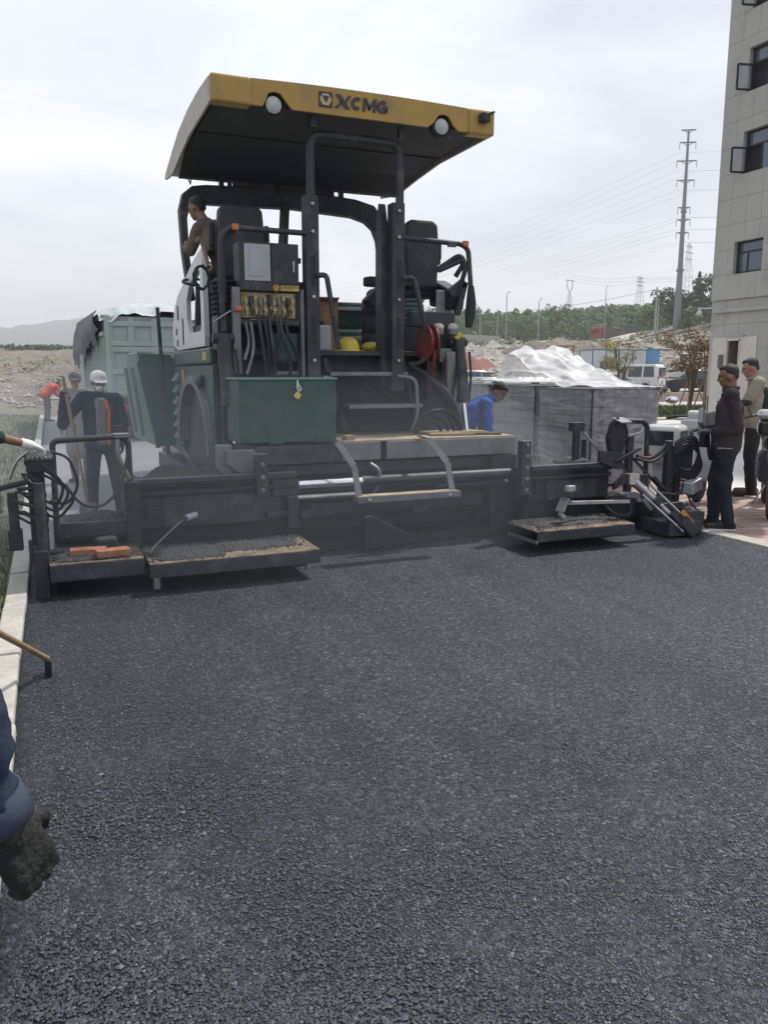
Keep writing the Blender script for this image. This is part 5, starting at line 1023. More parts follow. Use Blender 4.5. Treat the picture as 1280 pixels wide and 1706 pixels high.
# ================================================================== PEOPLE
_ctex = bpy.data.textures.new('cloth_folds', 'CLOUDS'); _ctex.noise_scale = .085; _ctex.noise_depth = 2
def remesh(o, vox, smooth=4, folds=0):
    r = o.modifiers.new('r', 'REMESH'); r.mode = 'VOXEL'; r.voxel_size = vox; r.use_smooth_shade = True
    s = o.modifiers.new('s', 'SMOOTH'); s.factor = .5; s.iterations = smooth
    if folds:
        d = o.modifiers.new('d', 'DISPLACE'); d.texture = _ctex; d.strength = folds; d.mid_level = .5; d.texture_coords = 'LOCAL'
    return o
def person(name, label, loc, rz, J=None, W=None, sc_=1.0, skin='skin', jacket='navy', pants='dkpants', shoes='shoe', glove=None, hat=None, hair=True, mask=False, collar=True, sleeve=1.0, hem=.80, fold=.022, fat=1.0, head_rot=(0, 0), curl=(.5, .5), palm=(None, None), extra=None, vox=.011, group=None, open_front=None, gl_k=1.32, arm_k=1.0):
    p = thing(name, label, 'person', loc, rz, group)
    D = dict(pel=(0, 0, .95), che=(0, .0, 1.24), nec=(0, -.01, 1.43), hea=(0, .015, 1.575), shR=(.18, -.01, 1.385), shL=(-.18, -.01, 1.385), elR=(.235, -.03, 1.10), elL=(-.235, -.03, 1.10), wrR=(.235, .05, .86), wrL=(-.235, .05, .86),
             hiR=(.085, 0, .90), hiL=(-.085, 0, .90), knR=(.10, .02, .49), knL=(-.10, .02, .49), anR=(.10, -.02, .085), anL=(-.10, -.02, .085), toR=(.125, .16, .035), toL=(-.125, .16, .035), hdR=None, hdL=None)
    D = {k: (V(v) * sc_ if v else None) for k, v in D.items()}
    for k, v in (J or {}).items(): D[k] = V(v)
    inv = Matrix.Rotation(-rz, 3, 'Z')
    for k, v in (W or {}).items(): D[k] = inv @ (V(v) - V(loc))
    MH = Matrix.Rotation(head_rot[0], 3, 'Z') @ Matrix.Rotation(-head_rot[1], 3, 'X')
    hc = D['hea']; s = sc_
    def H(x, y, z): return hc + MH @ (V((x, y, z)) * s)
    def hball(m, c, r, nu=12, nv=9):
        t = MB().ball((0, 0, 0), [q * s for q in r], nu, nv); m.add([H(*c) + MH @ V(v) for v in t.v], t.f)
    up = (D['nec'] - D['pel']).normalized(); right = (D['shR'] - D['shL']).normalized()
    # --- hands
    def hand(m, side, k):
        w_, e = D['wr' + side], D['el' + side]; d = ((D['hd' + side] - w_) if D['hd' + side] is not None else (w_ - e)).normalized(); sg = 1 if side == 'R' else -1
        n = palm[0 if side == 'R' else 1]; n = (inv @ V(n)) if n else V((-sg, 0, 0)); n = (n - d * n.dot(d)).normalized(); sd = d.cross(n) * (1 if sg > 0 else -1)   # sd points to the thumb side
        cu = curl[0 if side == 'R' else 1]
        for o_ in (-.028, -.009, .010, .028): m.cap(w_ + d * .015 * s + sd * o_ * .7 * s, w_ + d * .085 * s + sd * o_ * s, .016 * k * s, .0145 * k * s, 8)
        for o_, ln in ((.031, .066), (.0105, .075), (-.0105, .070), (-.030, .055)):
            a = w_ + d * .088 * s + sd * o_ * s; ang = .25 * cu
            for sgm, fr, rr in ((0, .45, .0095), (1, .32, .0088), (2, .23, .008)):
                dr = d * math.cos(ang) + n * math.sin(ang); b = a + dr * ln * fr * s; m.cap(a, b, rr * k * s, rr * .93 * k * s, 8); a = b; ang += (1.25, 1.1, .8)[sgm] * cu
        a = w_ + d * .028 * s + sd * .03 * s; t1 = (sd * .75 + d * .62 + n * .28).normalized(); b = a + t1 * .042 * s; m.cap(a, b, .0135 * k * s, .0115 * k * s, 8)
        t2 = (d * .75 + n * (.2 + .55 * cu) + sd * .1).normalized(); m.cap(b, b + t2 * .034 * s, .011 * k * s, .009 * k * s, 8)
    # --- body, one continuous surface
    b = MB()
    for sx in (-1, 1): b.cap(D['pel'] + right * sx * .05 * s, D['che'] + right * sx * .065 * s, .10 * s * fat, .098 * s * fat)
    b.cap(D['shL'] + right * .03, D['shR'] - right * .03, .058 * s, .058 * s); b.cap(D['che'], D['nec'], .085 * s, .052 * s); b.cap(D['nec'], H(0, -.02, -.06), .053 * s, .05 * s)
    for k in 'RL':
        b.cap(D['sh' + k], D['el' + k], .047 * s, .040 * s); b.cap(D['el' + k], D['wr' + k], .040 * s, .027 * s)
        b.cap(D['hi' + k], D['kn' + k], .076 * s, .052 * s); b.cap(D['kn' + k], D['an' + k], .050 * s, .035 * s); b.cap(D['an' + k] + V((0, 0, -.02)), D['to' + k], .034 * s, .026 * s)
        hand(b, k, 1.0 if not glove else .62)
    hball(b, (0, -.012, .02), (.074, .094, .102), 16, 12); hball(b, (0, .028, -.045), (.054, .062, .07), 14, 10); hball(b, (0, .048, -.088), (.03, .032, .026))
    hball(b, (0, .094, -.012), (.013, .022, .017)); hball(b, (0, .082, .015), (.010, .016, .03)); hball(b, (0, .076, .034), (.052, .016, .012)); hball(b, (0, .088, -.052), (.024, .010, .008))
    for sx in (-1, 1): hball(b, (sx * .036, .066, -.018), (.022, .02, .02)); hball(b, (sx * .076, -.012, -.005), (.010, .019, .030))
    bo = remesh(b.build('body', skin, p), min(vox, .0085), 3)
    for sx in (-1, 1):
        m = MB(); hball(m, (sx * .031, .078, .010), (.012, .010, .007)); m.build('eye', 'eye', p, 0, True)
    # --- hair, hats, masks
    if hair:
        m = MB(); hball(m, (0, -.026, .042), (.0775, .086, .085), 18, 12); hball(m, (0, .018, .090), (.056, .055, .032)); hball(m, (0, -.062, -.005), (.060, .042, .052))
        remesh(m.build('hair', 'hair', p), .009, 2, .012)
    if hat:
        kind, mt = hat
        m = MB(); hball(m, (0, -.008, .058), (.092, .108, .082), 20, 12); hball(m, (0, -.008, .036), (.094, .110, .045), 20, 10)
        if kind == 'cap':
            nn = 9
            for i in range(nn):
                a = R(-55 + 110 * i / (nn - 1)); m.cap(H(.082 * math.sin(a), .085 * math.cos(a), .028), H(.088 * math.sin(a), .175 * math.cos(a) if abs(a) < 1.2 else .1, .010), .009 * s, .006 * s, 8)
        remesh(m.build('cap', mt, p), .008, 3, .006)
    if mask:
        m = MB(); hball(m, (0, .046, -.056), (.052, .060, .050), 14, 10)
        for sx in (-1, 1): m.cap(H(sx * .052, .05, -.04), H(sx * .078, -.01, -.02), .005 * s, .004 * s, 6)
        remesh(m.build('mask', 'mask', p), .006, 2)
    # --- trousers
    m = MB()
    for sx, k in ((-1, 'L'), (1, 'R')):
        m.cap(D['pel'] + right * sx * .055 * s + up * .04, D['hi' + k] + V((0, 0, -.02)), .112 * s * fat, .10 * s); m.cap(D['hi' + k], D['kn' + k], .098 * s, .076 * s); m.cap(D['kn' + k], D['an' + k] + V((0, 0, .0)), .073 * s, .062 * s); m.cap(D['an' + k] + (D['kn' + k] - D['an' + k]) * .12, D['an' + k] + V((0, .01, -.01)), .062 * s, .056 * s)
    remesh(m.build('trousers', pants, p), vox, 3, fold)
    for k in 'RL':
        m = MB(); an, to = D['an' + k], D['to' + k]; fz = to.z - .03 * s; dirf = (to - an); dirf.z = 0; dirf.normalize(); hl = an - dirf * .045 * s
        m.cap((hl.x, hl.y, fz + .045 * s), (to.x, to.y, fz + .034 * s), .042 * s, .036 * s); m.cap((an.x, an.y, fz + .05 * s), (an.x, an.y, an.z + .03 * s), .046 * s, .045 * s)
        so = remesh(m.build('shoe', shoes, p), .009, 3)
        m2 = MB(); sd = dirf.cross(V((0, 0, 1))); pts = []
        for i in range(18):
            a = 2 * math.pi * i / 18; c = (hl + to) / 2; L_ = (to - hl).length / 2 + .038 * s; q = c + dirf * L_ * math.cos(a) + sd * .043 * s * math.sin(a); pts.append((q.x, q.y))
        m2.prism(pts, 'z', fz - .002, fz + .018); m2.build('sole', 'sole' if shoes == 'shoe' else 'shoe', so)
    # --- jacket
    m = MB(); hemp = D['pel'] + up * (hem - .88) * s
    for sx in (-1, 1):
        m.cap(hemp + right * sx * .075 * s, D['pel'] + right * sx * .07 * s + up * .08 * s, .122 * s * fat, .122 * s * fat); m.cap(D['pel'] + right * sx * .07 * s, D['che'] + right * sx * .08 * s, .122 * s * fat, .118 * s * fat)
        m.cap(D['che'] + right * sx * .08 * s, (D['shR'] if sx > 0 else D['shL']) - right * sx * .05 * s - up * .02, .112 * s, .075 * s)
    m.cap(D['shL'] + right * .04, D['shR'] - right * .04, .076 * s, .076 * s); m.cap(D['che'] + up * .08, D['nec'], .11 * s, .068 * s)
    for k in 'RL':
        m.cap(D['sh' + k], D['el' + k], .072 * s * arm_k, .060 * s * arm_k)
        if sleeve > 0: e, w_ = D['el' + k], D['wr' + k]; m.cap(e, e.lerp(w_, sleeve * .94), .060 * s * arm_k, .048 * s)
    jo = remesh(m.build('jacket', jacket, p), vox, 3, fold)
    if collar:
        m = MB(); c = D['nec'] + up * .015; pts = [c + (Matrix.Rotation(2 * math.pi * i / 14, 3, 'Z') @ V((.067 * s, 0, 0))) for i in range(15)]
        m.tube([(q.x, q.y * 1.0, q.z + .012 * math.cos(2 * math.pi * (i / 14 + .25))) for i, q in enumerate(pts)], .022 * s, 8, 0, None, False); m.build('collar', jacket, jo, 0, True)
    if glove:
        for k in 'RL':
            m = MB(); hand(m, k, gl_k); w_, e = D['wr' + k], D['el' + k]; m.cap(w_ + (w_ - e).normalized() * .02, w_ + (e - w_).normalized() * .05, .033 * s, .036 * s); remesh(m.build('glove', glove, p), .0048 if gl_k < 1.31 else (.0065 if vox < .02 else .01), 2)
    if extra: extra(p, D, H, hball, jo, right, up)
    return p
PI = math.pi
# worker in white cap, facing the camera, shovel pole upright in his raised right hand
def ex1(p, D, H, hball, jo, right, up):
    m = MB()   # open jacket shows grey shirt
    for sx in (-1, 1): m.cap((sx * .022, .085, 1.36), (sx * .030, .098, .90), .045, .052)
    remesh(m.build('shirt', 'grey_shirt', p), .010, 3, .012)
    m = MB()
    pts = [(-.062, .125, 1.37), (-.085, .150, 1.22), (-.075, .155, 1.05), (-.068, .15, .86)]
    for a, b in zip(pts, pts[1:]): m.bar(a, b, .036, .012, (0, 1, 0))
    m.build('orange_band', 'orange', jo, .003)
    m = MB().bar((-.22, .13, 1.08), (-.13, .145, 1.08), .004, .006); m.build('pocket_zip', 'lgrey', jo)
person('person', 'worker in white cap, mask and dark jacket with orange band, gripping a raised wooden pole', (.53, 9.93, -.055), PI, J=dict(elR=(.42, .04, 1.10), wrR=(.40, .17, 1.36), hdR=(.38, .21, 1.50), shR=(.19, 0, 1.40), elL=(-.25, .0, 1.10), wrL=(-.22, .12, .88), knR=(.13, .03, .49), anR=(.15, 0, .085), toR=(.2, .15, .035), anL=(-.17, 0, .085), knL=(-.13, .03, .49), toL=(-.22, .15, .035)),
       sc_=1.0, jacket='navy', pants='dkpants', glove='glove_blk', hat=('cap', 'white_cl'), mask=True, curl=(.85, .4), palm=((0, -1, 0), None), hem=.78, fat=1.06, head_rot=(.25, .12), extra=ex1)
o = thing('shovel', 'long wooden-handled shovel held upright by the white-capped worker', 'shovel', (.30, 9.66, -.055))
MB().tube([(.02, -.02, .12), (-.06, .02, .9), (-.155, .05, 1.62)], .019, 10).build('handle', 'wood', o, 0, True); MB().prism([(-.09, 0), (.12, 0), (.10, .22), (-.07, .22)], 'y', -.03, -.018).build('blade', 'grey_steel', o, .005)
# grey worker behind him
person('person', 'worker in long grey coat and dark cap standing behind the white-capped worker', (.37, 13.2, -.055), PI * .9, sc_=.99, jacket='greycoat', pants='greycoat', hat=('cap', 'greyhat'), hem=.42, fat=1.05, vox=.016, curl=(.5, .5))
# far worker in red vest bending
person('person', 'stooping worker in bright red vest far down the road', (-.12, 29.6, -.055), -1.2, J=dict(che=(0, .18, 1.15), nec=(0, .34, 1.22), hea=(0, .45, 1.24), shR=(.17, .30, 1.20), shL=(-.17, .30, 1.20), elR=(.22, .40, .95), elL=(-.22, .40, .95), wrR=(.15, .55, .80), wrL=(-.12, .55, .80)), jacket='redvest', pants='greycoat', fat=1.15, vox=.02, sleeve=.9)
# blue worker bending between paver and pallets
person('person', 'man in bright blue work shirt stooping beside the right of the paver', (4.52, 8.40, -.055), -1.95, J=dict(pel=(0, -.10, .96), che=(0, .10, 1.24), nec=(0, .27, 1.385), hea=(0, .385, 1.455), shR=(.19, .22, 1.33), shL=(-.19, .22, 1.33), elR=(.24, .24, 1.04), elL=(-.24, .24, 1.04), wrR=(.20, .34, .84), wrL=(-.20, .34, .84)), sc_=1.0, jacket='royal', pants='dkpants', skin='skin_dark', head_rot=(-.2, .8), hem=.74, fold=.03, fat=1.08,
       extra=lambda p, D, H, hb, jo, r_, u_: MB().tube([tuple(D['nec'] + V((.06 * math.cos(a), .055 * math.sin(a), .012 + .02 * -math.sin(a)))) for a in [i * .45 for i in range(15)]], .008, 6, 0, None, False).build('shirt_collar', 'white_cl', jo, 0, True))
# man in dark jacket at the right-hand screed controls
def ex5(p, D, H, hball, jo, right, up):
    m = MB(); m.cap(D['nec'] + V((-.07, -.02, -.01)), D['nec'] + V((.07, -.02, -.01)), .04, .04); m.cap(D['nec'] + V((-.06, .05, -.05)), D['nec'] + V((.06, .05, -.05)), .04, .04); remesh(m.build('turned_collar', 'navy', jo), .01, 2)
    m = MB().cbox((-.205, .02, .86), (.012, .14, .008)); m.build('pocket_zip', 'lgrey', jo)
person('person', 'bareheaded man in dark brown jacket working the screed controls at the right kerb', (6.40, 6.23, .024), R(46), W=dict(wrR=(6.33, 6.52, 1.06), elR=(6.56, 6.50, 1.08), wrL=(6.19, 6.22, 1.05), elL=(6.33, 6.03, 1.07), hdR=(6.26, 6.54, 1.04), hdL=(6.13, 6.29, 1.05)), J=dict(anL=(-.10, -.06, .085), toL=(-.14, .13, .035), knL=(-.10, .0, .49), anR=(.08, .08, .085), toR=(.1, .27, .035), knR=(.09, .09, .49), hea=(0, .035, 1.57), nec=(0, .0, 1.43)), sc_=1.0, jacket='brownjk', pants='tealpants', glove='glove_grey', skin='skin_dark', head_rot=(-.1, .25), mask=False, hem=.80, fat=1.12, fold=.03, curl=(.7, .7), palm=((0, 0, -1), (0, 0, -1)), extra=ex5)
# man in beige shirt with dark vest behind
def ex6(p, D, H, hball, jo, right, up):
    m = MB()
    for sx in (-1, 1): m.cap((sx * .08, -.06, 1.02), (sx * .09, -.05, 1.34), .115, .10)
    remesh(m.build('vest', 'blkvest', p), .011, 3, .02)
person('person', 'man in beige shirt and dark vest standing among the motorcycles at right edge', (8.46, 7.80, .03), R(40), J=dict(nec=(-.01, .05, 1.51), hea=(-.01, .10, 1.655), elL=(-.28, .10, 1.22), wrL=(-.26, .28, 1.02)), sc_=1.06, jacket='beige', pants='blkvest', shoes='brownshoe', skin='skin', head_rot=(.2, .35), hem=.85, sleeve=.25, fat=1.1, extra=ex6)
# operator on the left seat
person('person', 'paver operator in tan jacket leaning out of the left seat', (1.84, 8.62, 1.85), R(12), W=dict(pel=(1.86, 8.62, 2.72), che=(1.76, 8.74, 3.00), nec=(1.63, 8.84, 3.18), hea=(1.56, 8.92, 3.335), shR=(1.84, 8.80, 3.16), shL=(1.54, 8.74, 3.10), elL=(1.47, 8.88, 2.90), wrL=(1.46, 9.06, 2.96), elR=(1.92, 8.95, 2.92), wrR=(1.78, 9.1, 2.80), hiR=(1.95, 8.66, 2.68), hiL=(1.78, 8.66, 2.68), knR=(1.94, 9.06, 2.66), knL=(1.74, 9.06, 2.66), anR=(1.94, 9.14, 2.02), anL=(1.74, 9.14, 2.02), toR=(1.96, 9.32, 1.93), toL=(1.73, 9.32, 1.93)), jacket='tan', pants='dkpants', skin='skin_dark', head_rot=(.5, .25), hem=.86, fat=1.0)  # darker skin colour paints in the shadow he sits in
# left-edge worker: only his forearm and white glove reach into view
person('person', 'worker at the left edge resting a white-gloved hand on the screed control box', (-.86, 6.02, .05), R(-58), W=dict(shR=(-.70, 5.86, 1.42), elR=(-.43, 6.14, 1.22), wrR=(-.165, 6.33, 1.125), hdR=(-.06, 6.43, 1.06), wrL=(-.62, 5.62, .98), elL=(-.80, 5.9, 1.12), hdL=(-.60, 5.54, .92)), jacket='dkgrn', pants='dkpants', glove='white_cl', sleeve=.3, curl=(.55, .95), palm=((0, 0, -1), (0, 0, -1)), hat=('cap', 'white_cl'), skin='skin_dark')
# foreground worker: sleeve and dirty black glove
def ex9(p, D, H, hball, jo, right, up):
    e, w_ = D['elR'], D['wrR']; d = (w_ - e).normalized(); m = MB().tube([e.lerp(w_, .74), e.lerp(w_, .86), e.lerp(w_, .98)], lambda t: .049 + .002 * t, 20, 0, None, False); o = m.build('cuff', 'denim_l', p, 0, True); s_ = o.modifiers.new('s', 'SOLIDIFY'); s_.thickness = .005
person('person', 'nearest worker in denim jacket whose dirty black glove hangs at the lower left', (-.50, 1.02, .05), R(-8), W=dict(shR=(-.29, 1.12, 1.40), elR=(-.165, 1.17, 1.20), wrR=(-.108, 1.19, 1.005), hdR=(-.068, 1.20, .92)), jacket='denim', pants='dkpants', glove='glove_dirty', curl=(.80, .5), sleeve=.86, fold=.05, arm_k=1.12, palm=((-.62, .72, -.25), None), extra=ex9, hat=('cap', 'white_cl'), vox=.009, gl_k=1.22)
# raker just outside the left edge, with the rake he holds
person('person', 'raker standing left of the kerb, outside the picture, holding the rake', (-1.02, 3.05, .05), R(-35), W=dict(wrR=(-.56, 3.12, .98), elR=(-.72, 2.93, 1.12), wrL=(-.66, 2.80, 1.18), elL=(-.95, 2.85, 1.16), hdR=(-.53, 3.18, .93), hdL=(-.62, 2.86, 1.14)), jacket='greycoat', glove='glove_blk', curl=(.9, .9), hat=('cap', 'white_cl'), vox=.014)
o = thing('asphalt_rake', 'wooden-handled rake with its dark head on the asphalt by the left kerb', 'rake', (-.12, 4.5, 0))
MB().tube([(.01, .05, .10), (-.17, -.53, .45), (-.43, -1.36, .95), (-.56, -1.78, 1.20)], .016, 10).build('handle', 'wood', o, 0, True)
MB().bar((.012, .05, .11), (.012, .06, .012), .035, .10, (0, 1, 0)).build('head', 'char', o, .004)
# ================================================================== PALLETS OF PAVING BLOCKS UNDER FILM
def pallet_stack(y0, ln, lab, sd, h=1.39):
    X0, X1 = 6.95, 8.08; rg = random.Random(sd)
    p = thing('block_pallet', lab, 'pallet', (X0, y0, .022), 0, 'film-wrapped block pallets by the pavement')
    W_ = X1 - X0
    for k in range(3): MB().box(.02 + k * (W_ - .16) / 2, .14 + k * (W_ - .16) / 2, .02, ln - .02, 0, .085).build('runner', 'wood', p)
    nb = int(ln / .16)
    for k in range(nb): MB().box(.0, W_, .01 + k * ln / nb, k * ln / nb + .11, .086, .105).build('deck_board', 'wood', p)
    MB().box(.10, W_ - .10, .10, ln - .10, .106, h - .02).build('core', 'bldg_core', p)
    rows = 10; rh = (h - .106) / rows; nc = 6; cw = ln / nc; ce = W_ / nc
    ms = MB().box(0, .098, .004, cw - .004, .004, rh - .005).mesh('block'); ms.materials.append(MATS['pallet_brick'])
    me = MB().box(.004, ce - .004, 0, .098, .004, rh - .005).mesh('block'); me.materials.append(MATS['pallet_brick'])
    for r in range(rows):
        for c in range(nc):
            o = link('block', ms, None, p); o.location = (rg.uniform(-.004, .004), c * cw, .106 + r * rh)
            if sd == 1 and 0 < c: o = link('block', me, None, p); o.location = (c * ce, rg.uniform(-.004, .004), .106 + r * rh)
    MB().box(0, W_, .1, ln, h - .005, h).build('top_course', 'pallet_brick', p)
    t = .006
    for z in (.82, h + .002):
        MB().box(-t - .012, -t, -.012, ln + .012, z - .02, z).build('strap', 'strap', p)
        MB().box(-t, W_ + t, -t - .012, -t, z - .02, z).build('strap', 'strap', p)
    MB().box(-t - .0125, -t, -.010, .012, .1, h).build('strap', 'strap', p)
    # wrapping film: a wrinkled shell standing just off the blocks
    m = MB(); n, q = 40, 26; pts = []
    per = [(0, ln), (0, 0), (W_, 0), (W_, ln)]; seg = []
    for (a, b) in zip(per, per[1:]):
        for i in range(n // 2): u = i / (n // 2); seg.append((a[0] + (b[0] - a[0]) * u, a[1] + (b[1] - a[1]) * u, (b[1] - a[1], -(b[0] - a[0]))))
    seg.append((W_, ln, seg[-1][2]))
    for j in range(q + 1):
        z = .05 + (h - .045) * j / q
        for (x, y, nn) in seg:
            L_ = math.hypot(*nn); off = .020 + .016 * abs(mnoise.noise((x * 3 + sd, y * 3 + z * 4, z * 7))); pts.append((x + nn[0] / L_ * off, y + nn[1] / L_ * off, z))
    w_ = len(seg); m.v = pts; m.f = [(j * w_ + i, j * w_ + i + 1, (j + 1) * w_ + i + 1, (j + 1) * w_ + i) for j in range(q) for i in range(w_ - 1)]
    m.build('wrapping_film', 'film', p, 0, 'all')
    return p
pallet_stack(9.2, 1.30, 'nearest film-wrapped pallet of grey blocks, behind the right screed controls', 1, 1.38)
pallet_stack(10.62, 1.30, 'second film-wrapped pallet of grey blocks, behind the man in blue', 2, 1.40)
pallet_stack(12.04, 1.35, 'farthest film-wrapped pallet of grey blocks, half hidden by the man in blue', 3, 1.40)
def sheet():
    m = MB(); nu, nv = 170, 64; vs = []
    for i in range(nu + 1):
        u = i / nu
        for j in range(nv + 1):
            v = j / nv; x = 6.90 + 1.22 * v
            # along the row: flat far part, overhanging crest, long slope to the near end
            if u < .38:
                t = u / .38; y = 13.45 - 2.1 * t; z = 1.425 + .035 * (mnoise.noise((x * 3, y * 3, 2)) + 1) + .05 * math.sin(t * 3.1)
            elif u < .58:
                t = (u - .38) / .20; y = 11.35 - .30 * t + .42 * math.sin(t * math.pi * .9); z = 1.47 + .56 * sstep(0, 1, t)
            else:
                t = (u - .58) / .42; y = 11.05 + .13 - 2.05 * t; z = 2.03 - .60 * t ** .85 - .05 * math.sin(t * PI)
            k = sstep(.36, .5, u) * (1 - sstep(.86, 1, u))
            z += k * (.12 * mnoise.noise((x * 2.6, y * 1.1, 7)) + .07 * mnoise.noise((x * 7, y * 2.2, 3)) - .30 * (2 * v - .9) ** 2 * .6 + .075 * (.5 - abs(mnoise.noise((x * 3.4 + y, y * 2.2, 11)))) + .018 * (.5 - abs(mnoise.noise((x * 9, y * 5 + x * 3, 4)))))
            x += k * .10 * mnoise.noise((y * 2, v * 3, 5)); z = max(z, 1.418)
            vs.append((x, y, z))
    m.v = vs; m.f = [(i * (nv + 1) + j, i * (nv + 1) + j + 1, (i + 1) * (nv + 1) + j + 1, (i + 1) * (nv + 1) + j) for i in range(nu) for j in range(nv)]
    o = m.build('plastic_sheet', 'sheet', None, 0, 'all', label='white translucent plastic sheet billowing up from the block pallets', cat='plastic sheet')
sheet()
m = MB()
n = 20; vs = []
for j in range(n + 1):
    for i in range(n + 1):
        u, v = i / n * 2 - 1, j / n * 2 - 1; d = max(0, 1 - u * u - v * v); x, y = 6.72 + .28 * u, 9.05 + .16 * v; vs.append((x, y, .03 + .42 * d ** .6 * (.8 + .5 * mnoise.noise((x * 9, y * 9, 0)))))
m.v = vs; m.f = [(j * (n + 1) + i, j * (n + 1) + i + 1, (j + 1) * (n + 1) + i + 1, (j + 1) * (n + 1) + i) for j in range(n) for i in range(n)]
m.build('film_bundle', 'sheet', None, 0, 'all', label='crumpled clear film at the foot of the nearest pallet', cat='film')

# ================================================================== VEHICLES
def road_wheel(par, x, y, r, w_, rim='galv'):
    t = MB().lathe([(r * .62, -w_ / 2), (r * .93, -w_ / 2), (r, -w_ * .3), (r, w_ * .3), (r * .93, w_ / 2), (r * .62, w_ / 2)], (x, y, r), 'x', 26).build('wheel', 'tyre', par, 0, True)
    for sx in (-1, 1): MB().lathe([(r * .62, sx * w_ * .42), (r * .5, sx * w_ * .36), (r * .14, sx * w_ * .40), (.005, sx * w_ * .40)], (x, y, r), 'x', 20).build('rim', rim, t, 0, True)
def car(label, loc, rz, mt, L_=4.5, W_=1.76, h=1.46, belt=.92, van=False, group='cars parked behind the pallets'):
    c = thing('parked_car' if not van else 'parked_van', label, 'van' if van else 'car', loc, rz, group); a = L_ / 2; w2 = W_ / 2
    # +Y is the nose
    if van: low = [(-a, .30), (-a, .95), (-a + .02, 1.0), (a - .95, 1.02), (a - .25, .92), (a - .05, .75), (a, .55), (a - .02, .28)]
    else: low = [(-a, .42), (-a + .02, .78), (-a + .12, .93), (-a + .55, .96), (a - 1.25, .95), (a - .35, .80), (a - .05, .66), (a, .45), (a - .06, .26), (-a + .08, .26)]
    b = MB().prism(low, 'x', -w2, w2).build('body', mt, c, .07, True)
    if van: base = [(-a + .01, 1.0), (-a + .02, 1.3), (-a + .12, h - .12), (-a + .3, h), (a - 1.95, h), (a - 1.6, h - .06), (a - .92, 1.02)]
    else: base = [(-a + .42, .95), (-a + .95, h - .16), (-a + 1.35, h - .02), (a - 2.15, h), (a - 1.85, h - .06), (a - 1.12, .95)]
    g = MB(); n = len(base); vs = []
    for sx in (-1, 1):
        for (y, z) in base: t = (z - .95) / (h - .95); vs.append((sx * (w2 - .05 - .16 * max(0, t)), y, z))
    g.add(vs, [tuple(range(n)), tuple(range(2 * n - 1, n - 1, -1))] + [(i, n + i, n + (i + 1) % n, (i + 1) % n) for i in range(n)])
    g.build('cabin', mt, c, .04, True)
    def side_glass(y0, y1, y2, y3, z0, z1):
        for sx in (-1, 1):
            f = lambda z: sx * (w2 - .05 - .16 * (z - .95) / (h - .95) + .006)
            m = MB(); vs = [(f(z0), y0, z0), (f(z0), y1, z0), (f(z1), y2, z1), (f(z1), y3, z1)]; vs += [(v[0] - sx * .02, v[1], v[2]) for v in vs]
            m.add(vs, [(0, 1, 2, 3), (7, 6, 5, 4), (0, 4, 5, 1), (1, 5, 6, 2), (2, 6, 7, 3), (3, 7, 4, 0)]); m.build('side_window', 'carglass', c, .01)
    if van:
        z0, z1 = 1.08, h - .14; side_glass(-a + .25, -a + 1.0, -a + 1.0, -a + .35, z0, z1); side_glass(-a + 1.1, a - 2.05, a - 2.05, -a + 1.1, z0, z1); side_glass(a - 1.95, a - 1.1, a - 1.62, a - 1.95, z0, z1)
        MB().box(-w2 + .26, w2 - .26, -a - .015, -a + .02, 1.08, h - .22).build('rear_window', 'carglass', c, .02)
        for sx in (-1, 1): MB().box(sx * (w2 - .13) - .07, sx * (w2 - .13) + .07, -a - .025, -a + .03, .72, 1.10).build('tail_lamp', 'tail_red', c, .015)
        MB().box(-w2 + .02, w2 - .02, -a - .07, -a + .05, .32, .55).build('bumper', 'carsilver', c, .03); MB().box(-.22, .22, -a - .012, -a, .66, .78).build('number_plate', 'fence_blue2', c)
        MB().box(-.4, .4, -a - .012, -a + .0, .84, .88).build('handle_trim', 'galv', c)
    else:
        zt = h - .12; side_glass(-a + .62, -a + 1.45, -a + 1.45, -a + .98, 1.0, zt); side_glass(-a + 1.52, -a + 2.35, -a + 2.35, -a + 1.52, 1.0, zt); side_glass(-a + 2.42, a - 1.28, a - 1.85, -a + 2.42, 1.0, zt)
        for pts, nm in (((-a + .44, .97, -a + 1.0, h - .13), 'rear_window'), ((a - 1.13, .97, a - 1.80, h - .08), 'windscreen')):
            y0, z0, y1, z1 = pts; s = -1 if nm == 'rear_window' else 1; d = V((0, y1 - y0, z1 - z0)).normalized(); nn = V((0, -d.z, d.y)) * (1 if nm == 'rear_window' else -1) * .012; w0, w1 = w2 - .14, w2 - .26
            vs = [V((-w0, y0, z0)) + nn, V((w0, y0, z0)) + nn, V((w1, y1, z1)) + nn, V((-w1, y1, z1)) + nn]; vs += [v - nn * 1.6 for v in vs]
            MB().add(vs, [(0, 1, 2, 3), (7, 6, 5, 4), (0, 4, 5, 1), (1, 5, 6, 2), (2, 6, 7, 3), (3, 7, 4, 0)]).build(nm, 'carglass', c)
        for sx in (-1, 1):
            MB().box(sx * (w2 - .22) - .18, sx * (w2 - .22) + .18, -a - .015, -a + .06, .70, .84).build('tail_lamp', 'tail_red', c, .02); MB().box(sx * (w2 - .22) - .18, sx * (w2 - .22) + .18, a - .12, a + .005, .60, .72).build('headlight', 'glass_lamp', c, .03)
            MB().box(sx * (w2 + .02), sx * (w2 + .16), a - 1.45, a - 1.33, .96, 1.08).build('mirror', mt, c, .03)
    r = .31
    for sx in (-1, 1):
        for yy in (-a + .78, a - .82):
            road_wheel(c, sx * (w2 - .09), yy, r, .19); MB().lathe([(r + .06, -.10), (r + .06, .01)], (sx * (w2 - .0) - (.0 if sx < 0 else -.0) - sx * .045, yy, r + .02), 'x', 24).build('wheel_arch', 'blackrub', c)
    return c
gz = lambda x, y: ground_h(x, y) + .02
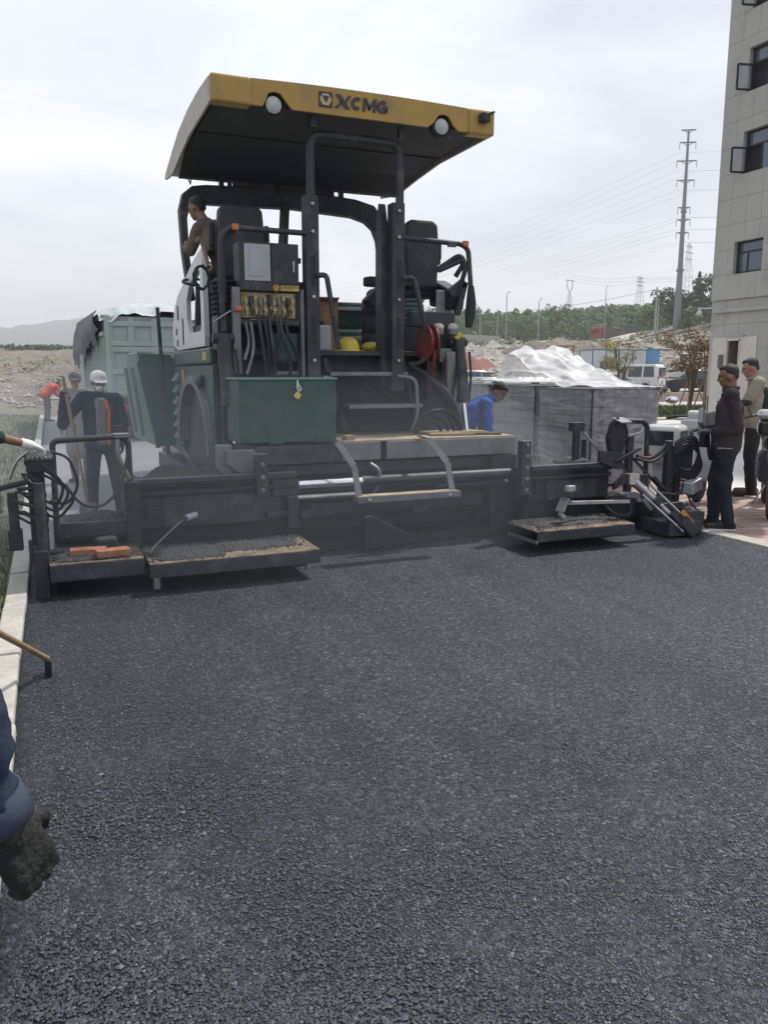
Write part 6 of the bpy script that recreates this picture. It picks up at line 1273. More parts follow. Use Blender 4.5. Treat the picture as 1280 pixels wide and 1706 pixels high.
# parking apron under the cars
def apron():
    m = MB(); n, q = 40, 12; vs = []
    for i in range(n + 1):
        a = R(25 + 22 * i / n)
        for j in range(q + 1): r = 48 + 16 * j / q; x, y = r * math.sin(a), r * math.cos(a); vs.append((x, y, ground_h(x, y) + .015 if j else ground_h(x, y) - .2))
    m.v = vs; m.f = [(i * (q + 1) + j, (i + 1) * (q + 1) + j, (i + 1) * (q + 1) + j + 1, i * (q + 1) + j + 1) for i in range(n) for j in range(q)]
    m.build('parking_ground', 'concrete', smooth='all', kind='structure')
apron()
def put(px_x, px_y): return (px_x, px_y, gz(px_x, px_y))
car('white minivan parked facing away, seen past the young tree', put(36.0, 43.6), R(28), 'carwhite', 4.1, 1.66, 1.90, van=True)
car('black saloon car parked right of the white minivan', put(39.9, 42.4), R(75), 'cardark', 4.7, 1.82, 1.47)
car('dusty silver saloon with bright bonnet, parked left of the white minivan', put(32.6, 41.6), R(-75), 'carsilver', 4.5, 1.78, 1.45)
car('white saloon car, its roof just above the plastic sheet', put(31.3, 51.0), R(70), 'carwhite', 4.5, 1.78, 1.46)
car('pale grey saloon car, middle one of the roofs behind the man in blue', put(28.6, 52.8), R(82), 'carsilver', 4.5, 1.78, 1.45)
car('white saloon car nearest the paver among the roofs behind the pallets', put(26.2, 53.6), R(80), 'carwhite', 4.5, 1.78, 1.45)

# pale green tipper backed up ahead of the paver
def tipper():
    t = thing('dump_truck', 'pale green dump truck with ragged tarpaulin, standing ahead of the paver', 'truck', (2.60, 21.0, -.055), R(2.5))
    w2 = 1.25; top = 3.02
    b = MB().box(-w2, w2, 0, .08, 1.05, top).box(-w2, -w2 + .06, .08, 6.4, 1.05, top).box(w2 - .06, w2, .08, 6.4, 1.05, top).box(-w2 + .06, w2 - .06, .08, 6.4, 1.05, 1.15).box(-w2 + .06, w2 - .06, 6.3, 6.4, 1.15, top + .2).build('tipping_body', 'truck_green', t, .01)
    tg = MB()
    for x in (-w2, -.74, -.18, .38, w2 - .14): tg.box(x, x + .16, -.05, -.002, 1.08, top - .02)
    tg2 = tg.build('tailgate_post', 'truck_green', t, .015, kind='stuff')
    for z in (1.10, 1.62, 2.16, 2.30, 2.78): MB().box(-w2, w2, -.065, -.004, z, z + .13).build('tailgate_rail', 'truck_green', t, .02)
    for k in range(14): MB().box(-w2 - .06, -w2 - .002, .12 + k * .44, .22 + k * .44, 1.08, 2.55).build('side_rib', 'truck_green', t, .008)
    for z in (2.55, 2.95, 1.08): MB().box(-w2 - .09, -w2 - .002, .02, 6.4, z, z + .10).build('side_rail', 'truck_green', t, .01)
    MB().box(-w2 - .03, -w2 + .09, -.09, .03, 1.0, top + .03).build('corner_post', 'truck_green', t, .02)
    # crumpled tarpaulin over the load and hanging down the left side
    m = MB(); nu, nv = 44, 30; vs = []
    for i in range(nu + 1):
        for j in range(nv + 1):
            u, v = i / nu, j / nv; x = -w2 - .14 + 2.75 * v; y = -.10 + 6.5 * u; z = top + .06 + .26 * math.sin(PI * v) ** .7 + .10 * mnoise.noise((x * 2.2, y * 1.6, 0)) + .05 * mnoise.noise((x * 6, y * 5, 3)) - (.22 + .1 * mnoise.noise((x * 4, 0, 2))) * sstep(.06, 0, u); vs.append((x, y, z))
    m.v = vs; m.f = [(i * (nv + 1) + j, i * (nv + 1) + j + 1, (i + 1) * (nv + 1) + j + 1, (i + 1) * (nv + 1) + j) for i in range(nu) for j in range(nv)]
    m.build('tarpaulin', 'tarp_pale', t, 0, 'all')
    m = MB(); nu, nv = 40, 16; vs = []
    for i in range(nu + 1):
        for j in range(nv + 1):
            u, v = i / nu, j / nv; y = .4 + 6.2 * u; z = top + .16 - (.55 + .9 * u + .25 * mnoise.noise((y * 1.2, 0, 4))) * v; x = -w2 - .12 - .10 * abs(mnoise.noise((y * 2, z * 2, 1))) - .10 * math.sin(v * PI) - .12 * u * v; vs.append((x, y, z))
    m.v = vs; m.f = [(i * (nv + 1) + j, i * (nv + 1) + j + 1, (i + 1) * (nv + 1) + j + 1, (i + 1) * (nv + 1) + j) for i in range(nu) for j in range(nv)]
    m.build('hanging_tarpaulin', 'tarp', t, 0, 'all')
    MB().box(-.45, .45, -.3, 8.6, .70, 1.0).build('chassis', 'char', t, .02); MB().box(-1.22, 1.22, 6.7, 8.7, .75, 2.75).build('cab', 'truck_green', t, .1); MB().box(-1.1, 1.1, 8.66, 8.72, 1.6, 2.5).build('windscreen', 'carglass', t, .03)
    for yy in (.9, 2.25, 7.4):
        for sx in (-1, 1): road_wheel(t, sx * 1.0, yy, .52, .42, 'truck_grey')
    for sx in (-1, 1): MB().box(sx * 1.0 - .14, sx * 1.0 + .14, -.34, -.28, .78, .90).build('tail_lamp', 'tail_red', t, .01)
    MB().box(-1.2, 1.2, -.28, -.2, .62, .72).build('bumper', 'char', t, .01); MB().box(-1.22, -.75, .1, .16, .35, .95).box(.75, 1.22, .1, .16, .35, .95).build('mud_flap', 'blackrub', t)
tipper()
def far_truck():
    x, y = 95.7, 128.2; t = thing('dump_truck', 'red-cabbed dump truck with grey body parked below the wooded hill', 'truck', (x + 3.2, y - 2.6, gz(x, y) - .1), R(58))
    MB().prism([(2.2, .9), (4.15, .9), (4.2, 1.9), (3.95, 3.0), (2.2, 3.05)], 'x', -1.2, 1.2).build('cab', 'truck_red', t, .1, True); MB().box(-1.05, 1.05, 4.0, 4.12, 1.95, 2.75).build('windscreen', 'carglass', t, .04)
    for sx in (-1, 1): MB().box(sx * 1.205 - .01, sx * 1.205 + .01, 2.9, 3.8, 2.0, 2.7).build('side_window', 'carglass', t); MB().box(sx * 1.3 - .06, sx * 1.3 + .06, 3.9, 4.05, 1.9, 2.5).build('mirror', 'blackrub', t)
    MB().box(-1.1, 1.1, 4.12, 4.2, .7, 1.1).build('bumper', 'lgrey', t, .05)
    MB().prism([(-4.6, 1.15), (1.9, 1.15), (1.95, 2.9), (-4.7, 2.75)], 'x', -1.25, 1.25).build('tipping_body', 'truck_grey', t, .04)
    for k in range(9): MB().box(-1.33, -1.25, -4.4 + k * .76, -4.28 + k * .76, 1.15, 2.8).build('side_rib', 'truck_grey', t)
    MB().box(-.5, .5, -4.5, 3.8, .75, 1.1).build('chassis', 'char', t)
    for yy in (-3.6, -2.2, 1.2, 3.1):
        for sx in (-1, 1): road_wheel(t, sx * 1.0, yy, .52, .4, 'truck_red')
far_truck()

# scooter behind the control post, motorcycle at the right edge
def bike_wheel(p, y, r=.26, w_=.10):
    t = MB().lathe([(r * .66, -w_ / 2), (r * .9, -w_ / 2), (r, -w_ * .2), (r, w_ * .2), (r * .9, w_ / 2), (r * .66, w_ / 2)], (0, y, r), 'x', 28).build('wheel', 'tyre', p, 0, True)
    m = MB().lathe([(r * .68, -.03), (r * .60, -.03), (r * .60, .03), (r * .68, .03)], (0, y, r), 'x', 28).cyl((-.05, y, r), (.05, y, r), .04)
    for k in range(6): a = k * PI / 3; m.bar((0, y, r), (0, y + r * .62 * math.cos(a), r + r * .62 * math.sin(a)), .02, .03)
    m.build('rim', 'galv', t, 0, True)
def scooter():
    s = thing('scooter', 'white motor scooter with white rear box, behind the screed control post', 'scooter', (6.97, 7.42, .022), R(-60))
    bike_wheel(s, -.55, .24, .11); bike_wheel(s, .62, .24, .10)
    MB().prism([(-.78, .48), (-.80, .74), (-.52, .84), (-.10, .78), (-.02, .36), (-.35, .28), (-.62, .40)], 'x', -.15, .15).build('rear_body', 'carwhite', s, .06, True)
    MB().prism([(-.60, .84), (-.62, .92), (-.20, .90), (.02, .80), (-.02, .76)], 'x', -.14, .14).build('seat', 'blackrub', s, .04, True)
    MB().box(-.14, .14, -.05, .42, .26, .33).build('floorboard', 'char', s, .02)
    MB().prism([(.40, .28), (.52, .30), (.44, 1.02), (.34, 1.06)], 'x', -.19, .19).build('leg_shield', 'carwhite', s, .04, True)
    bx = MB().box(-.20, .20, -.92, -.56, .62, 1.04).build('rear_box', 'carwhite', s, .05, True); MB().box(-.15, .15, -.932, -.919, .82, .98).build('dark_panel', 'carglass', bx, .01); MB().box(.201, .212, -.86, -.62, .82, .98).build('dark_panel', 'carglass', bx, .01)
    MB().lathe([(.05, 0), (.05, -.03), (.035, -.04)], (-.12, -.91, .68), 'y', 16).build('tail_lamp', 'tail_red', s, 0, True); MB().box(-.09, .09, -.84, -.82, .40, .52).build('number_plate', 'fence_white', s, .004)
    MB().tube([(-.32, .30, 1.06), (-.18, .38, 1.08), (.18, .38, 1.08), (.32, .30, 1.06)], .016, 8, .06).build('handlebar', 'char', s, 0, True)
    for sx in (-1, 1):
        MB().cyl((sx * .34, .29, 1.055), (sx * .22, .35, 1.075), .02).build('grip', 'blackrub', s, 0, True)
        mi = MB().tube([(sx * .22, .36, 1.08), (sx * .27, .40, 1.18), (sx * .30, .38, 1.24)], .008, 6, .04).build('mirror_arm', 'char', s, 0, True)
        a = MB().ball((sx * .31, .37, 1.27), (.085, .022, .048)).build('mirror', 'blackrub' if sx > 0 else 'carwhite', s, 0, True); MB().ball((sx * .31, .358, 1.27), (.074, .014, .04)).build('mirror_glass', 'chrome', a, 0, True)  # left mirror coloured white as a painted reflection
    MB().prism([(.36, 1.02), (.46, 1.0), (.42, 1.16), (.34, 1.14)], 'x', -.11, .11).build('headlamp_cowl', 'carwhite', s, .03, True)
    m = MB(); n = 14; vs = []     # wind blanket over the leg shield
    for i in range(n + 1):
        for j in range(n + 1): u, v = i / n, j / n; vs.append((-.30 + .6 * u, .28 - .10 * math.sin(v * 1.5) + .03 * mnoise.noise((u * 4, v * 4, 1)) + .07 * math.cos(u * PI) ** 2, .98 - .66 * v))
    m.v = vs; m.f = [(i * (n + 1) + j, i * (n + 1) + j + 1, (i + 1) * (n + 1) + j + 1, (i + 1) * (n + 1) + j) for i in range(n) for j in range(n)]
    o = m.build('leg_blanket', 'galv', s, 0, 'all'); q = o.modifiers.new('s', 'SOLIDIFY'); q.thickness = .02
    MB().box(-.13, .13, -.28, -.02, .26, .44).build('engine', 'char2', s, .03); MB().cyl((.16, -.75, .30), (.16, -.20, .26), .045).build('muffler', 'char', s, 0, True)
    MB().tube([(.05, -.1, .26), (.14, -.06, .06), (.2, -.04, .0)], .012, 6).build('stand', 'char', s, 0, True)
scooter()
def motorcycle(label, loc, rz, boxm):
    s = thing('motorcycle', label, 'motorcycle', loc, rz, 'motorcycles on the brick pavement')
    bike_wheel(s, -.65, .30, .11); bike_wheel(s, .65, .30, .09)
    MB().prism([(-.10, .78), (-.12, .98), (.12, 1.06), (.36, .98), (.38, .82)], 'x', -.13, .13).build('tank', 'cardark', s, .06, True); MB().prism([(-.80, .84), (-.82, .93), (-.30, .90), (-.08, .86), (-.10, .76), (-.5, .76)], 'x', -.13, .13).build('seat', 'blackrub', s, .05, True)
    MB().box(-.14, .14, -.10, .28, .34, .70).build('engine', 'char2', s, .04)
    for k in range(6): MB().box(-.16, .16, -.06, .22, .42 + k * .045, .435 + k * .045).build('cooling_fin', 'grey_steel', s)
    MB().tube([(.0, -.6, .32), (.02, -.3, .74), (0, .30, .90), (0, .42, 1.02)], .03, 8, .08).build('frame', 'char', s, 0, True)
    for sx in (-1, 1): MB().cyl((sx * .07, .65, .30), (sx * .07, .44, 1.02), .025).build('fork', 'chrome', s, 0, True)
    MB().tube([(-.36, .28, 1.06), (-.2, .40, 1.10), (.2, .40, 1.10), (.36, .28, 1.06)], .014, 8, .06).build('handlebar', 'char', s, 0, True); MB().ball((0, .54, .98), (.09, .09, .09)).build('headlight', 'glass_lamp', s, 0, True)
    for sx in (-1, 1): mi = MB().tube([(sx * .24, .36, 1.1), (sx * .30, .38, 1.22)], .008, 6).build('mirror_arm', 'char', s, 0, True); MB().ball((sx * .32, .38, 1.25), (.075, .02, .045)).build('mirror', 'blackrub', s, 0, True)
    MB().cyl((.15, -.85, .38), (.15, -.1, .30), .05, .035).build('muffler', 'chrome', s, 0, True); MB().prism([(-.95, .60), (-.96, .64), (-.4, .74), (-.42, .66)], 'x', -.08, .08).build('mudguard', 'char', s, .02)
    MB().box(-.09, .09, -.90, -.86, .72, .80).build('tail_lamp', 'tail_red', s, .02); MB().tube([(-.05, .05, .3), (-.18, .06, .04), (-.2, .0, .0)], .012, 6).build('stand', 'steel', s, 0, True)
    b = MB().box(-.22, .22, -1.02, -.66, .95, 1.12).build('top_box', 'cardark', s, .04, True); MB().box(-.23, .23, -1.03, -.65, 1.122, 1.22).build('lid', boxm, b, .05, True); MB().box(-.1, .1, -.95, -.6, .90, .948).build('rack', 'char', s)
    return s
motorcycle('black motorcycle with pale-lidded top box, cut by the right picture edge', (7.76, 6.86, .022), R(-45), 'galv')
# ================================================================== VEGETATION
def leafblob(m, c, r, n, s, rg, flat=1.0):
    for _ in range(n):
        while True:
            p = V((rg.uniform(-1, 1), rg.uniform(-1, 1), rg.uniform(-1, 1)))
            if .25 < p.length < 1: break
        p = p.normalized() * (p.length ** .5); q = V(c) + V((p.x * r[0], p.y * r[1], p.z * r[2])); nn = (p + V((rg.gauss(0, .5), rg.gauss(0, .5), rg.gauss(0, .5) + .3))).normalized()
        u = nn.cross(V((rg.random(), rg.random(), rg.random()))).normalized(); w_ = nn.cross(u); a = s * rg.uniform(.6, 1.4); b = a * rg.uniform(.5, .9)
        m.add([q - u * a, q + w_ * b, q + u * a, q - w_ * b], [(0, 1, 2, 3)])
def crown(kind, rg):
    m = MB()
    if kind == 'bushy':
        for _ in range(16):
            a = rg.uniform(0, 6.28); h = rg.uniform(.22, .95); rr = (1.0 - abs(h - .5) * 1.1) * rg.uniform(.3, .9); leafblob(m, (rr * math.cos(a) * .42, rr * math.sin(a) * .42, h), (.20, .20, .15), 62, .040, rg)
    elif kind == 'broad':
        for _ in range(24):
            a = rg.uniform(0, 6.28); h = rg.uniform(.30, .98); rr = (1.05 - ((h - .55) * 1.6) ** 2) * rg.uniform(.2, 1); leafblob(m, (rr * math.cos(a) * .40, rr * math.sin(a) * .40, h), (.16, .16, .12), 90, .026, rg)
    else:
        for k in range(13):
            h = .16 + .82 * k / 12; rr = .26 * (1.04 - h)
            for j in range(5 if k < 9 else 2): a = rg.uniform(0, 6.28); leafblob(m, (rr * math.cos(a), rr * math.sin(a), h + rg.uniform(-.03, .03)), (.04 + .30 * (1 - h) * .5, .04 + .30 * (1 - h) * .5, .05), 30, .028, rg)
    return m
def trunk(rg, h=1.0, r=.028):
    m = MB().tube([(0, 0, -.03), (.01, .005, .3 * h), (-.01, .0, .75 * h)], r, 7, 0, r * .35)
    for k in range(5): a = rg.uniform(0, 6.28); z = rg.uniform(.25, .6) * h; m.tube([(0, 0, z), (.12 * math.cos(a), .12 * math.sin(a), z + .14), (.22 * math.cos(a), .22 * math.sin(a), z + .26)], r * .4, 5, 0, r * .15)
    return m
CR = {}
for kind, mt in (('bushy', 'leaf_olive'), ('bushy', 'leaf_mid'), ('broad', 'leaf_mid'), ('broad', 'leaf_dark'), ('cone', 'leaf_dark')):
    for v in range(2):
        rg = random.Random(len(CR) * 7 + 1); me = crown(kind, rg).mesh('crown'); me.materials.append(MATS[mt]); tm = trunk(rg).mesh('trunk'); tm.materials.append(MATS['bark']); CR[(kind, mt, v)] = (me, tm)
def tree(name, label, x, y, h, wd, key, group, rg):
    z = ground_h(x, y); t = thing(name, label, 'tree', (x, y, z), rg.uniform(0, 6.28), group); c, tr = CR[key]
    for nm, me in (('crown', c), ('trunk', tr)): o = link(nm, me, None, t); o.scale = (wd, wd, h)
    return t
rg = random.Random(77)
def pol(a, r): return r * math.sin(R(a)), r * math.cos(R(a))
a = 26.0; k = 0
while a < 42.5:
    for r0, hh in ((174, 5.0), (184, 5.8), (196, 7.0)):
        x, y = pol(a + rg.uniform(-.4, .4), r0 + rg.uniform(-3, 3)); dark = rg.random() < (.25 if r0 < 188 else .55)
        tree('bushy_tree', 'bushy green tree in the row at the foot of the wooded hill', x, y, hh * rg.uniform(.8, 1.2), 4.6 * rg.uniform(.8, 1.15), ('bushy', 'leaf_mid' if dark else 'leaf_olive', k % 2), 'trees along the foot of the hill', rg); k += 1
    a += 1.25
for i, (a, r, h, wd, key) in enumerate(((41.6, 133, 8.5, 7, ('broad', 'leaf_dark', 0)), (42.6, 131, 7.5, 6.5, ('broad', 'leaf_dark', 1)), (43.4, 137, 11.0, 6.5, ('cone', 'leaf_dark', 0)), (44.2, 132, 9.5, 7, ('broad', 'leaf_dark', 0)), (45.3, 136, 10.5, 7.5, ('broad', 'leaf_dark', 1)), (42.2, 145, 11.0, 6.5, ('cone', 'leaf_dark', 1)), (40.6, 141, 6.5, 6, ('bushy', 'leaf_mid', 0)), (44.9, 126, 5.2, 5.5, ('bushy', 'leaf_olive', 1)), (43.0, 124, 4.6, 5, ('bushy', 'leaf_olive', 0)))):
    x, y = pol(a, r); tree('dark_tree', ('broad dark tree just left of the power pole foot', 'broad dark tree directly behind the power pole foot', 'tall pointed dark tree just right of the power pole', 'broad dark tree between the power pole and the building', 'broad dark tree touching the building corner', 'pointed dark tree rising behind the power pole', 'mid green bush left of the power pole, above the haul road', 'pale olive bush in front of the building corner trees', 'pale olive bush at the right of the power pole foot')[i], x, y, h * .68, wd * .85, key, 'dark trees behind the power pole', rg)
# the wooded hill reads as one mass: a single object
def woodland():
    m = MB(); rg = random.Random(5); base = []
    for v in range(3):
        b = MB()
        for k in range(6): h = .2 + .75 * k / 5; leafblob(b, (rg.uniform(-.12, .12), rg.uniform(-.12, .12), h), (.34 * (1.1 - h) + .05, .34 * (1.1 - h) + .05, .13), 24, .085, rg)
        base.append(b)
    for i in range(1500):
        a = rg.uniform(20, 50); r = 185 + 430 * rg.random() ** 1.15; x, y = pol(a, r); z = ground_h(x, y); h = rg.uniform(4.2, 6.6) * (1 + r / 1500); wd = rg.uniform(4, 6.5) * (1 + r / 900); b = base[rg.randrange(3)]; m.add([(x + p[0] * wd, y + p[1] * wd, z + p[2] * h) for p in b.v], b.f)
    return m
woodland().build('woodland', 'leaf_mid', kind='stuff', label='distant dark green woodland covering the hill', cat='woodland')
def scrub(n, a0, a1, r0, r1, s0, s1, sd, name, mt, label):
    rg = random.Random(sd); m = MB()
    for _ in range(n):
        x, y = pol(rg.uniform(a0, a1), r0 + (r1 - r0) * rg.random()); s = rg.uniform(s0, s1); leafblob(m, (x, y, ground_h(x, y) + s * .4), (s, s, s * .7), 26, s * .22, rg)
    m.build(name, mt, kind='stuff', label=label, cat='scrub')
scrub(260, 25, 46, 100, 158, .3, .9, 31, 'scrub', 'leaf_olive', 'low green scrub growing along the top of the bare slope')
scrub(70, -7, 5, 40, 130, .15, .5, 33, 'weeds', 'grass_green', 'weeds and scrub on the waste ground left of the truck')
scrub(420, -10, 7, 160, 176, .5, 1.1, 35, 'hedge', 'leaf_dark', 'long dark hedge bank across the waste ground below the hazy hills')
# young planted trees with props
def young(label, x, y, h, wd, mt, nst, dens, lean=0, sd=1):
    rg = random.Random(sd); t = thing('young_tree', label, 'tree', (x, y, .10), 0, 'young planted trees'); lv = MB(); st = MB()
    for k in range(nst):
        a = rg.uniform(0, 6.28); d = wd * rg.uniform(.25, .6); p = [(rg.uniform(-.06, .06), rg.uniform(-.06, .06), 0), (d * .25 * math.cos(a), d * .25 * math.sin(a), h * .45), (d * .7 * math.cos(a) + lean * .3, d * .7 * math.sin(a), h * .75), (d * math.cos(a) + lean, d * math.sin(a), h * rg.uniform(.88, 1))]
        st.tube(p, .038, 6, .3, .012)
        for j in range(5):
            zz = rg.uniform(.45, .95) * h; q = V(p[1]).lerp(V(p[3]), (zz / h - .45) / .5); b = rg.uniform(0, 6.28); e = q + V((wd * .45 * math.cos(b), wd * .45 * math.sin(b), rg.uniform(.05, .35))); st.tube([q, (q + e) / 2 + V((0, 0, .05)), e], .012, 5, 0, .005)
            for f in (.5, .8, 1.0): c = q.lerp(e, f); leafblob(lv, c, (.22, .22, .16), dens, .042, rg)
    st.build('stems', 'bark', t, 0, True); lv.build('crown', mt, t)
    for k, (dx, dy) in enumerate(((.55, -.35), (-.5, -.4), (0, .65))): MB().cyl((dx, dy, -.02), (dx * .1, dy * .1, h * .48), .025, None, 7).build('prop', 'wood', t, 0, True)
young('young pale-leaved tree standing in front of the white minivan', 25.4, 31.6, 3.1, 1.5, 'leaf_young', 6, 16, 0, 3)
young('young brown-leaved tree with wooden props in front of the building', 23.2, 24.6, 3.0, 1.35, 'leaf_brown', 5, 34, -.5, 5)
young('slender young brown-leaved tree beside the building corner', 22.6, 23.2, 2.9, .55, 'leaf_brown', 2, 16, 0, 9)
young('thin bare sapling behind the lawn strip', 20.6, 23.6, .85, .5, 'leaf_brown', 6, 2, 0, 12)

# ================================================================== POLES, TOWERS, FENCES
pz = ground_h(85.3, 94.1)
pl = thing('power_pole', 'tall tapering steel power pole with seven crossarms, left of the building', 'power pole', (85.3, 94.1, pz), R(-30)); HT = 34.9 - pz
MB().tube([(0, 0, -.3), (0, 0, HT * .36), (0, 0, HT)], .56, 16, 0, .15).build('shaft', 'polesteel', pl, 0, True)
for z in (HT * .305, HT * .60): MB().lathe([(.42 if z < 15 else .30, -.12), (.56 if z < 15 else .42, -.12), (.56 if z < 15 else .42, .12), (.42 if z < 15 else .30, .12)], (0, 0, z), 'z', 18).build('flange', 'polesteel', pl, 0, True)
ARMS = [(.995, 1.0), (.935, 1.1), (.845, 1.35), (.75, 1.2), (.615, .85), (.555, .95), (.49, .85)]
for fz, ln in ARMS:
    z = HT * fz; MB().bar((-ln, 0, z + .15), (ln, 0, z + .15), .2, .14).bar((-ln * .6, 0, z + .1), (0, 0, z - .35), .08, .08).bar((ln * .6, 0, z + .1), (0, 0, z - .35), .08, .08).build('crossarm', 'polesteel', pl)
    if fz < .98:
        for sx in (-1, 1): MB().lathe([(.03, -.8), (.06, -.76), (.035, -.62), (.06, -.5), (.035, -.38), (.06, -.25), (.03, 0)], (sx * ln, 0, z + .05), 'z', 8).build('insulator', 'towersteel', pl, 0, True)
def wire(p, q, sag, r=.028):
    pts = []
    for i in range(25): t = i / 24; v = V(p).lerp(V(q), t); v.z -= sag * 4 * t * (1 - t); pts.append(v)
    return MB().tube(pts, r, 4)
wn = 0
for fz, ln in ARMS[1:]:
    for sx in (-1, 1):
        p = V((85.3, 94.1, pz + HT * fz - 1.2)) + Matrix.Rotation(R(-30), 3, 'Z') @ V((sx * ln, 0, 0))
        for q, sg, r_ in ((V((112 + sx * 5, 420, 36 + HT * fz * .30)), 7, .012), (V((260, -60, 14 + HT * fz)), 5, .011)):
            wire(p, q, sg, r_).build('power_line', 'wire', None, 0, True, label='thin power line strung from the steel pole across the sky', cat='power line', group='power lines in the sky'); wn += 1
def lattice(label, x, y, h, wb, sd):
    z0 = ground_h(x, y); t = thing('transmission_tower', label, 'tower', (x, y, z0), R(20)); m = MB(); n = 9
    def c(k, i): w_ = wb * (1 - k / n) ** 1.2 / 2 + .45; return V(((-1, 1, 1, -1)[i] * w_, (-1, -1, 1, 1)[i] * w_, h * k / n))
    for k in range(n):
        for i in range(4):
            m.bar(c(k, i), c(k + 1, i), .13, .13); m.bar(c(k, i), c(k + 1, (i + 1) % 4), .06, .06); m.bar(c(k + 1, i), c(k + 1, (i + 1) % 4), .06, .06)
    m.build('lattice', 'towersteel', t)
    if sd == 0:
        for z in (.80, .88, .96): MB().bar((-3.2 if z != .88 else -4.2, 0, h * z), (3.2 if z != .88 else 4.2, 0, h * z), .25, .3).build('crossarm', 'towersteel', t)
    else:   # cup-shaped head
        MB().bar((0, 0, h), (-2.4, 0, h + 3), .3, .3).bar((0, 0, h), (2.4, 0, h + 3), .3, .3).bar((-2.4, 0, h + 3), (-2.0, 0, h + 6), .3, .3).bar((2.4, 0, h + 3), (2.0, 0, h + 6), .3, .3).bar((-4, 0, h + 6), (4, 0, h + 6), .3, .35).build('head_frame', 'towersteel', t)
lattice('cup-headed lattice pylon on the skyline, left of the other two', 242, 343, 16, 4.5, 1)
lattice('small lattice pylon on the skyline above the red truck', 268.5, 322.9, 21, 4.5, 0)
lattice('tall faint lattice pylon just right of the steel power pole', 271, 294, 34, 6, 0)
for i in range(3): wire((242, 343, 46 + i * 1.5), (268.5, 322.9, 44 + i * 1.5), 2, .05).build('power_line', 'wire', None, 0, True, label='thin power line strung between the far pylons', cat='power line', group='pylon lines'); wire((268.5, 322.9, 44 + i), (271 + 90, 200, 50 + i), 3, .05).build('power_line', 'wire', None, 0, True, label='thin power line running right from the small pylon', cat='power line', group='pylon lines right')
x, y = 77.2, 89.3; t = thing('utility_pole', 'slim concrete utility pole left of the steel power pole', 'utility pole', (x, y, ground_h(x, y))); MB().cyl((0, 0, -.2), (0, 0, 7.2), .16, .10, 10).build('shaft', 'galv', t, 0, True); MB().bar((-.8, 0, 6.7), (.8, 0, 6.7), .1, .1).build('crossarm', 'char', t)
wire((77.2, 89.3, ground_h(77.2, 89.3) + 6.9), (46, 106, 9.5), 1.2, .025).build('power_line', 'wire', None, 0, True, label='single drooping line from the slim concrete pole', cat='power line')
def lamp_post(a, r, h, lab, arm=True):
    x, y = pol(a, r); t = thing('street_lamp', lab, 'street lamp', (x, y, ground_h(x, y)), R(40), 'posts along the haul road'); MB().cyl((0, 0, -.2), (0, 0, h), .09, .06, 8).build('pole', 'galv', t, 0, True)
    if arm: MB().tube([(0, 0, h), (.2, 0, h + .3), (.9, 0, h + .45)], .05, 6, .2).build('arm', 'galv', t, 0, True); MB().cbox((1.05, 0, h + .45), (.5, .2, .1)).build('lantern', 'lgrey', t, .02)
for px, r, h, lab, arm in ((29.2, 112, 5.2, 'pale post nearest the paver in front of the far trees', False), (31.0, 112, 6.8, 'second pale post from the paver with lamp arm', True), (33.2, 118, 6.2, 'lamp post above the brown earth heap', True), (37.6, 150, 9.0, 'lamp post rising behind the red truck', True), (30.4, 112, 5.0, 'short pale post between the two left posts', False), (41.0, 120, 5.5, 'short pale post left of the slim concrete pole', False)): lamp_post(px, r, h, lab, arm)
# site fence with white boards and blue posts
def fence():
    f = thing('site_fence', 'white board site fence with blue posts and rail behind the parked cars', 'fence', (42.7, 57.9, 0), world=True); A_, B_ = V((42.5, 58.4, 0)), V((47.6, 54.2, 0)); n = 6
    for k in range(n):
        a, b = A_.lerp(B_, k / n), A_.lerp(B_, (k + 1) / n); za = ground_h(a.x, a.y)
        d = (b - a).normalized(); m = MB().bar(V((a.x, a.y, za + 1.0)) + d * .05, V((b.x, b.y, za + 1.0)) - d * .05, .04, 1.9); m.build('board', 'fence_white' if k < 5 else 'fence_blue2', f)
        MB().bar((a.x, a.y, za - .1), (a.x, a.y, za + 2.05), .09, .09).build('post', 'fence_blue', f)
        MB().bar((a.x, a.y, za + 2.0), (b.x, b.y, za + 2.0), .08, .1).build('rail', 'fence_blue', f)
    m = V(A_.lerp(B_, .35)); zz = ground_h(m.x, m.y); MB().cbox((m.x - .05, m.y - .07, zz + .75), (1.1, .04, .6), math.atan2(B_.y - A_.y, B_.x - A_.x)).build('poster', 'greyhat', f)
fence()
x, y = 41.0, 59.2; z = ground_h(x, y); t = thing('steel_frame', 'rust-red steel trestle left of the white site fence', 'frame', (x, y, z), R(-38))
for dx in (-1.1, -.3, .5, 1.1): MB().bar((dx, 0, -.1), (dx + .08, 0, 2.5), .10, .10).build('upright', 'rust', t)
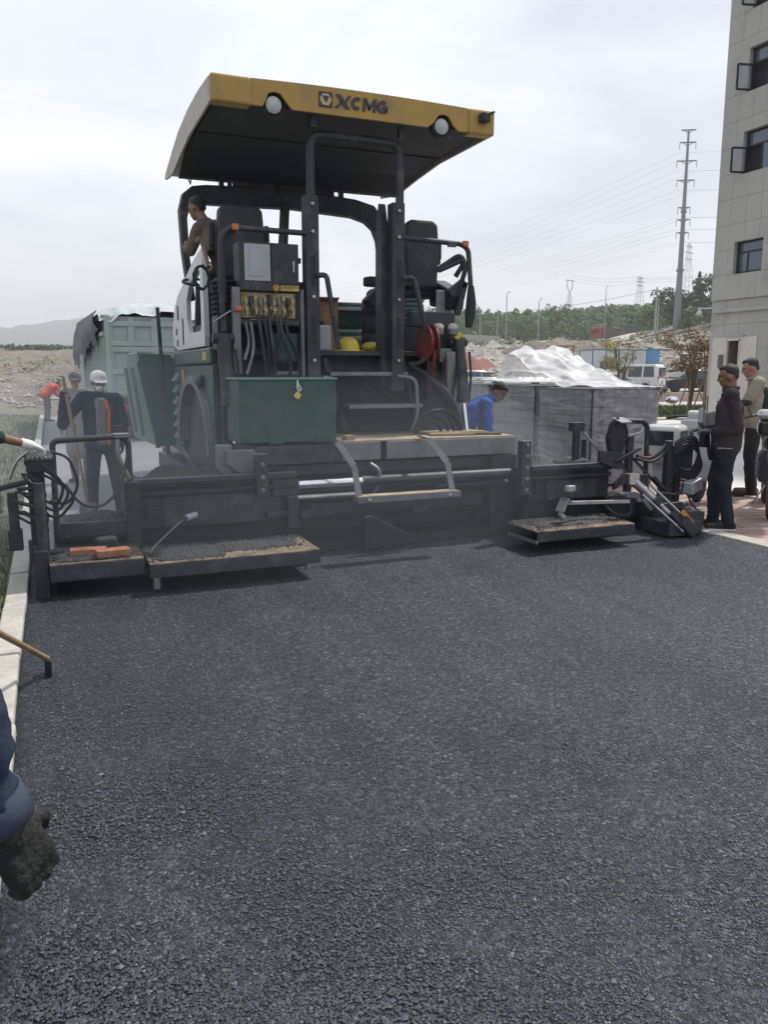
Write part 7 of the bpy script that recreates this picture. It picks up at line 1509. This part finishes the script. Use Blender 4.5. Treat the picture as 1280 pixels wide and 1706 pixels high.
MB().bar((-1.1, 0, 2.4), (1.15, 0, 2.4), .1, .1).build('top_bar', 'rust', t); MB().bar((-1.1, .1, .4), (1.1, .1, 2.2), .08, .08).build('brace', 'rust', t)
x, y = pol(37.0, 84); MB().box(x - .5, x + .5, y - .4, y + .4, ground_h(x, y) - .1, ground_h(x, y) + .9).build('equipment_cabinet', 'greyhat', None, .02, label='dark cabinet on the bare slope above the site fence', cat='cabinet')
def retain():
    m = MB(); pts = [pol(27 + 3.6 * i / 12, 116) for i in range(13)]
    for (x0, y0), (x1, y1) in zip(pts, pts[1:]): z = ground_h(x0, y0); m.bar((x0, y0, z + .4), (x1, y1, z + .4), .3, 1.5)
    m.build('retaining_wall', 'kerb', None, label='low grey retaining wall at the top of the bare slope, right of the paver', cat='wall')
retain()
# haul road across the slope
m = MB(); vs = []
for i in range(40):
    a = 31 + 14 * i / 39
    for r in (117, 125): x, y = pol(a, r + (a - 31) * .9); vs.append((x, y, ground_h(x, y) + .12))
m.v = vs; m.f = [(2 * i, 2 * i + 2, 2 * i + 3, 2 * i + 1) for i in range(39)]; m.build('haul_road', 'pinkpave', smooth='all', kind='structure')

# ================================================================== AIR
def volume(name, col, dens, aniso=.2):
    m = bpy.data.materials.new(name); m.use_nodes = True; t = m.node_tree; t.nodes.clear(); o = t.nodes.new('ShaderNodeOutputMaterial'); v = t.nodes.new('ShaderNodeVolumePrincipled')
    v.inputs['Color'].default_value = (*col, 1); v.inputs['Density'].default_value = dens; v.inputs['Anisotropy'].default_value = aniso; t.links.new(v.outputs[0], o.inputs['Volume']); MATS[name] = m
volume('haze_air', (.975, .98, .99), .00070)
MB().box(-2800, 2800, -2800, 2800, -2, 135).build('haze', 'haze_air', None, kind='stuff', label='thin pale haze filling the air', cat='haze')
volume('fume_air', (.82, .90, 1.0), .058)
MB().ball((1.9, 8.9, .60), (3.7, 3.7, 1.35), 32, 20).build('fumes', 'fume_air', None, 0, 'all', kind='stuff', label='thin bluish fumes drifting over the hot asphalt round the screed', cat='smoke')
for o in bpy.data.objects:
    if 'world' in o.keys(): del o['world']
